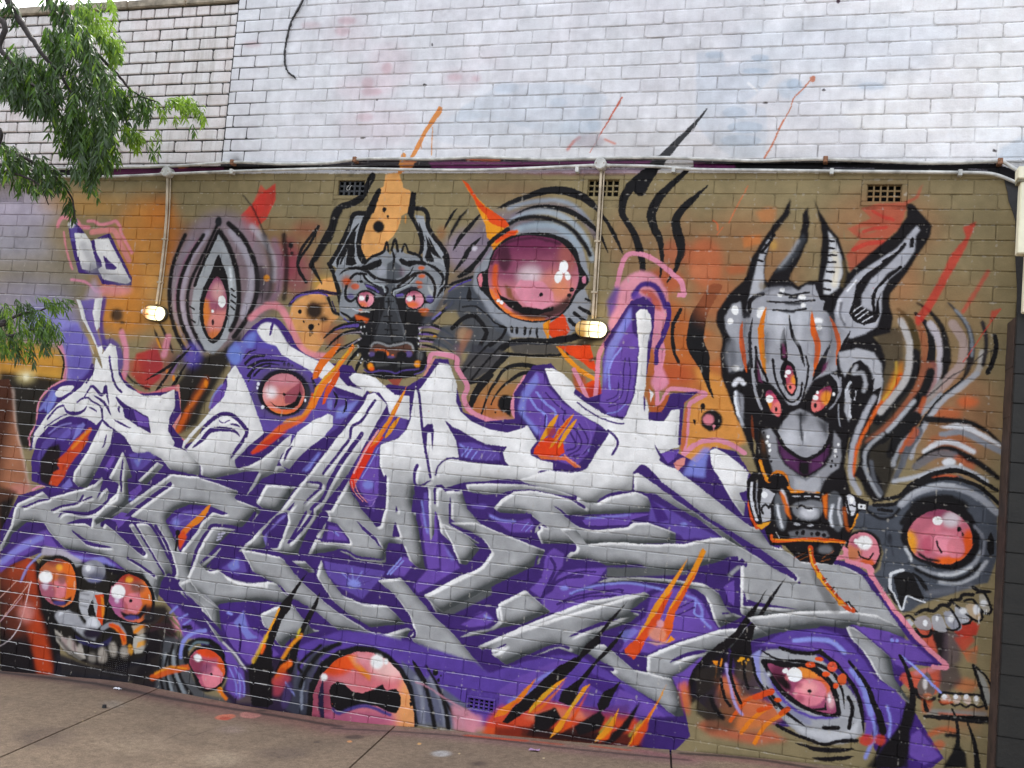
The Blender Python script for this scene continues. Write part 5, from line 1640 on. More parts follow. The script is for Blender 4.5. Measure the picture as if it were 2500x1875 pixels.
p 4a4e56:8 1180 0 2030 0 2030 220 1960 430 1860 440 1600 540 1460 600 1390 610 1230 400 1190 360 1250 300 1270 180 1200 60
@L
p 1c1a1b:12:92 1100 640 1180 480 1300 300 1480 60 1560 60 1580 300 1480 520 1400 680 1330 860 1260 1040 1150 1000 1090 860
@K
p 40362a:24:80 1200 1000 1340 960 1400 1000 1400 1300 1300 1440 1150 1659 1060 1659 1240 1360 1260 1200
p c87a22:20:90 1330 1280 1390 1180 1400 1300 1280 1460 1220 1520
s d8601c:6 26 1380 1280 1300 1430 1180 1570 1140 1659
s c9a23a:10:80 16 1350 1200 1340 1330 1260 1460
v 4a3c20:8 20 90 1360 840 1450 940 1480 1080 1470 1200
v 181617:6 90 60 1470 1150 1450 1300 1340 1450 1220 1600
s b9b4b0:8 44 1380 920 1430 1040 1440 1180 1410 1320 1330 1430 1240 1540
s 9a5a3a:8:90 50 1490 900 1540 1060 1540 1240 1480 1400 1380 1540 1280 1659
v 181617:4 20 56 1480 870 1560 960 1590 1080 1580 1220
v 181617:4 56 70 1580 1200 1560 1340 1480 1460 1360 1600 1250 1720
s b8b0b4:8 50 1580 940 1640 1060 1650 1200 1610 1330 1560 1400
v 1c1818:5 14 60 1490 800 1590 870 1660 980 1690 1100 1690 1200
v 1c1818:5 56 16 1690 1180 1670 1300 1600 1390
s 9a5a50:10:70 50 1600 1220 1590 1340 1500 1500 1420 1600
s b09a94:10:80 60 1730 940 1800 1060 1790 1200 1700 1320 1600 1420
s 9c9690:8:80 30 1650 1330 1560 1460 1480 1560
v 3a3838:5 12 50 1700 800 1780 890 1840 980 1860 1080 1850 1180
v 2a2422:5 50 14 1850 1160 1830 1260 1790 1320
s 8a9098:5:80 16 1750 850 1820 930 1860 1050 1860 1160
s b4b0ac:8:80 36 1930 1130 1900 1260 1800 1360 1680 1440 1590 1540 1520 1659
s 2a2628:5 26 1930 930 1955 1020 1955 1120 1935 1220
s 3a3434:4:80 10 2030 1110 1920 1160 1840 1230 1720 1300 1600 1400 1520 1460
s 181617:3 30 2012 1020 2025 1100 2000 1200 1965 1270
s c8342a:4:70 8 2055 840 1960 970 1880 1090 1800 1200
e d8602c:30:70 1830 1470 70 40
e c85a2c:30:60 1700 1550 100 40
@L
s 9a5a40:12:90 60 1560 120 1520 260 1420 400 1290 540 1170 640
s 181617:5 60 1580 160 1540 280 1440 420 1320 560 1200 640 1140 700 1140 860 1180 960 1240 1010
s b0b2b6:5 28 1470 360 1400 440 1330 520 1290 560
s 9a9ca0:5 30 1650 310 1540 420 1460 520 1400 620 1340 740 1330 790
s b4562c:8:90 30 1540 340 1480 500 1440 600 1380 700
s 181617:4 24 1800 220 1660 330 1570 440 1500 560 1440 660 1400 760
s a8a8ac:5 30 1900 170 1780 260 1640 380 1550 510 1480 640 1450 740
v 181617:6 90 50 1480 470 1400 560 1340 640 1310 720
v 5a5c62:8 60 30 1500 560 1420 700 1380 800 1330 900
s b8562c:10:70 50 1480 560 1430 640
s 6a6c72:6:80 20 1420 700 1400 800
p a9643e:14:80 1580 600 1760 540 1900 700 1800 720 1560 680
v 181617:5 50 16 1560 480 1720 490 1840 500 1960 560 2060 650
p d8d8da:6 1640 530 1760 505 1850 520 2060 650 2050 670 1960 620 1820 555 1720 545
s 8c8e94:8 40 1660 580 1800 570 1940 640 2060 700
s d8d8da:6 34 1540 700 1640 640 1740 640 1870 700
v 181617:5 16 50 1490 760 1600 690 1720 680 1850 750
v 181617:5 50 30 1840 740 1940 800 2040 880
s 6a6c74:10:80 50 1480 800 1620 720 1740 720
e e0e4e8:8:90 1705 770 46 28
e eceef0:3 1786 788 14 13
s c85a3a:16:60 40 1760 740 1860 800
s b4b6ba:6 30 1330 900 1480 870 1600 830 1740 800 1860 840 1960 900
v 181617:4 20 40 1240 1020 1360 1000 1460 920 1580 860
v 181617:4 40 24 1580 860 1740 825 1860 860 1960 920 2030 960
s c8562c:6:90 18 1600 880 1700 860 1760 870
s 181617:4 26 1200 1060 1340 1050 1440 970 1560 900 1720 880 1880 920 1980 990 2040 1050
s 9c9ea4:8 46 1380 1060 1460 990 1600 940 1740 940 1900 1000 2030 1110
s b4b6ba:6:90 20 1380 1050 1460 980 1600 925 1740 925
s 181617:8 40 1390 1180 1470 1080 1600 1020 1720 1010
e 181617:16 1640 1070 200 80
s 181617:5 20 1160 1100 1240 1150 1320 1140 1370 1090
s 181617:4 22 1230 1090 1320 1100
c 161214:5 1380 1290 1410 1170 1500 1080 1640 1050 1800 1080 1900 1200 1910 1330 1860 1440 1740 1500 1600 1480 1460 1410
c c06878:3 1425 1270 1460 1180 1540 1120 1660 1090 1780 1140 1850 1220 1860 1330 1800 1420 1700 1460 1580 1440 1470 1390
[ c 1425 1270 1460 1180 1540 1120 1660 1090 1780 1140 1850 1220 1860 1330 1800 1420 1700 1460 1580 1440 1470 1390
e 8a3a58:30:90 1660 1110 160 40
e e89a28:20 1440 1320 50 90
e e85a20:20 1840 1340 50 120
e e8641e:24 1740 1450 150 50
e d87888:20 1660 1280 130 90
e ec90a0:12 1680 1320 100 80
e e0808c:10 1750 1350 60 70
e c05068:16:70 1560 1330 40 60
p 161214:5 1490 1370 1560 1410 1640 1430 1650 1445 1560 1440 1500 1400
e d8c8cc:20 1720 1160 60 50
]
e h:4 1628 1165 34 30
e 161214 1775 1222 14 16
e 161214 1800 1260 8 10
e 161214 1798 1247 4 5
s 161214 12 1625 1300 1630 1330 1655 1380
s c8cacc:6 20 1410 1350 1440 1400 1450 1430
s 9a9ca2:8 24 1500 1480 1600 1520 1720 1520 1860 1470 1920 1370
s d0d2d4:5 18 1640 1530 1740 1530 1860 1480
s 181617:5 24 1480 1490 1580 1540 1700 1570 1820 1540 1920 1460
s b4b6ba:6 22 1640 1580 1760 1590 1880 1540 1960 1440
s 7a7c84:8 20 1880 1200 1940 1290 1930 1400
p 181617:4 1970 1270 1990 1240 2010 1290 2010 1390 1980 1400 1960 1350
e 2a2c32:5 1305 1285 16 36
s 3a3c44:6 14 1310 1300 1330 1400
c 161214:5 1010 1290 1060 1240 1150 1230 1230 1280 1250 1380 1220 1480 1180 1490 1020 1430
c d8808c:4 1030 1310 1060 1260 1140 1245 1210 1290 1235 1380 1210 1450 1180 1470 1120 1450 1020 1420
[ c 1030 1310 1060 1260 1140 1245 1210 1290 1235 1380 1210 1450 1180 1470 1120 1450 1020 1420
e c87850:20 1050 1380 60 60
e b05870:24 1090 1310 50 40
e c8582c:16 1150 1460 60 40
]
e h:6 1135 1315 52 46
e h:4 1077 1305 14 20
s 161214:3 10 1090 1370 1110 1410 1160 1430
s 161214:3 10 1165 1430 1185 1400 1195 1380
@S
p 8a7b59:6 1400 640 1500 560 1900 420 2040 400 2000 820 1960 1240 1560 1300 1440 1200
p c8503a:8:90 1480 720 1600 680 1640 930 1660 1060 1620 1160 1500 1190 1370 1060 1390 1020 1580 980 1640 960
p 1c1617:8 1580 730 1700 720 1700 960 1650 1010 1640 900
p 5a4a50:24:80 1680 730 1790 740 1780 940 1680 1010 1650 1100
p c23428:8:90 1740 740 1830 650 1910 690 1900 760 1800 790
p c8402c:14:80 1740 780 1860 760 1880 800 1800 880
p d8683a:12:70 1800 880 1900 830 1890 960 1830 940
e c87040:24:70 1820 1100 80 50
e 8a7b59:30:60 1880 960 50 100
p 4a3c40:24:80 1640 1000 1760 960 1800 1080 1700 1150 1640 1160
p 181617 1330 370 1390 330 1460 340 1540 520 1500 540 1420 500 1380 590
s d0d2d4:4 22 1310 460 1310 360 1350 330 1400 325
s d0d2d4:3 12 1310 450 1350 520 1390 590 1420 500 1480 520 1540 540
t 181617:4 30 1460 340 1520 400 1580 500
t 181617:4 20 1290 440 1320 500 1360 560
s 6a6c74:12:80 40 1560 480 1700 460 1860 430
s 181617 26 1870 440 1920 470 1980 470
p b9b9bb:4 1410 660 1440 650 1470 690 1450 710
c a09898:4 1470 660 1540 630 1580 660 1590 720 1540 730 1490 710
c a8a6a8:4 1590 640 1640 620 1680 680 1690 740 1640 740 1600 710
c 9c9ca4:4 1670 610 1720 600 1780 650 1790 720 1740 730 1690 690
c b0b0b4:4 1740 580 1780 570 1840 620 1840 670 1800 690 1760 650
c c0a888:4 1820 560 1870 550 1920 600 1920 660 1870 650 1830 600
c b0a898:4 1910 500 1950 500 1990 570 1970 610 1930 590
s 181617:2 24 1480 620 1540 590 1600 600 1650 560 1700 560 1720 530 1780 520 1800 490 1870 490
s 181617:2 14 1640 560 1690 570 1740 620 1780 700 1740 730 1690 720
s 181617:2 14 1720 540 1780 580 1820 620 1860 650 1840 680 1800 690
s 181617:2 16 1810 530 1860 520 1900 560 1930 640 1900 670 1850 640
s 181617:2 16 1890 480 1940 480 1980 550 1990 600 1960 620 1910 580
s 181617:2 20 1480 720 1520 770 1570 770 1590 730
s 181617:2 16 1400 640 1440 630 1470 660
e eeeeee:4 1545 680 16 22
e eeeeee:4 1625 650 10 20
e eeeeee:5 1720 650 22 26
e eeeeee:5 1800 600 26 22
e eeeeee:5 1890 590 24 34
e eeeeee:5 1940 545 24 20
s eeeeee 5 1800 640 1800 670
s eeeeee 5 1815 640 1815 665
s eeeeee 5 1908 640 1908 680
s eeeeee 5 1945 590 1945 620
s eeeeee 5 1958 590 1958 620
c 6a5a54:4 1560 1010 1600 1080 1610 1150 1560 1190 1510 1170 1490 1110 1520 1050
e d0c8c4:8 1545 1090 16 40
e d07a50:8:80 1560 1170 30 16
s 181617:3 24 1480 1130 1500 1180 1560 1210 1610 1190
s 181617:2 18 1640 1180 1660 1150 1760 1160 1860 1165 1920 1170 1930 1190
c c09a88:3 1650 1180 1690 1160 1720 1190 1700 1220 1660 1210
c c0a898:3 1730 1180 1760 1165 1790 1190 1770 1225 1735 1215
c c8b0a0:3 1800 1185 1830 1170 1855 1190 1845 1230 1810 1220
c c0b4a0:3 1870 1185 1900 1175 1915 1200 1895 1235 1875 1220
e eeeeee:4 1675 1178 18 18
e eeeeee:4 1750 1180 14 20
e eeeeee:4 1822 1182 16 20
e eeeeee:4 1890 1190 14 20
s 181617:2 14 1640 1200 1660 1230 1710 1220 1740 1240 1790 1230 1820 1250 1860 1230 1900 1250 1940 1240
e d05a30:8:80 1690 1215 50 12
p 9a9890:6 1880 970 1950 1060 1990 1180 1980 1240 1940 1230 1930 1120
s 181617:3 20 1870 965 1920 1120 1960 1260
s 181617:3 14 1880 970 1960 1050 2000 1140
p 8c8a86:14:85 1560 1260 1960 1280 1960 1310 1560 1300
s d0603a:6:70 16 1640 1290 1860 1310
v 181617:4 20 60 1540 1310 1700 1320 1850 1330 1960 1340
s c8562c:14:70 40 1580 1430 1660 1400 1740 1410
s 181617:5 30 1690 1440 1750 1440
v 181617:4 10 30 1730 1260 1760 1360 1770 1500
p 181617:10 1760 1480 1820 1560 1830 1659 1660 1659 1720 1560
v 181617:4 10 44 1830 1350 1870 1460 1890 1560 1900 1659
p c8562c:14:70 1520 1200 1600 1210 1580 1280 1530 1290
v 181617:3 20 30 1540 1210 1560 1270
p 8a7b59:10 1940 1360 1970 1360 1960 1659 1920 1659
e c8502c:20:60 1640 1500 40 30
@L
s e08a9a:2 30 1005 1360 1015 1420
s e08a9a:2 34 1020 1440 1110 1465 1180 1490 1180 1550 1260 1659
s U:2 30 940 1445 1050 1475 1130 1520 1180 1600 1230 1659
@S
s e08a9a:2 32 1160 300 1190 370 1300 540 1450 730 1560 850 1690 965 1640 980 1600 975
s U:3 24 1120 345 1190 420 1300 580 1440 760 1540 880
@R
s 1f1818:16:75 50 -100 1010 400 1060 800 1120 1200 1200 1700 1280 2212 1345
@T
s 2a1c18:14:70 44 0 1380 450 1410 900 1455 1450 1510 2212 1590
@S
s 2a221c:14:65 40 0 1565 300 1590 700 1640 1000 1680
@K
e b8643a:90:55 120 760 140 180
e c05a34:50:60 60 520 120 160
p c87438:16:70 310 350 430 340 440 400 320 430
p c87a42:24:60 400 190 480 150 540 160 530 250 440 260
p b8582f:20:60 190 560 260 540 340 550 330 600 220 610
s d8683c:3:80 10 110 240 140 260 145 310
s d8683c:3:70 8 180 290 140 340
s d8683c:3:70 8 350 10 290 120 220 260
e c87850:40:60 40 600 90 60
e d0a040:20:50 520 410 24 34
p bb4a38:10:68 1110 160 1240 130 1400 120 1480 80 1535 -10 1500 90 1420 140 1400 230 1380 280 1300 360 1240 450 1130 520 1040 590 1010 480 1100 370 1020 300 1180 230
p 8a7b59:4:75 990 290 1010 370 1260 360 1240 370 1000 378
p b93a30:14:70 1190 180 1340 230 1280 240
e 8a7b59:12:70 1150 310 60 20
p c2362c:6:82 1800 290 1890 250 1880 280 1800 470 1700 640 1600 830 1500 960 1480 940 1480 900 1560 780 1640 640 1720 470 1820 360
s c03a2e:4:80 26 1130 320 1200 300 1280 290
s c03a2e:4:80 30 1060 440 1160 400 1260 390
s c03a2e:4:70 20 1190 180 1260 220 1330 240
s b84438:8:70 26 1970 590 1890 720 1800 860
p c8342a:5:70 1990 860 2055 835 1980 940
e b07048:80:45 1400 640 110 140
e b07a50:80:40 1350 800 120 90
p 161214:5 635 90 630 200 540 320 500 390 470 520 460 640 480 660 520 590 680 420 710 300 720 200 755 150 765 250 755 380 700 500 640 600 630 640 690 690 760 650 820 650 840 500 850 350 820 200 790 90 830 180 900 290 960 360 1000 480 1030 600 1100 530 1200 440 1330 340 1420 220 1420 130 1460 130 1540 220 1590 280 1580 360 1500 470 1420 600 1310 740 1300 800 1330 900 1310 1000 1200 1030 1250 1090 1280 1200 1260 1380 1200 1500 1060 1700 700 1800 380 1700 280 1600 220 1440 170 1300 160 1150 180 1050 130 920 140 860 220 740 330 640 370 500 440 390 500 300 580 200
p b9b9bd:5 510 345 470 400 430 470 400 580 370 700 340 850 360 870 370 800 400 750 450 720 455 620 460 500 490 400
s 161214:3 18 440 460 490 400 530 340
s 161214:2 14 480 360 510 370
s 161214:2 14 450 405 490 410
s 161214:2 14 430 460 470 466
s 161214:2 14 410 515 450 520
p 8a7a60:12:70 440 640 470 700 430 720 420 680
p 3c3e42:14:90 720 330 740 370 680 480 600 570 520 600 620 490
s a0a2a6:14:80 18 690 380 620 490 560 560
p c8c8ca:5 890 310 940 380 980 490 990 600 960 700 900 745 860 740 860 640 890 520 900 400
s e8dcc0:14:70 40 930 460 950 560 930 680
s 161214:2 14 890 380 930 385
s 161214:2 14 890 430 930 432
s 161214:2 14 890 476 945 478
s 161214:2 14 885 525 940 525
s 161214:2 14 880 590 930 592
s 161214:2 14 860 650 910 655
s 161214:2 14 860 700 900 712
s 6a5a3a:14:80 20 990 520 1000 600 980 690
p b0b0b6:5 1490 275 1510 310 1480 350 1480 440 1400 560 1300 640 1250 740 1250 860 1220 960 1140 1010 1040 1040 940 950 930 860 970 750 1080 610 1200 530 1360 430
p 161214:4 1450 360 1470 360 1470 430 1430 430 1410 400 1360 450 1240 540 1150 600 1080 680 1060 780 1030 870 1060 920 1130 950 1210 930 1240 880 1230 780 1250 720 1220 780 1210 860 1190 760 1280 640 1380 540 1280 600 1250 630 1300 560 1400 480
p b0b0b6:8 1440 380 1440 460 1360 560 1290 600 1230 680 1190 760 1200 860 1150 840 1110 820 1120 740 1180 640 1300 540 1400 440
s 161214:3 20 1380 560 1270 650 1200 740 1200 840 1205 890
s 161214:3 18 1410 400 1350 470 1260 520
s 161214:2 12 1460 360 1465 420
s e8e8ea:4 14 1020 720 1080 650
s d0d0d4:6 24 970 780 960 860 990 920
s e0e0e4:3 7 1060 860 1110 820
s e0e0e4:3 7 1070 890 1140 840
s e0e0e4:3 7 1090 910 1160 860
s e0e0e4:3 7 1120 930 1190 890
s 3a3a40:10:80 16 980 800 970 880 1000 950
p a3a3a8:5 420 740 470 700 560 690 640 690 690 720 740 680 800 680 830 740 870 800 870 850 910 900 940 960 1040 1000 980 1130 960 1240 940 1260 860 1290 790 1320 720 1440 660 1500 600 1480 540 1380 480 1330 420 1380 380 1300 360 1180 310 1260 260 1250 220 1270 220 1100 240 1050 200 980 190 900 240 810 300 790 310 900 360 900 370 800
e 8a8c92:30:80 260 1150 60 110
e c8cacf:40:60 600 900 200 60
s 161214:3 28 820 690 850 770 880 780 870 840
s 161214:3 26 360 860 360 800 390 760 450 740
v 161214:3 30 10 340 640 320 760 325 900
e h:3 260 850 24 34 -20
e h:3 230 925 20 22
e h:3 580 712 18 14
e h:3 566 745 16 14
e h:3 715 762 26 18
e h:3 722 817 18 14
e h:5 440 860 30 34
e h:3 425 885 18 18
e h:5 820 920 34 18
e h:3 830 965 20 18
e h:5 265 1240 24 22
s 161214:4 12 560 730 640 745 760 730
p 2a2a2e:4 620 740 690 740 680 775 620 765
s 161214:4 12 480 790 580 795 700 790 800 780
p 2a2a2e:5 590 790 720 800 700 815 600 810
s 161214:4 14 520 845 620 855 740 840
p 2a2a2e:5 560 850 680 845 660 870 590 865
t d85a1a:3 32 310 930 305 1050 320 1160 340 1270
t e07a1c:3 40 470 830 440 950 440 1080 465 1300
t b8862a:6:70 16 440 1060 460 1180 465 1280
t dd5f1a:3 40 780 860 790 990 820 1100 790 1310
t dd5f1a:3 30 900 890 940 980 960 1080 945 1220
t 161214:3 22 625 880 650 1020 700 1110 730 1240
t 161214:3 22 380 900 360 1050 370 1200 400 1400
s 161214:3 16 400 1100 420 1200 470 1300 480 1330
t 161214:3 26 1040 990 980 1120 960 1220 1000 1330
p 161214:3 590 960 610 1080 620 1190 600 1200 570 1180 565 1060
p 6a2c50:6 580 1060 600 1100 610 1170 585 1170
p 161214:3 920 1040 880 1160 860 1260 780 1330 800 1250 850 1160
p 6a2c50:6 890 1180 880 1240 840 1290 860 1220
p 161214:3 400 1100 410 1200 440 1320 480 1340 420 1380 390 1280
p 6a2c50:6 410 1180 430 1290 450 1340 420 1330
e 2a2a2e:4 518 1195 10 16
e 2a2a2e:4 520 1225 14 10
s 3a3a40:24:55 50 235 1060 245 1180 250 1260
s 3a3a40:30:45 60 330 900 330 1050 340 1200
s 3a3a40:30:45 70 900 900 930 1030 900 1180
s d6d6da:30:50 60 560 900 560 1050
s d6d6da:24:45 40 700 880 690 1060
s 3a3a40:20:50 30 470 1000 480 1200
s 3a3a40:20:50 26 830 950 800 1200
s 4a4a50:14:60 26 400 760 520 700 640 700
s a3a3a8:3 20 500 1200 520 1320 570 1420 640 1480 700 1460 730 1360 740 1200
s 161214:3 14 515 1180 540 1330 600 1440 650 1470 700 1430 715 1340
s 161214:3 12 740 1160 755 1240 740 1360 700 1480 650 1500 590 1480
c 161214:3 600 1190 650 1210 680 1280 680 1370 650 1430 610 1400 575 1320 565 1240
c b04858:3 615 1225 650 1250 668 1320 665 1380 645 1415 615 1380 600 1310 600 1260
[ c 615 1225 650 1250 668 1320 665 1380 645 1415 615 1380 600 1310 600 1260
e 8a3050:14 630 1240 40 40
e e8902c:12 660 1320 22 34
e e87a70:8 636 1380 30 40
]
e h:3 620 1268 20 16
e h:3 604 1294 10 10
e 161214 634 1370 8 14
@L
p 161214:6 400 250 500 240 590 330 640 420 780 400 900 260 990 240 1010 380 1040 560 1000 800 1050 1000 1000 1200 900 1100 480 1040 420 860 380 740 330 600 250 400
p a3a3a8:4 900 170 950 180 975 240 960 320 930 380 960 300 950 230
c 161214:3 430 280 470 240 530 270 580 360 590 440 560 480 500 440 450 370
c c85068:3 470 300 500 285 540 330 570 400 565 455 540 460 500 410 475 350
[ c 470 300 500 285 540 330 570 400 565 455 540 460 500 410 475 350
e 7a2c50:10 500 290 40 20
e e8902c:12 490 380 22 40
e e87a74:8 548 410 32 50
]
e h:3 494 343 26 26
e 161214 539 413 9 16
c 161214:3 760 380 780 300 850 250 920 230 950 280 920 370 860 430 790 450
c c85058:3 775 390 795 320 850 275 900 255 915 290 890 370 840 420 790 430
[ c 775 390 795 320 850 275 900 255 915 290 890 370 840 420 790 430
e 7a2c50:14 880 270 40 30
e e8902c:16 880 340 40 50
e e87a74:8 800 390 40 46
]
e h:3 818 300 10 12
e h:3 805 335 20 18
e 161214 803 388 10 18
e h:3 928 310 10 14
s 8a8a90:4 12 970 200 975 280 950 350 900 410
s a3a3a8:3 18 380 140 390 260 420 360 440 410
p 9a9a9e:6 640 430 700 410 760 440 840 480 900 520 900 600 860 680 800 730 740 750 640 720 570 640 545 570 590 490
p 3a3a3e:20:80 660 430 760 430 720 520 700 480
p 2a2a2e:24:80 800 470 900 510 880 620 840 540
e c8c8cc:40 640 610 60 60
e c0c0c4:40:80 780 620 60 70
s 2a2a2e:10 14 705 440 705 540 720 620
s c8c8cc:6 10 735 560 730 620
p 4a2448:5 545 600 590 660 680 740 740 760 830 720 900 640 890 720 840 800 760 850 720 860 620 800 560 700
p 161214:6 700 770 760 770 760 850 720 860 690 820
s 161214:3 24 540 570 600 670 700 740 760 745 840 700 900 610 905 520
p 5a2c58:6:80 580 690 680 760 690 830 600 760
p 5a2c58:6:80 780 770 880 690 850 790 780 840
p 8e8e92:8 440 560 500 540 540 600 550 700 600 790 680 850 740 880 800 850 880 790 920 700 930 560 970 620 980 740 960 810 900 850 860 900 830 980 740 960 640 960 620 870 580 830 520 840 490 740
p 2a2018:14:80 420 570 470 560 490 700 460 780 430 700
p 6a3c1c:14:70 430 620 460 620 460 720
e h:4 482 600 10 14
e h:4 475 635 9 13
e h:4 490 655 13 14
e h:4 495 690 8 12
e h:4 955 650 9 11
e h:4 940 690 11 16
e h:4 935 730 8 12
e 161214 455 570 6 9
e 161214 490 730 7 8
e 161214 505 765 7 9
e 161214 915 765 8 8
e 161214 940 790 8 10
e 161214 910 798 8 10
e 161214 950 735 6 8
s d87a1c:4 22 430 760 450 830 490 900 520 850 560 835 600 860 620 930 650 965 720 965
s e8a02a:4:90 12 430 770 455 840 490 890
s e8901e:4 18 640 970 740 960 830 980
s 161214:3 30 500 890 530 860 580 870 610 920
s 161214:4 10 740 910 740 960
p a8a8ac:8 660 870 740 890 830 850 840 920 800 980 660 950
s 5a5a60:6:80 10 740 890 680 850
s 5a5a60:6:80 10 740 890 820 840
s b0b2b8:5:90 24 270 300 280 400 310 520
s e0e2e6:4 18 262 300 265 380 290 460
p 8a8a90:8 290 300 320 320 320 480 300 440
s e0e0e4:8 30 255 245 290 215 320 240
s 161214:4 22 250 200 290 170 340 220
t 6a3018:4 18 375 450 380 560 390 640
p 8a7b59:4:90 380 600 400 640 400 730 385 700
p b4b4b8:8 960 30 1080 0 1200 30 1250 110 1260 220 1240 360 1160 500 1090 620 1050 760 1030 800 1040 620 1120 430 1180 280 1190 180 1160 120 1100 80 1040 130 1000 200 970 120
p 161214:4 1010 190 1060 100 1110 80 1160 140 1170 220 1200 200 1190 320 1130 420 1060 540 1010 640 990 500 960 380 990 280
s b4b4b8:5 24 1080 120 1060 170 1120 170 1140 230 1130 290
s d0d2d6:4 18 1040 230 1010 300 1030 380 1040 470
p b4b4b8:6 1010 290 1060 280 1040 380 1030 500 1000 420
s e8e8ec:3 10 1075 290 1070 350
e 161214:3 1055 310 20 34
s 8a8c92:4 10 960 380 960 460 970 530
p 161214:4 1060 500 1120 430 1180 300 1250 260 1200 460 1100 640 1060 830 1080 900 1040 880 1020 700
s a8a8ae:5 34 1200 330 1130 470 1070 620 1045 760 1050 880 1100 980
s d86020:5 20 1250 360 1170 500 1090 660 1065 800 1070 860
p 161214:6 1060 860 1120 900 1160 980 1200 1050 1260 1010 1250 900 1160 760 1150 660 1100 780
s 9c9ea2:5 24 1260 580 1150 680 1140 800 1180 900 1240 1000
s 5a5c62:6 24 1180 760 1200 880 1250 980
p 161214:4 340 900 380 830 430 840 470 900 500 960 560 900 640 980 840 980 900 900 990 900 1020 960 1080 1000 1160 1040 1160 1080 1100 1100 1050 1240 1000 1320 960 1400 920 1460 700 1440 640 1380 600 1330 500 1330 460 1220 500 1180 440 1230 380 1200 350 1120
p d84f1c:4 350 1020 365 1100 400 1180 440 1200 440 1220 400 1220 365 1150 345 1060
p e8a02a:4 400 1190 440 1190 450 1180 500 1170 490 1190 440 1225
p b4b4b8:4 450 940 500 960 530 980 500 1060 500 1160 440 1180 430 1060
e e8e8e8:3 460 990 22 22
s 161214:2 14 450 1120 440 1080 470 1055 490 1080 500 1060
s d0d0d4:3 18 375 910 370 1000 385 1090 410 1160
s 8a8a90:3 10 410 910 405 1020 420 1120
s 161214:2 12 430 900 420 1040 440 1180
c 5a5c60:5 540 980 580 1020 610 1120 600 1220 570 1230 540 1180 525 1080
s d8dade:6 16 545 1060 560 1140 580 1210
s d0d0d4:6 18 575 960 600 1010 610 1070
p d86a1c:5 560 960 600 1000 640 1140 640 1160 600 1100
c 5a5c60:5 900 990 950 970 990 1060 990 1180 960 1240 920 1200 890 1120
s d8dade:5 18 920 1060 905 1140 920 1200
p d86a1c:5 850 1000 890 980 880 1160 860 1100
s c8c8cc:5 14 970 1010 960 1080 980 1200
s a8501c:5 20 1000 1080 1010 1180 1030 1230
s e8901e:3 12 1090 1120 1060 1200 1040 1220
c d0d0d4:4 1010 1000 1060 1000 1080 1060 1060 1130 1020 1110
e h:3 1050 1030 16 20
s 161214:2 14 1010 990 1020 1060 1040 1140
s 161214:2 10 1040 1060 1080 1070
p 161214 1090 1020 1165 1035 1160 1100 1085 1090
p ececec 1095 1050 1145 1055 1145 1090 1095 1085
e 161214 1117 1070 8 8
c 77787c:8 660 1050 740 1030 840 1040 850 1100 820 1150 740 1160 680 1140 650 1100
e c8c8cc:24 760 1110 60 40
e f0f0f0:8 765 1092 22 12
s 161214:3 12 680 1080 710 1060 740 1080 780 1085
s c8c8cc:4 8 650 1000 700 1000
s c8c8cc:4 8 730 1000 770 1000
s c8c8cc:4 8 800 1000 830 1005
e b0b0b4:4 680 1190 24 10
e b0b0b4:4 770 1195 20 8
p 6a6a6e:5 620 1240 740 1220 880 1240 900 1270 780 1290 640 1280
e 161214:2 680 1248 12 14
e 161214:2 720 1245 14 18
e 161214:2 780 1252 10 14
e 161214:2 820 1254 18 16
e 161214:2 860 1260 14 12
s dd5a1c:3 22 510 1265 520 1300 600 1300 740 1290 860 1290 1000 1310
s e8881e:3 10 520 1290 740 1300 1000 1310
s d8d0c8:3 6 540 1240 560 1280
t d8702a:3 12 660 1420 740 1380
t d8702a:3 12 700 1430 760 1400
t d8702a:3 14 850 1420 930 1370
t d8702a:3 14 840 1440 910 1420
e 8a8a8e:14:60 870 1360 50 30
@S
s 2a2420:16:50 60 800 330 860 470 940 590
p 161214 1000 540 1030 530 1060 570 1095 610 1060 605 1010 580
s c8481c:3 34 770 170 790 280 840 370 900 450 960 520 1010 570 1060 600
s e8a02a:3 12 765 180 785 280 830 370 890 450 960 530 1000 560
s 4a4038:2 6 760 200 790 190
s d8d0c0:2 8 800 290 815 280
s d8d0c0:2 8 830 330 850 320
s 3a2c20:2 8 850 390 880 380
s d8d0c0:2 8 870 410 890 400
s 3a2c20:2 8 910 460 930 440
s d8d0c0:2 8 930 480 950 460
e e8a020:3 830 360 18 22
e e8901e:3 975 545 20 20
t e0e0e0 8 1020 545 1040 575 1050 590
@N
s d8703c:3:90 8 1380 820 1350 900 1290 980 1250 1080
s e07a3c:3:80 18 1290 980 1265 1050
s e07a30:4 20 1200 1120 1260 1115
s 2c2220 9 2040 0 1970 140 1940 240 1920 350
@O
p e08c3c:2 750 720 775 725 770 760 720 830 680 880 640 960 590 1050 550 1080 560 1050 620 930 680 830
s e08c3c:1 6 708 860 700 1050
s e08c3c:1 6 635 940 632 1000
v c8583c:1 4 14 1770 1030 1985 660
s c8604c:6:70 22 1620 1010 1660 960 1700 930
e b0a8ac:20:70 1770 950 100 50
s d8785c:4:80 14 1870 940 1940 970
p dd8a4a 470 1180 520 1085 600 1085 560 1130
p c8704a:4 930 1070 1170 1075 1160 1090 940 1085
@Q
v c87858:1 9 6 790 520 720 600 660 660 640 710 590 820
s c87858:1 11 590 810 540 910 500 1000 455 1070
e d88a6a:2 785 535 18 20
v 161416:2 6 74 72 735 20 800 -40 870 -130 960 -220 1060 -300 1150
v 161416:2 74 90 -290 1140 -350 1220 -380 1280
e 4a2c3c:2 958 8 12 16
@J
e 8a7b59:0:0 0 0 1 1
@S
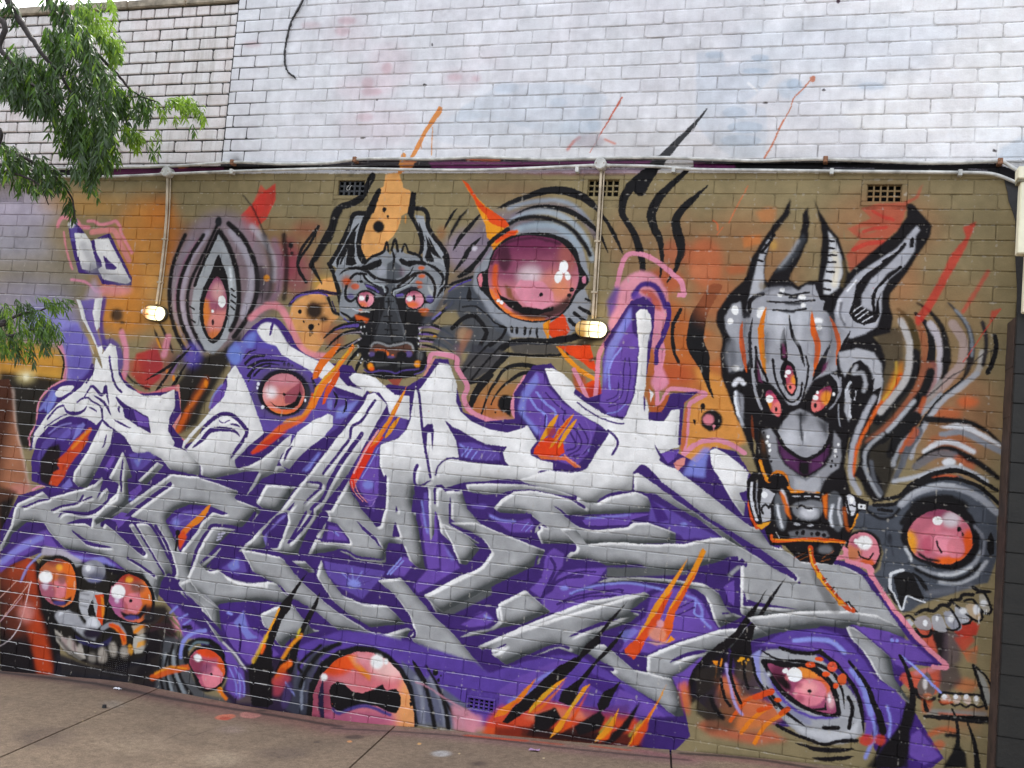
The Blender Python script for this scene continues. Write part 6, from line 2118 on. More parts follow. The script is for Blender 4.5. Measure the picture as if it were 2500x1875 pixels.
p 412672:2 1190 385 1300 545 1450 735 1560 855 1668 955 1600 978 1480 962 1400 1004 1345 1000 1318 900 1440 800 1400 745 1300 600
p 6a4aa2:6 1330 770 1440 800 1540 885 1600 940 1480 948 1400 985 1345 960 1312 900
e 8a90dc:4 1322 800 14 12
e 8a90dc:4 1355 800 12 12
s e08a9a:2 32 1160 300 1190 370 1300 540 1450 730 1560 850 1690 965 1640 980 1600 975
s c88a90:12:60 30 1610 990 1560 1000 1480 1020
s 9098e0:3 16 1380 900 1500 1000 1650 1150
v 161214:3 20 40 1378 900 1430 1020 1460 1140 1458 1230
"""
GROUNDP = """
@R
s 7d5f56:60:80 170 -100 1000 400 1040 800 1100 1200 1190 1700 1270 2300 1370
s 5a4644:30:70 50 -100 1000 400 1060 800 1120 1200 1200
s 8a6258:80:55 200 1500 1260 2000 1330 2400 1400
e d0765a:5:90 1520 1315 70 18 -6
e c2543a:6:80 1520 1325 40 12
e c8877c:6:85 1690 1300 70 24
e a89488:40:60 1560 1400 80 26
e 9d968c:30:45 760 1230 70 26
e 5c4a42:30:60 580 1115 120 8
e c8b48a:2 560 1340 6 3
e c8b48a:2 640 1280 5 3
@T
s 8a6a66:50:80 110 -100 1390 400 1420 900 1460 1500 1530 2300 1610
s c2502e:10:90 26 800 1440 1000 1460 1200 1475
s c2502e:10:70 18 1250 1480 1440 1500
s b84a2c:10:80 16 1640 1510 1900 1540
s a86a74:30:60 50 1950 1540 2300 1600
e c9c9c8:14:85 630 1562 62 20
e e0b070:2 480 1495 14 7
e e0a068:2 10 1480 18 7
e d8c090:2 750 1562 6 5
e d8c8a0:2 1320 1592 8 4
e c9b48a:2 1090 1440 5 4
e 4a3a34:20:70 880 1630 60 18
e 3e332e:14:70 40 1450 70 14
@S
s 8a6660:30:80 90 -100 1580 400 1610 900 1690
@R
e 3c302a:8:80 1760 1272 40 6
e 4a3b33:8:80 2140 1485 24 6
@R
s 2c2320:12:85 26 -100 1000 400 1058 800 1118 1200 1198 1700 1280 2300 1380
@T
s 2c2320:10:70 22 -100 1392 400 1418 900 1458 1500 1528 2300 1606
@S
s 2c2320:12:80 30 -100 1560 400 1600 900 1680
@R
s 4a3e36:3:80 3 1100 1480 1240 1420 1300 1440 1420 1400
e 6c5c50:60:60 300 1450 200 70
e a8957e:80:50 900 1500 260 70
e 5e5048:40:50 1900 1560 180 40
e b5a58e:50:40 1500 1600 160 50
"""
# ------------------------------------------------------------------ materials
def node(nt, t, **k):
    n = nt.nodes.new(t)
    for a, b in k.items(): setattr(n, a, b)
    return n
def newmat(name):
    m = bpy.data.materials.new(name); m.use_nodes = True
    return m, m.node_tree, m.node_tree.nodes['Principled BSDF']
def ramp(nt, fac, stops):
    r = node(nt, 'ShaderNodeValToRGB'); nt.links.new(fac, r.inputs[0]); e = r.color_ramp.elements
    while len(e) < len(stops): e.new(.5)
    for i, (p, c) in enumerate(stops):
        e[i].position = p; e[i].color = (*c, 1) if len(c) == 3 else c
    return r.outputs[0]
def mixc(nt, f, a, b, mode='MIX'):
    n = node(nt, 'ShaderNodeMix', data_type='RGBA', blend_type=mode)
    for s, v in ((0, f), (6, a), (7, b)):
        if hasattr(v, 'is_linked'): nt.links.new(v, n.inputs[s])
        else: n.inputs[s].default_value = v if s == 0 else (*v, 1)
    return n.outputs[2]
def math_(nt, op, a, b=None, clamp=False):
    n = node(nt, 'ShaderNodeMath', operation=op, use_clamp=clamp)
    for i, v in enumerate((a, b)):
        if v is None: continue
        if hasattr(v, 'is_linked'): nt.links.new(v, n.inputs[i])
        else: n.inputs[i].default_value = v
    return n.outputs[0]
def noise(nt, vec, scale, detail=4, rough=.55, out=0):
    n = node(nt, 'ShaderNodeTexNoise'); n.inputs['Scale'].default_value = scale; n.inputs['Detail'].default_value = detail
    n.inputs['Roughness'].default_value = rough; nt.links.new(vec, n.inputs['Vector']); return n.outputs[out]
def bump(nt, p, h, strength, dist):
    b = node(nt, 'ShaderNodeBump'); b.inputs['Strength'].default_value = strength; b.inputs['Distance'].default_value = dist
    nt.links.new(h, b.inputs['Height']); nt.links.new(b.outputs[0], p.inputs['Normal'])
def pos(nt): return node(nt, 'ShaderNodeNewGeometry').outputs['Position']
def simple(name, c, rough=.6, metal=0, var=.12, scale=30, bmp=0.):
    m, nt, p = newmat(name); P = pos(nt); n = noise(nt, P, scale)
    lo = tuple(max(0, v*(1-var*1.6)) for v in c); hi = tuple(min(1, v*(1+var)) for v in c)
    nt.links.new(ramp(nt, n, [(.3, lo), (.7, hi)]), p.inputs['Base Color'])
    p.inputs['Roughness'].default_value = rough; p.inputs['Metallic'].default_value = metal
    if bmp: bump(nt, p, noise(nt, P, scale*4), .5, bmp)
    return m
def picture(name, arr):
    h, w = arr.shape[:2]; im = bpy.data.images.new(name, w, h, alpha=False)
    c = np.clip(arr, 0, 1); c = np.where(c <= .0031308, c*12.92, 1.055*c**(1/2.4)-.055)
    px = np.ones((h, w, 4), np.float32); px[..., :3] = c[::-1]
    im.pixels.foreach_set(px.ravel()); im.update(); im.pack(); return im
def planar(nt, im, x0, y0, w, h, vert=True):
    """image laid on a world plane by position in metres"""
    sp = node(nt, 'ShaderNodeSeparateXYZ'); nt.links.new(pos(nt), sp.inputs[0])
    cb = node(nt, 'ShaderNodeCombineXYZ')
    nt.links.new(math_(nt, 'DIVIDE', math_(nt, 'SUBTRACT', sp.outputs[0], x0), w), cb.inputs[0])
    nt.links.new(math_(nt, 'DIVIDE', math_(nt, 'SUBTRACT', sp.outputs[2 if vert else 1], y0), h), cb.inputs[1])
    t = node(nt, 'ShaderNodeTexImage', extension='EXTEND', interpolation='Cubic'); t.image = im
    nt.links.new(cb.outputs[0], t.inputs[0]); return t.outputs[0]
# ------------------------------------------------------------------ mural paint
MU = Painter(-4.9, 5.1, 8.0, 5.6, .003, to_wall)
def _ramp(x): return np.interp(x, [-3.6, -2.8, -2, -1.5, -.6, .2, 1.05, 1.5, 2.2], [1.42, 1.44, 1.5, 1.53, 1.54, 1.5, 1.58, 1.5, 1.3])
MU.ramp = _ramp
MU.run(MURAL)  # its dark band along the conduit mixes black-purple paint with painted shadow
BL, BH = .2386, .086
def bond(x, z):      # 0 in the middle of a brick, 1 on its edges
    c = (3.212-z)/BH; k = np.floor(c); t = ((x-2.348-BL/2*(k % 2 == 1))/BL) % 1
    d = np.minimum(np.minimum(t, 1-t)*BL, np.minimum(c-k, 1-(c-k))*BH)
    return np.clip(1-d/.010, 0, 1)
weather(MU, bond)
MURAL_IM = picture('mural_paint', MU.img)
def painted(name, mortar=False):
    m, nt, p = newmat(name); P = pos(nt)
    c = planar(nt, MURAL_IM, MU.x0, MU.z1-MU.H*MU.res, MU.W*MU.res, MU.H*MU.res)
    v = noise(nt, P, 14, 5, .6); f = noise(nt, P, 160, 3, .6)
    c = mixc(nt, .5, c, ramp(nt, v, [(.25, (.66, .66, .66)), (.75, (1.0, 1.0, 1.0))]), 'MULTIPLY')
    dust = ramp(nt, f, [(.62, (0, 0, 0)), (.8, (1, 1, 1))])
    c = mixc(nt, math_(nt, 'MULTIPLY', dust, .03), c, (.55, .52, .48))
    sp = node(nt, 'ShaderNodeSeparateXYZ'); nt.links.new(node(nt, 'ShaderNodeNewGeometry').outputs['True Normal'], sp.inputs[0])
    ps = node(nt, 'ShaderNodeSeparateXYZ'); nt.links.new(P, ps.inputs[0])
    # upward-facing brick edges mix towards a pale colour (patchy, mostly on the lower left)
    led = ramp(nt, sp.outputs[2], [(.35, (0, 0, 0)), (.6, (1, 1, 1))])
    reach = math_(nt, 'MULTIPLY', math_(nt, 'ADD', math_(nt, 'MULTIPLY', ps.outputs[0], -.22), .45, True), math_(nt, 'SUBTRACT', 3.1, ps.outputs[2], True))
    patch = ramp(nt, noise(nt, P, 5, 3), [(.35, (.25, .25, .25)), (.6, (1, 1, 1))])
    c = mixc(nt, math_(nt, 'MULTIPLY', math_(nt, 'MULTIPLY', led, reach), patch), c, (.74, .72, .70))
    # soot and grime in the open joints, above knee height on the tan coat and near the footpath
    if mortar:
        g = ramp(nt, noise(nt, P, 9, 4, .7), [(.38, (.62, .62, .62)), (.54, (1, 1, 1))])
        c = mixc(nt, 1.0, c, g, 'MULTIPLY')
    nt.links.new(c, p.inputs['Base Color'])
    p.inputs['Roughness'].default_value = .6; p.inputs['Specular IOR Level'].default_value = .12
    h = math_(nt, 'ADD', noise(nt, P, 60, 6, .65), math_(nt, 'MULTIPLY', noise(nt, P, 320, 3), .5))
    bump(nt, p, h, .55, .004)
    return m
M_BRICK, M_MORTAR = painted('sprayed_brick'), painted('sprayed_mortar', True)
def streaks(nt, P, c, amt):
    mp = node(nt, 'ShaderNodeMapping'); mp.inputs['Scale'].default_value = (16, 1, 1.1); nt.links.new(P, mp.inputs['Vector'])
    s = noise(nt, mp.outputs[0], 1., 5, .65)
    return mixc(nt, amt, c, ramp(nt, s, [(.36, (.72, .70, .67)), (.5, (1, 1, 1))]), 'MULTIPLY')
def whitewash(name, old=False, mortar=False):
    m, nt, p = newmat(name); P = pos(nt)
    if old:
        n = noise(nt, P, 7, 6, .65); f = noise(nt, P, 90, 4, .7)
        c = ramp(nt, n, [(.3, (.60, .55, .52)), (.55, (.76, .72, .70)), (.8, (.80, .77, .76))])
        c = mixc(nt, ramp(nt, f, [(.60, (0, 0, 0)), (.74, (.75, .75, .75))]), c, (.16, .12, .09))
        c = mixc(nt, .35, c, ramp(nt, noise(nt, P, 3, 3), [(.4, (1, .86, .84)), (.6, (1, 1, 1))]), 'MULTIPLY')
        c = streaks(nt, P, c, .75)
        if mortar: c = ramp(nt, f, [(.4, (.016, .014, .012)), (.75, (.07, .06, .05))])
    else:
        c = planar(nt, MURAL_IM, MU.x0, MU.z1-MU.H*MU.res, MU.W*MU.res, MU.H*MU.res)  # image is painted brighter to the right, so lighting sits in the colour
        n = noise(nt, P, 11, 6, .6); f = noise(nt, P, 70, 4, .65)
        c = mixc(nt, .7, c, ramp(nt, n, [(.3, (.80, .79, .79)), (.7, (1, 1, 1))]), 'MULTIPLY')
        c = mixc(nt, .6, c, ramp(nt, noise(nt, P, 3.1, 4), [(.35, (.95, .92, .93)), (.6, (1, 1, 1))]), 'MULTIPLY')
        c = streaks(nt, P, c, .2)
        c = mixc(nt, ramp(nt, f, [(.7, (0, 0, 0)), (.8, (.5, .5, .5))]), c, (.45, .42, .42))
        if mortar:
            k = noise(nt, P, 6, 5, .75)
            c = mixc(nt, ramp(nt, k, [(.47, (.18, .18, .18)), (.64, (.85, .85, .85))]), c, (.27, .25, .24))
    if mortar and not old:     # black joints of the older section run on and fade out to the right
        xs_ = node(nt, 'ShaderNodeSeparateXYZ'); nt.links.new(P, xs_.inputs[0])
        e = math_(nt, 'ADD', math_(nt, 'MULTIPLY', xs_.outputs[0], -1), math_(nt, 'MULTIPLY', noise(nt, P, 4, 4), .9))
        c = mixc(nt, ramp(nt, math_(nt, 'SUBTRACT', e, 1.9), [(.38, (0, 0, 0)), (.72, (1, 1, 1))]), c, (.022, .019, .017))
    nt.links.new(c, p.inputs['Base Color']); p.inputs['Roughness'].default_value = .6
    h = math_(nt, 'ADD', noise(nt, P, 45, 6, .65), math_(nt, 'MULTIPLY', noise(nt, P, 260, 3), .4))
    bump(nt, p, h, .6, .005)
    return m
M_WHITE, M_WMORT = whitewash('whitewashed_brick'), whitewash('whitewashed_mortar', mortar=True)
M_OLD, M_OMORT = whitewash('old_whitewash', True), whitewash('black_mortar', True, True)
# ------------------------------------------------------------------ footpath paint
GP = Painter(-5.5, .25, 9.5, 3.6, .004, to_ground)
GP.img[:] = lin('8b7965'); GP.run(GROUNDP)  # dark strokes along the wall base paint in contact shadow as well as dirt
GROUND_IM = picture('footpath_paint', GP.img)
def footpath_mat():
    m, nt, p = newmat('footpath_concrete'); P = pos(nt)
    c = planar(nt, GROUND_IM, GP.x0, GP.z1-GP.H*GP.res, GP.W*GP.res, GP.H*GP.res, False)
    a = noise(nt, P, 2.2, 5, .6); b = noise(nt, P, 26, 5, .7); f = noise(nt, P, 150, 3, .7)
    c = mixc(nt, 1., c, ramp(nt, a, [(.3, (.78, .76, .74)), (.7, (1.1, 1.08, 1.04))]), 'MULTIPLY')
    c = mixc(nt, .9, c, ramp(nt, b, [(.32, (.62, .6, .58)), (.6, (1.05, 1.05, 1.05))]), 'MULTIPLY')
    c = mixc(nt, .8, c, ramp(nt, f, [(.35, (.55, .52, .5)), (.62, (1.2, 1.2, 1.15))]), 'MULTIPLY')
    vo = node(nt, 'ShaderNodeTexVoronoi'); vo.inputs['Scale'].default_value = 34; nt.links.new(P, vo.inputs['Vector'])
    fl = math_(nt, 'MULTIPLY', ramp(nt, vo.outputs['Distance'], [(.03, (1, 1, 1)), (.09, (0, 0, 0))]), ramp(nt, noise(nt, P, 8), [(.5, (0, 0, 0)), (.62, (.8, .8, .8))]))
    c = mixc(nt, fl, c, (.50, .44, .36))
    nt.links.new(c, p.inputs['Base Color']); p.inputs['Roughness'].default_value = .85
    bump(nt, p, math_(nt, 'ADD', b, math_(nt, 'MULTIPLY', f, .7)), .7, .006)
    return m
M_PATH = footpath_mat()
M_JOINT = simple('joint_dirt', (.11, .092, .075), .95, var=.4, scale=60)
M_ROAD = simple('road_asphalt', (.05, .05, .05), .9, scale=80, bmp=.004)
M_PVC = simple('white_pvc', (.55, .54, .50), .35, var=.28, scale=16, bmp=.0008)
M_STEEL = simple('galvanised_pipe', (.46, .37, .26), .4, .35, var=.2, scale=14)
M_RUST = simple('rusty_clip', (.26, .12, .06), .8, var=.4, scale=90)
M_BLACKC = simple('black_rubber', (.018, .015, .015), .55, var=.3, scale=60, bmp=.003)
M_PIER = simple('dark_grey_masonry_paint', (.0095, .0085, .0065), .65, var=.25, scale=12, bmp=.003)
M_PIERM = simple('dark_grey_joint', (.016, .0145, .012), .8, var=.3, scale=30)
M_RETURN = simple('brown_render', (.05, .027, .018), .75, var=.35, scale=9, bmp=.004)
M_CREAM = simple('cream_timber_paint', (.86, .81, .60), .5, var=.10, scale=8, bmp=.002)
M_CREAMD = simple('dark_timber_edge', (.22, .20, .13), .7, var=.4, scale=24)
M_HOLE = simple('vent_dark', (.012, .011, .011), .9)
M_VTAN = simple('tan_painted_terracotta', lin('93835f'), .55, var=.15, scale=30, bmp=.002)
M_VBLK = simple('black_painted_terracotta', (.014, .013, .015), .45, var=.3, scale=30)
M_VPUR = simple('purple_painted_terracotta', lin('6f56ae'), .5, var=.15, scale=30)
M_VLIL = simple('lilac_painted_grille', lin('9b95a6'), .5, var=.2, scale=30)
M_VDRK = simple('dark_sprayed_grille', lin('3a3140'), .5, var=.5, scale=12)
M_COPE = simple('weathered_coping', (.36, .30, .22), .85, var=.35, scale=14, bmp=.005)
M_LBASE = simple('lamp_cast_metal', (.10, .085, .06), .45, .4, var=.3, scale=40)
M_LWHITE = simple('lamp_white_gland', (.7, .68, .62), .4)
M_BARK = simple('dark_bark', (.035, .026, .024), .85, var=.4, scale=40, bmp=.004)
M_LIT1 = simple('white_paper', (.7, .7, .72), .8); M_LIT2 = simple('mauve_wrapper', (.36, .22, .34), .6); M_CAP = simple('black_cap', (.012, .012, .013), .5)
def leafmat(name, c, tr):
    m, nt, p = newmat(name); P = pos(nt); n = noise(nt, P, 18, 3)
    col = ramp(nt, n, [(.3, tuple(v*.65 for v in c)), (.7, tuple(min(1, v*1.3) for v in c))])
    nt.links.new(col, p.inputs['Base Color']); p.inputs['Roughness'].default_value = .42
    t = node(nt, 'ShaderNodeBsdfTranslucent'); t.inputs[0].default_value = (*[min(1, v*1.5) for v in c], 1)
    ms = node(nt, 'ShaderNodeMixShader'); ms.inputs[0].default_value = tr
    nt.links.new(p.outputs[0], ms.inputs[1]); nt.links.new(t.outputs[0], ms.inputs[2])
    nt.links.new(ms.outputs[0], nt.nodes['Material Output'].inputs[0]); return m
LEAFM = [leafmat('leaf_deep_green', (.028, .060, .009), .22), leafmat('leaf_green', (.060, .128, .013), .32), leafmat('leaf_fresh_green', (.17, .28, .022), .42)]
def lampglass(name, cx, c_hot, c_dim):
    m, nt, p = newmat(name)
    tc = node(nt, 'ShaderNodeTexCoord'); sb = node(nt, 'ShaderNodeVectorMath', operation='DISTANCE'); sb.inputs[1].default_value = (cx, -.02, 0)
    nt.links.new(tc.outputs['Object'], sb.inputs[0])
    f = ramp(nt, sb.outputs['Value'], [(.04, tuple(v*2.4 for v in c_hot)), (.07, tuple(v*1.1 for v in c_hot)), (.10, c_dim), (.18, tuple(v*.5 for v in c_dim))])
    p.inputs['Base Color'].default_value = (.30, .21, .08, 1); p.inputs['Roughness'].default_value = .12
    nt.links.new(f, p.inputs['Emission Color']); p.inputs['Emission Strength'].default_value = .42
    return m
# ------------------------------------------------------------------ object helpers
def link(o, parent=None):
    COL.objects.link(o)
    if parent: o.parent = parent
    return o
def meshobj(name, bm, mats, parent=None, smooth=False):
    me = bpy.data.meshes.new(name); bm.to_mesh(me); bm.free()
    for m in (mats if isinstance(mats, (list, tuple)) else [mats]): me.materials.append(m)
    if smooth: me.polygons.foreach_set('use_smooth', [True]*len(me.polygons))
    return link(bpy.data.objects.new(name, me), parent)
def thing(name, label, cat, loc=(0, 0, 0), group=None):
    o = link(bpy.data.objects.new(name, None)); o.location = loc; tag(o, label, cat, group); return o
def tag(o, label, cat, group=None):
    o['label'] = label; o['category'] = cat
    if group: o['group'] = group
def kind(o, k): o['kind'] = k; return o
def box(bm, x0, x1, y0, y1, z0, z1, bev=0.):
    r = bmesh.ops.create_cube(bm, size=1, matrix=Matrix.Translation(((x0+x1)/2, (y0+y1)/2, (z0+z1)/2)) @ Matrix.Diagonal((x1-x0, y1-y0, z1-z0, 1)))
    if bev: bmesh.ops.bevel(bm, geom=list({e for v in r['verts'] for e in v.link_edges}), offset=bev, segments=2, affect='EDGES')
def tube(bm, pts, rad, seg=10, cap=True):
    pts = [Vector(p) for p in pts]; n = len(pts); rads = rad if isinstance(rad, (list, tuple)) else [rad]*n; rings = []
    up = None
    for i, p in enumerate(pts):
        t = (pts[min(i+1, n-1)]-pts[max(i-1, 0)]).normalized()
        if up is None: up = t.orthogonal().normalized()
        up = (up-t*up.dot(t)).normalized(); b = t.cross(up)
        rings.append([bm.verts.new(p+(up*math.cos(a)+b*math.sin(a))*rads[i]) for a in [k*math.tau/seg for k in range(seg)]])
    for a, b in zip(rings, rings[1:]):
        for k in range(seg): bm.faces.new((a[k], a[(k+1) % seg], b[(k+1) % seg], b[k]))
    if cap: bm.faces.new(rings[0][::-1]); bm.faces.new(rings[-1])
def smoothpts(P, k=6):
    return [tuple(q) for q in crom(np.array(P, float), False, tol=max(.012, np.linalg.norm(np.array(P[-1])-np.array(P[0]))/(len(P)*k)))] if len(P) > 2 and len(P[0]) == 2 else P
def wallpts(frame, pts, y):
    """photo points on the plane at depth y (metres, negative = towards the street)"""
    f = FR[frame]; a = np.array(pts, float).reshape(-1, 2); x, z = to_wall(f[0]+a[:, 0]/f[2], f[1]+a[:, 1]/f[2], y)
    return [(float(u), y, float(v)) for u, v in zip(x, z)]
def spline3(P, k=8):
    P = np.array(P, float); out = []; n = len(P)
    for i in range(n-1):
        a, b, c, d = P[max(i-1, 0)], P[i], P[i+1], P[min(i+2, n-1)]
        for t in np.arange(k)/k: out.append(.5*((2*b)+(c-a)*t+(2*a-5*b+4*c-d)*t*t+(3*b-a-3*c+d)*t**3))
    out.append(P[-1]); return [tuple(p) for p in out]
# ------------------------------------------------------------------ ground
bm = bmesh.new(); bmesh.ops.create_grid(bm, x_segments=2, y_segments=2, size=250, matrix=Matrix.Translation((0, 0, -1.2)))
kind(meshobj('ground', bm, M_ROAD), 'structure')
xs = [-12]+list(np.arange(-6.0, 4.61, .2))+[12]
def strip(name, x0, x1, y0, y1, lift, mat, parent=None, thick=.12, sk=(0, 0), ny=1, rough=0.):
    """footpath piece that follows the slope of the street; sk = skew of its two ends"""
    bm = bmesh.new(); nx = max(2, int((x1-x0)/.2)); rows = []
    for j in range(ny+1):
        y = y0+(y1-y0)*j/ny
        a, b = x0+sk[0]*(-y), x1+sk[1]*(-y)
        rows.append([bm.verts.new((a+(b-a)*i/nx, y, float(gz(a+(b-a)*i/nx))+lift+random.uniform(-rough, rough))) for i in range(nx+1)])
    low = [[bm.verts.new((v.co.x, v.co.y, v.co.z-thick)) for v in r] for r in (rows[0], rows[-1])]
    for a, b in zip(rows, rows[1:]):
        for i in range(nx): bm.faces.new((a[i], a[i+1], b[i+1], b[i]))
    for i in range(nx):
        bm.faces.new((rows[0][i+1], rows[0][i], low[0][i], low[0][i+1])); bm.faces.new((rows[-1][i], rows[-1][i+1], low[1][i+1], low[1][i]))
    for e in (0, -1):
        f = [rows[0][e], low[0][e], low[1][e], rows[-1][e]]+[r[e] for r in rows[-2:0:-1]]
        bm.faces.new(f)
    bmesh.ops.recalc_face_normals(bm, faces=bm.faces)
    return meshobj(name, bm, mat, parent)
bed = kind(strip('footpath', -11.5, 11.5, -4.2, .10, -.03, M_JOINT, thick=.3), 'structure')
SKEW = .15; JX = [-7.5, -5.72, -4.0, -2.30, -.565, 1.135, 2.86, 4.6, 6.3]
for a, b in zip(JX, JX[1:]): strip('slab', a+.006, b-.006, -2.6, -.004, 0, M_PATH, bed, .06, (SKEW, SKEW), 6)
for a, b in zip(JX, JX[1:]): strip('slab', a+.006+SKEW*0, b-.006, -4.15, -2.612, 0, M_PATH, bed, .06, (SKEW, SKEW), 4)
# ------------------------------------------------------------------ bricks
JT, DEEP = .0058, .0046
def brick_mesh(name, L, H, mat, jag=.0016, dep=.03, bev=.003):
    """box with worn, rounded front edges and uneven corners"""
    bm = bmesh.new(); x, z = L/2, H/2; r = lambda s: random.uniform(-s, s)
    ch = [random.choice((.003, .004, .006, .011)) for _ in range(4)]; out = []
    for (sx, sz), c in zip(((-1, -1), (1, -1), (1, 1), (-1, 1)), ch):
        p, q = (sx*x, sz*(z-c)), (sx*(x-c), sz*z); out += [p, q] if sx*sz < 0 else [q, p]
    ang = sorted(out, key=lambda p: math.atan2(p[1]/H, p[0]/L))
    loops = []
    for y, ins in ((dep, 0), (bev, 0), (bev*.3, bev*.75), (0, bev*1.9)):
        loops.append([bm.verts.new((px-math.copysign(ins, px)+r(jag*.6), y+(r(.0006) if y < dep else 0), pz-math.copysign(ins*.9, pz)+r(jag*.6))) for px, pz in ang])
    for a, b in zip(loops, loops[1:]):
        for i in range(8): bm.faces.new((a[i], a[(i+1) % 8], b[(i+1) % 8], b[i]))
    bm.faces.new(loops[-1]); bmesh.ops.recalc_face_normals(bm, faces=bm.faces)
    bm.normal_update(); f = max(bm.faces, key=lambda f: f.calc_area())
    if f.normal.y > 0: bmesh.ops.reverse_faces(bm, faces=bm.faces)
    me = bpy.data.meshes.new(name); bm.to_mesh(me); bm.free(); me.materials.append(mat); return me
def project(x, y, z):
    d = Vector((x, y, z))-CAM; a = d.dot(fwd)
    return 1250+FPX*d.dot(right)/a, 937.5+FPX*d.dot(down)/a, a
def lay(parent, mat, spec, var=7, limit=300, jag=.0016, bev=.003, JT=JT, hidden=lambda px, py: False):
    """spec: (x0, x1, z0, z1) of every brick; the largest in view become objects, the rest one joined part"""
    meshes = [brick_mesh('brick', BL-JT, BH-JT, mat, jag, bev=bev) for _ in range(var)]
    rank = []
    for k, (x0, x1, z0, z1) in enumerate(spec):
        px, py, d = project((x0+x1)/2, 0, (z0+z1)/2)
        inside = -20 < px < 2520 and -10 < py < 1885 and not hidden(px, py)
        rank.append((0 if inside else 1, -(x1-x0)*(z1-z0)/d**2, k))
    rank.sort(); top = {k for a, b, k in rank[:limit]}
    rest = bmesh.new()
    for k, (x0, x1, z0, z1) in enumerate(spec):
        me = random.choice(meshes)
        Tm = Matrix.Translation(((x0+x1)/2, random.uniform(-.0018, .0018), (z0+z1)/2)) @ Euler((random.uniform(-.02, .02), random.uniform(-.006, .006), random.uniform(-.008, .008))).to_matrix().to_4x4() \
            @ Matrix.Diagonal(((x1-x0-JT)/(BL-JT), 1, (z1-z0-JT)/(BH-JT), 1))
        if k in top:
            o = bpy.data.objects.new('brick', me); link(o, parent); o.matrix_basis = Tm
        else:
            n0 = len(rest.verts); rest.from_mesh(me); rest.verts.ensure_lookup_table()
            bmesh.ops.transform(rest, matrix=Tm, verts=rest.verts[n0:])
    kind(meshobj('brick_courses', rest, mat, parent), 'stuff')
def courses(zs, x0, x1, phase, L=BL, holes=(), skip=lambda c, a, b: False, jit=.006):
    out = []
    for c, (z0, z1) in enumerate(zs):
        off = phase[c % len(phase)]; n0 = math.floor((x0-off)/L)-1; e = [off+L*n for n in range(n0, math.ceil((x1-off)/L)+2)]
        e = [v+random.uniform(-jit, jit) for v in e]
        for a, b in zip(e, e[1:]):
            a, b = max(a, x0), min(b, x1)
            parts = [(a, b)]
            for hx0, hx1, hz0, hz1 in holes:
                if z1 > hz0+.01 and z0 < hz1-.01:
                    q = []
                    for p, r in parts:
                        if r <= hx0 or p >= hx1: q.append((p, r)); continue
                        if p < hx0: q.append((p, hx0))
                        if r > hx1: q.append((hx1, r))
                    parts = q
            for p, r in parts:
                if r-p > .03 and not skip(c, p, r): out.append((p, r, z0, z1))
    return out
def slab(name, x0, x1, z0, z1, y0, y1, mat, holes=(), parent=None):
    """backing wall with rectangular openings left for the vents"""
    bm = bmesh.new(); xs = sorted({x0, x1, *[h[0] for h in holes], *[h[1] for h in holes]}); zs = sorted({z0, z1, *[h[2] for h in holes], *[h[3] for h in holes]})
    for a, b in zip(xs, xs[1:]):
        for c, d in zip(zs, zs[1:]):
            if any(h[0] <= (a+b)/2 <= h[1] and h[2] <= (c+d)/2 <= h[3] for h in holes): continue
            v = [bm.verts.new(p) for p in ((a, y0, c), (b, y0, c), (b, y0, d), (a, y0, d))]; bm.faces.new(v)
    for pts in (((x0, y0, z1), (x1, y0, z1), (x1, y1, z1), (x0, y1, z1)), ((x0, y1, z0), (x0, y0, z0), (x0, y0, z1), (x0, y1, z1)), ((x1, y0, z0), (x1, y1, z0), (x1, y1, z1), (x1, y0, z1)), ((x1, y1, z0), (x0, y1, z0), (x0, y1, z1), (x1, y1, z1))):
        bm.faces.new([bm.verts.new(p) for p in pts])
    bmesh.ops.remove_doubles(bm, verts=bm.verts, dist=1e-5); bmesh.ops.recalc_face_normals(bm, faces=bm.faces)
    return meshobj(name, bm, mat, parent)
VENTS = [  # x0, x1, z0, z1 of the block, label, rows, cols, material, hole share
    (-4.190, -3.940, 3.124, 3.282, 'lilac fine-mesh vent under the overhanging leaves, far left', 11, 17, M_VLIL, .55),
    (-1.369, -1.117, 3.170, 3.326, 'black painted vent with a chalk hook mark beside the orange flame', 3, 5, M_VBLK, .62),
    (.350, .606, 3.170, 3.330, 'dark gridded vent half hidden behind the lamp conduit', 3, 5, M_VTAN, .76),
    (1.990, 2.236, 3.145, 3.298, 'tan vent with fifteen square holes above the horned demon', 3, 5, M_VTAN, .74),
    (-.120, .070, -.013, .080, 'purple painted vent low on the wall beside the flames', 3, 5, M_VPUR, .66),
    (-2.770, -2.560, -.165, -.008, 'dark fine-mesh vent near the footpath under the skull teeth', 10, 13, M_VDRK, .5)]
LTOP = 3.365; J0 = 3.212
zl = [(J0-BH*(k+1), J0-BH*k) for k in range(-1, 42)]; zl = [(J0+BH, LTOP)]+zl
hol = [v[:4] for v in VENTS]
X0, XR = -6.2, 3.3
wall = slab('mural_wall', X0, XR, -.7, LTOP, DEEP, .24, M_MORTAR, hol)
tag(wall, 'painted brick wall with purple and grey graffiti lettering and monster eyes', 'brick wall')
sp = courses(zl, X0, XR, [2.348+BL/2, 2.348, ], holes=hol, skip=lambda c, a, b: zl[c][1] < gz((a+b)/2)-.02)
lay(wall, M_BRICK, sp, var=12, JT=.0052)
XO = -2.21; UB = LTOP+.035; UTOP = 5.5; U0 = 4.541
zu = [(max(U0-BH*(k+1), UB), U0-BH*k) for k in range(-11, 14) if U0-BH*k > UB+.02]
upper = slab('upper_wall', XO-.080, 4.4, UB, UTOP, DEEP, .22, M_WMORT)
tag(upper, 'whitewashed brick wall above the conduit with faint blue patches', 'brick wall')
tooth = lambda c: XO-.056
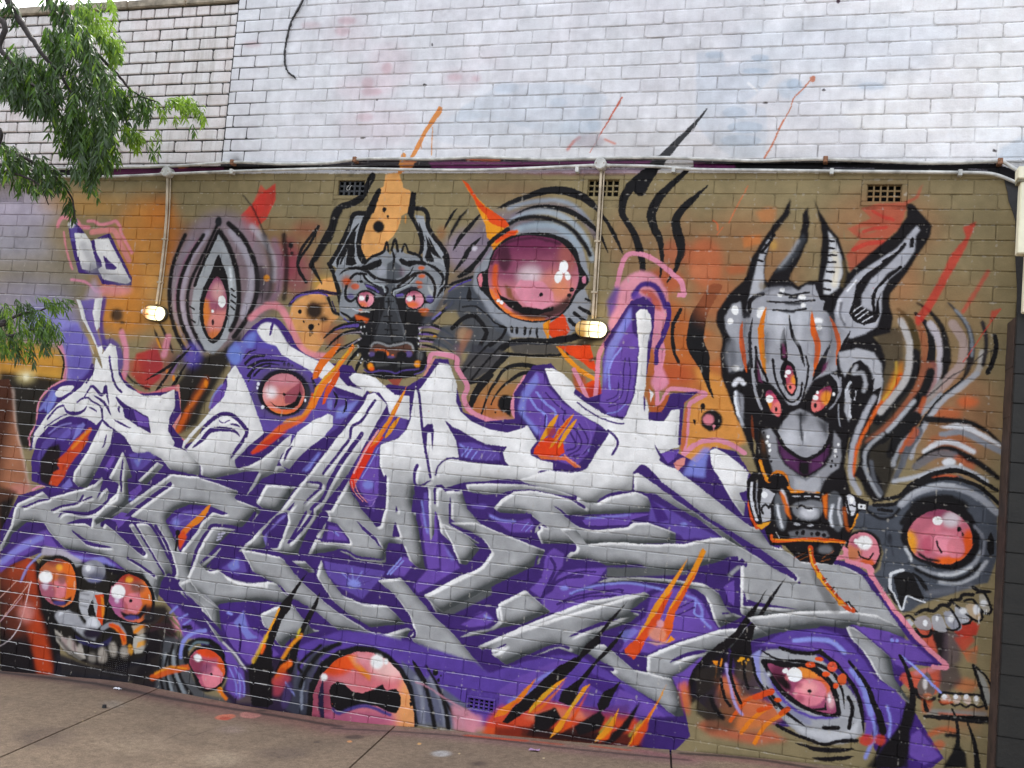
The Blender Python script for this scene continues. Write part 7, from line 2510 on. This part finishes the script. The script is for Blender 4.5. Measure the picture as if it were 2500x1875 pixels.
su = [b for c in range(len(zu)) for b in courses([zu[c]], tooth(c), 4.4, [-1.49+(BL/2 if (c % 2) else 0)])]
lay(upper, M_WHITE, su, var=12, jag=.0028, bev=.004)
OT, OP = 4.51, .0835
zo = [(max(OT-OP*(k+1), UB), OT-OP*k) for k in range(0, 14) if OT-OP*k > UB+.02]
old = slab('old_wall_section', X0, XO-.0805, UB, 4.592, DEEP+.010, .22, M_OMORT)
tag(old, 'older whitewashed brick wall section with wide black mortar joints behind the branches', 'brick wall')
so_ = [b for c in range(len(zo)) for b in courses([zo[c]], X0, XO-.0555, [-3.03 if c % 2 == 0 else -2.911], L=.2348)]
so_ += courses([(4.513, 4.588)], X0, XO-.0555, [-2.38], L=.1174, jit=.003)
lay(old, M_OLD, so_, jag=.003, bev=.005, JT=.0105)
for k in range(8):
    a = X0+k*.5; b = min(a+.494, XO-.06)
    if b-a < .1: continue
    bm = bmesh.new(); box(bm, a, b-.004, -.018, .26, 4.597, 4.655+random.uniform(-.003, .003), .006); meshobj('coping_stone', bm, M_COPE, old)
# ledge between the two walls, dark from black-purple paint and painted-in shadow
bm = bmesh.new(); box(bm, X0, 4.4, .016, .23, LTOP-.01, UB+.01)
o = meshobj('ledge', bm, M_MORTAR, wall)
# roof behind the parapet is out of sight; the building body behind the walls
bm = bmesh.new(); box(bm, -6.1, 4.3, .245, 5.0, -.9, 4.5); o = meshobj('building', bm, M_COPE); tag(o, 'plain building body behind the painted brick walls', 'building')
# ------------------------------------------------------------------ air vents
for i, (x0, x1, z0, z1, label, nr, nc, mat, hs_) in enumerate(VENTS):
    t = thing('air_vent', label, 'air vent', (x0, 0, z0), 'air vents in the painted wall')
    w, h = x1-x0, z1-z0; mx, mz = (.030, .027) if nr == 3 and nc == 5 and i < 4 else (.012, .012)
    if i == 4: mx = mz = .014
    bm = bmesh.new(); g = .001
    fm = M_BRICK
    for a, b, c, d in ((g, w-g, g, mz), (g, w-g, h-mz, h-g), (g, mx, mz, h-mz), (w-mx, w-g, mz, h-mz)): box(bm, a, b, .001, .05, c, d, .003)
    meshobj('vent_frame', bm, fm, t)
    bm = bmesh.new(); iw, ih = w-2*mx, h-2*mz; bw, bh = iw/nc*(1-hs_), ih/nr*(1-hs_)
    dep = .018 if nr == 3 else .006
    for k in range(nc+1):
        c = mx+iw*k/nc; box(bm, max(c-bw/2, mx+.0005), min(c+bw/2, w-mx-.0005), dep, dep+.02, mz+.001, h-mz-.001)
    for k in range(nr+1):
        c = mz+ih*k/nr; box(bm, mx+.001, w-mx-.001, dep+.002, dep+.018, max(c-bh/2, mz+.0015), min(c+bh/2, h-mz-.0015))
    meshobj('grille', bm, mat if i == 1 else M_BRICK, t)
    bm = bmesh.new(); box(bm, g, w-g, .07, .075, g, h-g); meshobj('dark_cavity', bm, M_HOLE, t)
    if i == 1:
        bm = bmesh.new(); tube(bm, spline3([(.105, dep-.003, .098), (.093, dep-.003, .090), (.088, dep-.003, .075), (.096, dep-.003, .066), (.110, dep-.003, .072), (.114, dep-.003, .090), (.124, dep-.003, .098)], 4), .0022, 6)
        meshobj('chalk_mark', bm, M_PVC, t)
# ------------------------------------------------------------------ conduit, junction boxes and drops (one fixed run of pipe)
YC = -.028
run = thing('electrical_conduit', 'white conduit run with two round junction boxes and two thin drop pipes to the lamps', 'conduit', (0, 0, 0))
p1 = wallpts('N', [(-160, 1182), (0, 1180), (300, 1184), (700, 1185), (1000, 1174), (1130, 1167), (1500, 1152), (1850, 1140), (2212, 1130)], YC)
p2 = wallpts('O', [(180, 1130), (600, 1138), (1000, 1140), (1400, 1126), (1700, 1112), (1845, 1108), (2212, 1115)], YC)
p3 = wallpts('Q', [(0, 1135), (400, 1140), (800, 1145), (1300, 1150), (1800, 1155), (1960, 1160), (2040, 1175), (2130, 1210), (2212, 1245), (2300, 1300)], YC)
p1, p2, p3 = [[(x, y, z-.008) for x, y, z in p] for p in (p1, p2, p3)]
bm = bmesh.new(); tube(bm, spline3(p1+p2+p3, 6), .0098, 12); meshobj('pipe', bm, M_PVC, run, True)
def disc(bm, c, r, y0, y1, seg=28):
    a = [(c[0]+r*math.cos(k*math.tau/seg), c[2]+r*math.sin(k*math.tau/seg)) for k in range(seg)]
    prof = [(y0, 1.), (y1+.006, 1.), (y1, .86)]; rings = [[bm.verts.new((c[0]+(x-c[0])*s, y, c[2]+(z-c[2])*s)) for x, z in a] for y, s in prof]
    for p, q in zip(rings, rings[1:]):
        for k in range(seg): bm.faces.new((p[k], p[(k+1) % seg], q[(k+1) % seg], q[k]))
    bm.faces.new(rings[-1]); bmesh.ops.recalc_face_normals(bm, faces=bm.faces)
for c, col in ((wallpts('N', [(1132, 1164)], YC)[0], 0), (wallpts('O', [(1845, 1110)], YC)[0], 1)):
    bm = bmesh.new(); disc(bm, c, .037, .004, -.058); j = meshobj('junction_box', bm, M_PVC, run)
    for dx in (-.024, .024):
        bm = bmesh.new(); box(bm, c[0]+dx-.003, c[0]+dx+.003, -.0595, -.057, c[2]-.003, c[2]+.003); meshobj('screw', bm, M_RUST, j)
    for s in (-1, 1):
        bm = bmesh.new(); tube(bm, [(c[0]+s*.032, YC, c[2]-.008), (c[0]+s*.058, YC, c[2]-.008)], .0122, 12); meshobj('coupling', bm, M_PVC, j)
drops = [wallpts('N', [(1132, 1180)], -.02)+wallpts('A', [(1122, 160), (1090, 480), (1057, 726)], -.02),
         wallpts('C', [(1430, 60), (1405, 500), (1375, 1000), (1352, 1396)], -.02)]
for d in drops:
    bm = bmesh.new(); tube(bm, spline3(d, 6), .0095, 10); meshobj('drop_pipe', bm, M_STEEL, run, True)
    d2 = [(x+.017, -.012, z) for x, y, z in d]
    bm = bmesh.new(); tube(bm, spline3(d2, 6), .005, 8); meshobj('drop_wire', bm, M_STEEL, run, True)
    for f in (.33, .78):
        k = min(int(f*len(d)), len(d)-2); a, b = Vector(d[k]), Vector(d[k+1]); c = a.lerp(b, .4)
        bm = bmesh.new(); box(bm, c.x-.016, c.x+.022, -.0325, .004, c.z-.006, c.z+.006, .002); meshobj('saddle_clip', bm, M_STEEL, run)
for fr, q in (('N', (1570, 1149)), ('Q', (915, 1147)), ('Q', (1780, 1155)), ('C', (1218, 40)), ('C', (2085, 40))):
    c = wallpts(fr, [q], -.02)[0]; bm = bmesh.new(); box(bm, c[0]-.011, c[0]+.011, -.043, .006, c[2]-.030, c[2]+.004, .002); meshobj('saddle_clip', bm, M_PVC, run)
# sagging pale cable above it
cab = thing('sagging_cable', 'thick off-white cable sagging along the ledge just above the conduit', 'cable', (0, 0, 0))
q = wallpts('N', [(-160, 1150), (100, 1146), (420, 1142), (740, 1136), (1000, 1131), (1250, 1122), (1560, 1101), (1700, 1104), (1900, 1112), (2212, 1106)], -.03)
q += wallpts('O', [(180, 1082), (400, 1076), (700, 1080), (1000, 1067), (1250, 1074), (1500, 1082), (1850, 1074), (2212, 1070)], -.03)
q += wallpts('Q', [(0, 1079), (200, 1086), (420, 1092), (650, 1084), (870, 1082), (1200, 1092), (1500, 1106), (1800, 1104), (2040, 1096), (2120, 1130), (2212, 1188), (2300, 1250)], -.03)
q = [(x, y, z+.006) for x, y, z in q]
bm = bmesh.new(); tube(bm, spline3(q, 6), .0105, 10); meshobj('cable_sheath', bm, M_PVC, cab, True)
for fr, c in (('N', (1570, 1101)), ('O', (185, 1083)), ('Q', (872, 1083)), ('Q', (2050, 1097))):
    c = wallpts(fr, [c], -.03)[0]; bm = bmesh.new(); box(bm, c[0]-.013, c[0]+.013, -.047, .01, c[2]-.013, c[2]+.022, .002); meshobj('rusty_clip', bm, M_RUST, cab)
# orange-sprayed stretch of the cable
# dangling black cable on the white wall
hang = thing('dangling_cable', 'black frayed cable hanging in a curve on the white wall', 'cable', (0, 0, 0))
q = wallpts('N', [(2080, -90), (2045, 0), (2010, 70), (1970, 140), (1948, 210), (1930, 290), (1921, 370), (1926, 440), (1945, 485), (1975, 510), (1993, 526)], -.012)
bm = bmesh.new(); P = spline3(q, 6); tube(bm, [(x+random.uniform(-.0025, .0025), y, z+random.uniform(-.0025, .0025)) for x, y, z in P], [.0065*random.uniform(.7, 1.35) for _ in P], 7); meshobj('cable_sheath', bm, M_BLACKC, hang, True)
bm = bmesh.new(); e = P[-1]
for a in (-.5, .1, .6): tube(bm, [e, (e[0]+.010*math.cos(a), e[1]-.003, e[2]-.012+.004*a)], [.0022, .0008], 5)
meshobj('frayed_end', bm, M_BLACKC, hang)
# ------------------------------------------------------------------ bulkhead lamps
def lamp(cx, cz, W, H, label, bulb, gland, tilt, hot, dim):
    t = thing('bulkhead_lamp', label, 'wall lamp', (cx, 0, cz), 'bulkhead lamps on the mural wall'); t.rotation_euler = (0, tilt, 0)
    def stad(s, y, n=14):       # stadium outline
        r = H/2*s; L = W/2-H/2; pts = []
        for k in range(n+1): a = -math.pi/2+math.pi*k/n; pts.append((L+r*math.cos(a), y, r*math.sin(a)))
        for k in range(n+1): a = math.pi/2+math.pi*k/n; pts.append((-L+r*math.cos(a), y, r*math.sin(a)))
        return pts
    def loft(prof, cap=True):
        bm = bmesh.new(); rings = [[bm.verts.new(p) for p in stad(s, y)] for s, y in prof]
        for a, b in zip(rings, rings[1:]):
            for k in range(len(a)): bm.faces.new((a[k], a[(k+1) % len(a)], b[(k+1) % len(a)], b[k]))
        if cap: bm.faces.new(rings[-1])
        bmesh.ops.recalc_face_normals(bm, faces=bm.faces); return bm
    meshobj('base', loft([(1.10, .004), (1.10, -.022), (1.02, -.03), (.9, -.03)]), M_LBASE, t, False)
    glass = meshobj('glass', loft([(.96, -.026), (.95, -.045), (.88, -.062), (.70, -.076), (.4, -.083), (.05, -.084)]), lampglass('lit_lamp_glass', bulb, hot, dim), t, True)
    for k in (-1, 0, 1) if not gland else (-.7, .75):
        x = k*(W/2-H*.42) if not gland else k*W/2*.72
        pr = [(x, y, H/2*s) for s, y in ((1.06, -.024), (1.0, -.05), (.92, -.068), (.72, -.083), (.4, -.090), (0, -.092), (-.4, -.090), (-.72, -.083), (-.92, -.068), (-1.0, -.05), (-1.06, -.024))]
        bm = bmesh.new(); tube(bm, pr, .0024, 7); meshobj('guard_bar', bm, M_LBASE, t, True)
    for s in (-.42, .42):
        L = W/2-.004; y0 = -.086 if abs(s) < .5 else -.08
        pr = [(-L, -.028, H/2*s*.7), (-L+.012, -.058, H/2*s), (-L+.04, -.082, H/2*s), (L-.04, -.082, H/2*s), (L-.012, -.058, H/2*s), (L, -.028, H/2*s*.7)]
        bm = bmesh.new(); tube(bm, spline3(pr, 4), .0022, 7); meshobj('guard_bar', bm, M_LBASE, t, True)
    if gland:
        bm = bmesh.new(); tube(bm, [(-W/2-.022, -.03, .002), (-W/2+.012, -.03, .002)], .017, 14); meshobj('cable_gland', bm, M_LWHITE, t, True)
        bm = bmesh.new(); bmesh.ops.create_uvsphere(bm, u_segments=12, v_segments=8, radius=.02, matrix=Matrix.Translation((-W/2+.062, -.078, -.012)) @ Matrix.Diagonal((1.3, .32, .7, 1))); meshobj('red_lens', bm, lampglass('red_lamp_lens', -.3, (1, .1, .02), (.9, .12, .03)), glass, True)
    else:
        bm = bmesh.new(); tube(bm, [(W/2+.002, -.02, -.002), (W/2+.016, -.02, -.002)], .007, 10); meshobj('side_screw', bm, M_LBASE, t, True)
    pl = bpy.data.lights.new('lamp_glow', 'POINT'); pl.energy = .12; pl.color = (1, .66, .28); pl.shadow_soft_size = .03
    po = link(bpy.data.objects.new('lamp_glow', pl), t); po.location = (bulb, -.125, .0)
    return t
lx, lz = to_wall(1442, 803, -.045); lamp(float(lx), float(lz), .198, .100, 'lit oval bulkhead lamp under the big pink eyeball with a half amber glass', .045, False, math.radians(1.5), (1, .9, .52), (.22, .115, .022))
lx, lz = to_wall(375, 764, -.045); lamp(float(lx), float(lz), .168, .100, 'lit wall lamp with white gland and red lens on the orange bricks', .034, True, math.radians(4), (1, .88, .50), (.30, .09, .015))
# ------------------------------------------------------------------ dark grey pier and cream post at the right
PT = 2.50; PY = -.25; PX = 2.782
pier = meshobj('masonry_pier', (lambda b: (box(b, PX+.012, 4.6, PY+.012, -.002, -.3, PT-.012), b)[1])(bmesh.new()), M_PIERM)
tag(pier, 'dark grey painted masonry pier standing proud at the right edge', 'pier')
bm = bmesh.new(); n = 30; 
for k in range(n):
    z = -.1+k*(PT+.1-.004)/n; box(bm, PX-.002+random.uniform(-.0015, .0015), PX+.0118, PY+.030, .004, z, z+(PT+.1-.004)/n-.0005)
meshobj('brown_return', bm, M_RETURN, pier)
k = 0; z = PT
while z > -.15:
    h = .153; x = PX if k % 2 else PX; e = PX+(.30 if k % 2 else .15)
    xs_ = [PX]+[e+.31*q for q in range(6)]
    for a, b in zip(xs_, xs_[1:]):
        bm = bmesh.new(); box(bm, a+.002, b-.002, PY+random.uniform(-.0015, .0015), PY+.03, z-h+.002, z-.002, .003); o = meshobj('block', bm, M_PIER, pier); 
    z -= h; k += 1
post = thing('cream_post', 'cream painted timber post with stepped capping standing on the dark pier', 'post', (PX, -.3, PT))
def pw(x, y, d): a, b = to_wall(x, y, d); return float(a), float(b)
bm = bmesh.new(); xa, za = pw(2489, 788, -.30); xb, zb = pw(2489, 480, -.30); x2, _ = pw(2484, 540, -.3)
box(bm, xa-PX+.012, xa-PX+.30, -.01, .046, .006, .31, .004); meshobj('post_shaft', bm, M_CREAM, post)
bm = bmesh.new(); box(bm, x2-PX+.003, xa-PX+.31, -.03, .048, .3105, .70, .004); meshobj('post_upper_board', bm, M_CREAM, post)
bm = bmesh.new(); box(bm, x2-PX-.014, xa-PX+.32, -.045, .049, .7005, .765, .004); o = meshobj('post_cap', bm, M_CREAM, post); o.rotation_euler = (0, 0, 0)
bm = bmesh.new(); box(bm, x2-PX-.012, xa-PX+.30, -.036, .047, .685, .7, .001); meshobj('under_cap_strip', bm, M_CREAMD, post)  # thin dark-coloured strip right under the cap
# added black sheet stands for black paint and the dark gap beside the post
bm = bmesh.new(); P = [to_wall(x, y, -.012) for x, y in ((2452, 436), (2461, 470), (2463, 490), (2472, 512), (2480, 540), (2480, 640), (2484, 700), (2482, 788), (2512, 788), (2512, 440))]
f = bm.faces.new([bm.verts.new((float(a), -.006, float(b))) for a, b in P]); r = bmesh.ops.extrude_face_region(bm, geom=[f]); bmesh.ops.translate(bm, vec=(0, .05, 0), verts=[v for v in r['geom'] if isinstance(v, bmesh.types.BMVert)]); bmesh.ops.recalc_face_normals(bm, faces=bm.faces)
o = meshobj('black_edge_strip', bm, M_BLACKC); tag(o, 'ragged black strip between the tan bricks and the cream post', 'black strip')
# ------------------------------------------------------------------ litter on the footpath
def gp(fr, x, y): f = FR[fr]; a, b = to_ground(f[0]+x/f[2], f[1]+y/f[2]); return float(a), float(b), float(gz(float(a)))
x, y, z = gp('R', 703, 1252); bm = bmesh.new(); bmesh.ops.create_cone(bm, cap_ends=True, segments=16, radius1=.014, radius2=.012, depth=.018, matrix=Matrix.Translation((x, y, z+.009))); o = meshobj('plastic_cap', bm, M_CAP); tag(o, 'small black plastic cap lying on the footpath', 'bottle cap')
def scrap(name, fr, px, s, mat, label):
    x, y, z = gp(fr, *px); bm = bmesh.new()
    n = 4; g = [[bm.verts.new((x+s*(i/n-.5)*1.5+random.uniform(-.004, .004), y+s*(j/n-.5)+random.uniform(-.004, .004), z+.003+random.uniform(0, s*.35))) for i in range(n+1)] for j in range(n+1)]
    for j in range(n):
        for i in range(n): bm.faces.new((g[j][i], g[j][i+1], g[j+1][i+1], g[j+1][i]))
    tag(meshobj(name, bm, mat), label, 'litter')
scrap('paper_scrap', 'R', (792, 1130), .03, M_LIT1, 'tiny crumpled white paper scrap at the foot of the wall')
scrap('sweet_wrapper', 'T', (1258, 1546), .035, M_LIT2, 'crumpled mauve wrapper on the footpath below the flames')
# ------------------------------------------------------------------ tree at the left: branches, leaflets
tree = thing('street_tree', 'tree with drooping narrow leaflets hanging in front of the wall at top left', 'tree', (-5.6, -1.3, float(gz(-5.6))))
TB = Vector((-5.6, -1.3, float(gz(-5.6))))
def tp(fr, x, y, d): a = wallpts(fr, [(x, y)], d)[0]; return Vector(a)-TB
bm = bmesh.new(); trunk = [(0, 0, -.05), (.05, .02, 1.0), (-.05, 0, 2.2), (.1, .05, 3.4), (.25, .1, 4.6), (.3, .1, 5.6)]
tube(bm, spline3(trunk, 5), [.15-.10*k/25 for k in range(26)], 12); meshobj('trunk', bm, M_BARK, tree, True)
def branch(P, r0, r1):
    P = spline3([tuple(p) for p in P], 6); bm = bmesh.new()
    tube(bm, [(x+random.uniform(-.004, .004), y, z+random.uniform(-.004, .004)) for x, y, z in P], [r0+(r1-r0)*k/(len(P)-1) for k in range(len(P))], 8)
    meshobj('branch', bm, M_BARK, tree, True)
t1, t2, t3 = Vector((.24, .1, 4.5)), Vector((.1, .05, 3.5)), Vector((-.02, .02, 2.0))
branch([t1, tp('N', -200, -350, -1.1), tp('N', 50, 0, -1.1), tp('N', 130, 130, -1.1), tp('N', 200, 240, -1.1), tp('N', 290, 370, -1.1), tp('N', 420, 520, -1.05), tp('N', 520, 700, -1.)], .03, .006)
branch([t1, tp('N', 100, -300, -1.), tp('N', 325, 0, -1.0), tp('N', 375, 85, -.98), tp('N', 470, 200, -.95), tp('N', 620, 330, -.9), tp('N', 790, 500, -.85), tp('N', 900, 620, -.8), tp('N', 1050, 690, -.8)], .022, .004)
branch([t1, tp('N', -150, 80, -1.2), tp('N', 0, 330, -1.2), tp('N', 60, 400, -1.2), tp('N', 200, 560, -1.2), tp('N', 330, 640, -1.15)], .022, .006)
branch([t2, tp('N', -200, 850, -1.), tp('N', 0, 1000, -1.), tp('N', 200, 1080, -1.), tp('N', 360, 1180, -.95), tp('N', 480, 1330, -.9), tp('N', 505, 1480, -.9)], .018, .003)
branch([t2, tp('N', -150, 1100, -1.1), tp('N', 60, 1160, -1.1), tp('N', 250, 1240, -1.05), tp('N', 330, 1380, -1.)], .014, .003)
branch([t3, tp('A', -200, 900, -1.2), tp('A', 0, 850, -1.2), tp('A', 150, 790, -1.15), tp('A', 300, 760, -1.1), tp('A', 430, 700, -1.05)], .014, .003)
branch([t3, tp('A', -150, 960, -1.2), tp('A', 60, 940, -1.2), tp('A', 220, 900, -1.15), tp('A', 380, 900, -1.1)], .012, .003)
for q in range(7):
    an = q*math.tau/7; branch([Vector((.2, .1, 4.6+.12*q)), Vector((.2+.3*math.cos(an), .1+.25*math.sin(an), 5.0+.1*q)), Vector((.2+.7*math.cos(an), .1+.5*math.sin(an), 5.2+.06*q)), Vector((.2+.95*math.cos(an), .1+.7*math.sin(an), 5.05+.05*q))], .025, .005)
def leaf_mesh(k):
    bm = bmesh.new(); L, W = 1., .20; prof = [(0, .0), (.12, .5), (.38, 1.), (.68, .72), (1, 0)]; c, l, r = [], [], []
    curl = random.uniform(-.16, .16)
    for s, w in prof:
        z = -.10*math.sin(s*math.pi)*(1 if k % 2 else -1); x0 = curl*s*s
        c.append(bm.verts.new((x0, z, -s*L)))
        if 0 < s < 1: l.append(bm.verts.new((x0-W/2*w, z+.03, -s*L))); r.append(bm.verts.new((x0+W/2*w, z+.03, -s*L)))
    for S, flip in ((l, 1), (r, 0)):
        F = [(c[0], c[1], S[0])]+[(c[i], c[i+1], S[i], S[i-1]) for i in (1, 2)]+[(c[3], c[4], S[2])]
        for f in F: bm.faces.new(f if flip else f[::-1])
    me = bpy.data.meshes.new('leaf'); bm.to_mesh(me); bm.free(); return me
LV = []
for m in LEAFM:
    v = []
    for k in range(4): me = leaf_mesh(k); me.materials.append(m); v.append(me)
    LV.append(v)
leaves = []
def leaf(p, d, size, tone):
    """p point, d direction the leaflet points to, in tree space"""
    d = d.normalized(); q = (-Vector((0, 0, 1))).rotation_difference(d).to_matrix().to_4x4()
    leaves.append((Matrix.Translation(p) @ q @ Matrix.Rotation(random.uniform(0, math.tau), 4, 'Z') @ Matrix.Scale(size, 4), tone, size))
def frond(p, d, n, size, tone, droop=.5):
    """pinnate leaf: a drooping rachis with paired leaflets"""
    d = d.normalized(); step = size*.34
    for k in range(n):
        d = (d+Vector((0, 0, -droop/n*1.6))).normalized(); p = p+d*step
        side = d.cross(Vector((random.uniform(-.3, .3), 1, random.uniform(-.3, .3)))).normalized()
        for s in (-1, 1):
            leaf(p, side*s*random.uniform(.5, 1)+d*.8+Vector((0, random.uniform(-.3, .3), -.75)), size*random.uniform(.7, 1.15), tone if random.random() < .8 else min(2, tone+1))
    leaf(p, d+Vector((0, 0, -.3)), size, tone)
def inside(x, y, P):
    c = False
    for i in range(len(P)):
        (x1, y1), (x2, y2) = P[i-1], P[i]
        if (y1 > y) != (y2 > y) and x < (x2-x1)*(y-y1)/(y2-y1)+x1: c = not c
    return c
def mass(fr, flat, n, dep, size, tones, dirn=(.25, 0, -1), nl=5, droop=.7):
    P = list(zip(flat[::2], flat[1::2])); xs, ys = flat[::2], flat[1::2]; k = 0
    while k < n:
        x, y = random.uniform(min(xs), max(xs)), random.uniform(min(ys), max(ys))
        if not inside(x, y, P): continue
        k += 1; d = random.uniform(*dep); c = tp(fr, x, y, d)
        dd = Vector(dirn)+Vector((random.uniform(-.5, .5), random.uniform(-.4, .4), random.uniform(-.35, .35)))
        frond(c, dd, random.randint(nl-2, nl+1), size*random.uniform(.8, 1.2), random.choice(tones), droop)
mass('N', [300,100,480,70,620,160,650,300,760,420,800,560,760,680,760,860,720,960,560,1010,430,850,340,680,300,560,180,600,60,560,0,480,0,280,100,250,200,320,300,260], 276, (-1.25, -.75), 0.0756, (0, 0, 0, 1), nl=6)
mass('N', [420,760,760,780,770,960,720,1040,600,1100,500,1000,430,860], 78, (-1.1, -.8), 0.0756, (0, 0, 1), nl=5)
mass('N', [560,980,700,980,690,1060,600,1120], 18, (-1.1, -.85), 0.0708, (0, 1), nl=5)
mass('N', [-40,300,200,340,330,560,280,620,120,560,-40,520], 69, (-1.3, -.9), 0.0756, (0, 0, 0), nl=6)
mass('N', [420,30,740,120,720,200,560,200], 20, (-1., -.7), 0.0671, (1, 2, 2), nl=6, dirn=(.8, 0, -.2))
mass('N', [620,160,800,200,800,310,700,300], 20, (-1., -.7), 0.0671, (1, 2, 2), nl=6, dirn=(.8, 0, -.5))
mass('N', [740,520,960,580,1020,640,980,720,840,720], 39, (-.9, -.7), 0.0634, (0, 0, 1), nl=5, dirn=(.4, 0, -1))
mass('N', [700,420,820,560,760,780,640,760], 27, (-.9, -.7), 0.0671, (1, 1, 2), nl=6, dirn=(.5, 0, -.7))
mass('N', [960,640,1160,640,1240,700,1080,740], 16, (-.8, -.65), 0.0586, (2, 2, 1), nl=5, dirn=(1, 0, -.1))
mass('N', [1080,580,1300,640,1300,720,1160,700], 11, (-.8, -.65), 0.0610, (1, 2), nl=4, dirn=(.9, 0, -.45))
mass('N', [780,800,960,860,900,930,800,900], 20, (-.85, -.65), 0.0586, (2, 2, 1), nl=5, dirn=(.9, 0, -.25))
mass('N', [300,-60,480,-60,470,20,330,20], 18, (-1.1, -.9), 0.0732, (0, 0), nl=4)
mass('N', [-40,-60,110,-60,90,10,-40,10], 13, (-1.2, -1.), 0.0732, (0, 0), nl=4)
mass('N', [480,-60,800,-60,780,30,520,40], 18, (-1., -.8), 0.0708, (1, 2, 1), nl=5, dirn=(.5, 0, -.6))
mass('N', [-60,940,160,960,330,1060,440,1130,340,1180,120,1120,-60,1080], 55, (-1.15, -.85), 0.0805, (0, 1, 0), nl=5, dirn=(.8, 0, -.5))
mass('N', [60,1140,380,1160,440,1240,330,1280,160,1230], 20, (-1.1, -.85), 0.0756, (0, 1), nl=3, dirn=(.7, 0, -.6))
mass('N', [440,1230,520,1280,520,1420,470,1420], 6, (-.95, -.85), 0.0708, (1, 0), nl=3, dirn=(.1, 0, -1))
mass('N', [560,1180,660,1180,640,1260,580,1260], 6, (-.95, -.85), 0.0671, (1, 1), nl=3)
mass('A', [-60,720,120,660,260,720,330,800,300,960,120,1020,-60,960], 92, (-1.3, -1.0), 0.0561, (1, 1, 0, 2), nl=5, dirn=(.7, 0, -.5))
mass('A', [180,650,420,680,400,740,250,740], 13, (-1.2, -1.0), 0.0537, (2, 1), nl=4, dirn=(1, 0, .05))
mass('A', [300,780,400,820,400,900,320,900], 11, (-1.2, -1.0), 0.0537, (1, 1), nl=4, dirn=(.5, 0, -.8))
mass('N', [1100,600,1360,640,1400,760,1300,840,1180,800], 7, (-.8, -.62), .066, (2, 1, 2), nl=4, dirn=(.6, 0, -.7))
mass('N', [900,860,1080,840,1080,960,920,950], 7, (-.85, -.65), .060, (2, 2, 1), nl=4, dirn=(.7, 0, -.5))
mass('N', [700,240,850,260,860,380,740,360], 6, (-.95, -.7), .066, (1, 2, 2), nl=4, dirn=(.5, 0, -.9))
for k in range(90):      # the rest of the crown, above and left of the picture
    a = random.uniform(0, math.tau); rr = random.uniform(.15, 1.0); c = Vector((.15+rr*math.cos(a)*.9, .1+rr*math.sin(a)*.75, random.uniform(4.3, 6.0)))
    px, py, _ = project(*(c+TB))
    if px > -40 and py > -60: continue
    frond(c, Vector((math.cos(a), math.sin(a)*.6, -.4)), random.randint(5, 8), .075, random.choice((0, 0, 1, 1, 2)), .7)

leaves.sort(key=lambda t: -t[2]*random.uniform(.8, 1.0))
rest = {0: [], 1: [], 2: []}
order = list(range(len(leaves))); vis = [i for i in order if (lambda q: 0 < q[0] < 2500 and 0 < q[1] < 1875)(project(*(leaves[i][0].translation+TB)))]
pick = set(vis[:300])
V, F, MI = [], [], []; n0 = 0
raw = [[(np.array([v.co[:] for v in me.vertices]), [tuple(p.vertices) for p in me.polygons]) for me in vs] for vs in LV]
for i, (m4, tone, s) in enumerate(leaves):
    k = random.randrange(4)
    if i in pick:
        o = bpy.data.objects.new('leaf', LV[tone][k]); link(o, tree); o.matrix_basis = m4; continue
    v, f = raw[tone][k]; A = np.array(m4); V.append(v@A[:3, :3].T+A[:3, 3]); F += [tuple(a+n0 for a in q) for q in f]; MI += [tone]*len(f); n0 += len(v)
me = bpy.data.meshes.new('foliage'); me.from_pydata(np.vstack(V).tolist(), [], F)
for m in LEAFM: me.materials.append(m)
me.polygons.foreach_set('material_index', MI); kind(link(bpy.data.objects.new('foliage', me), tree), 'stuff')
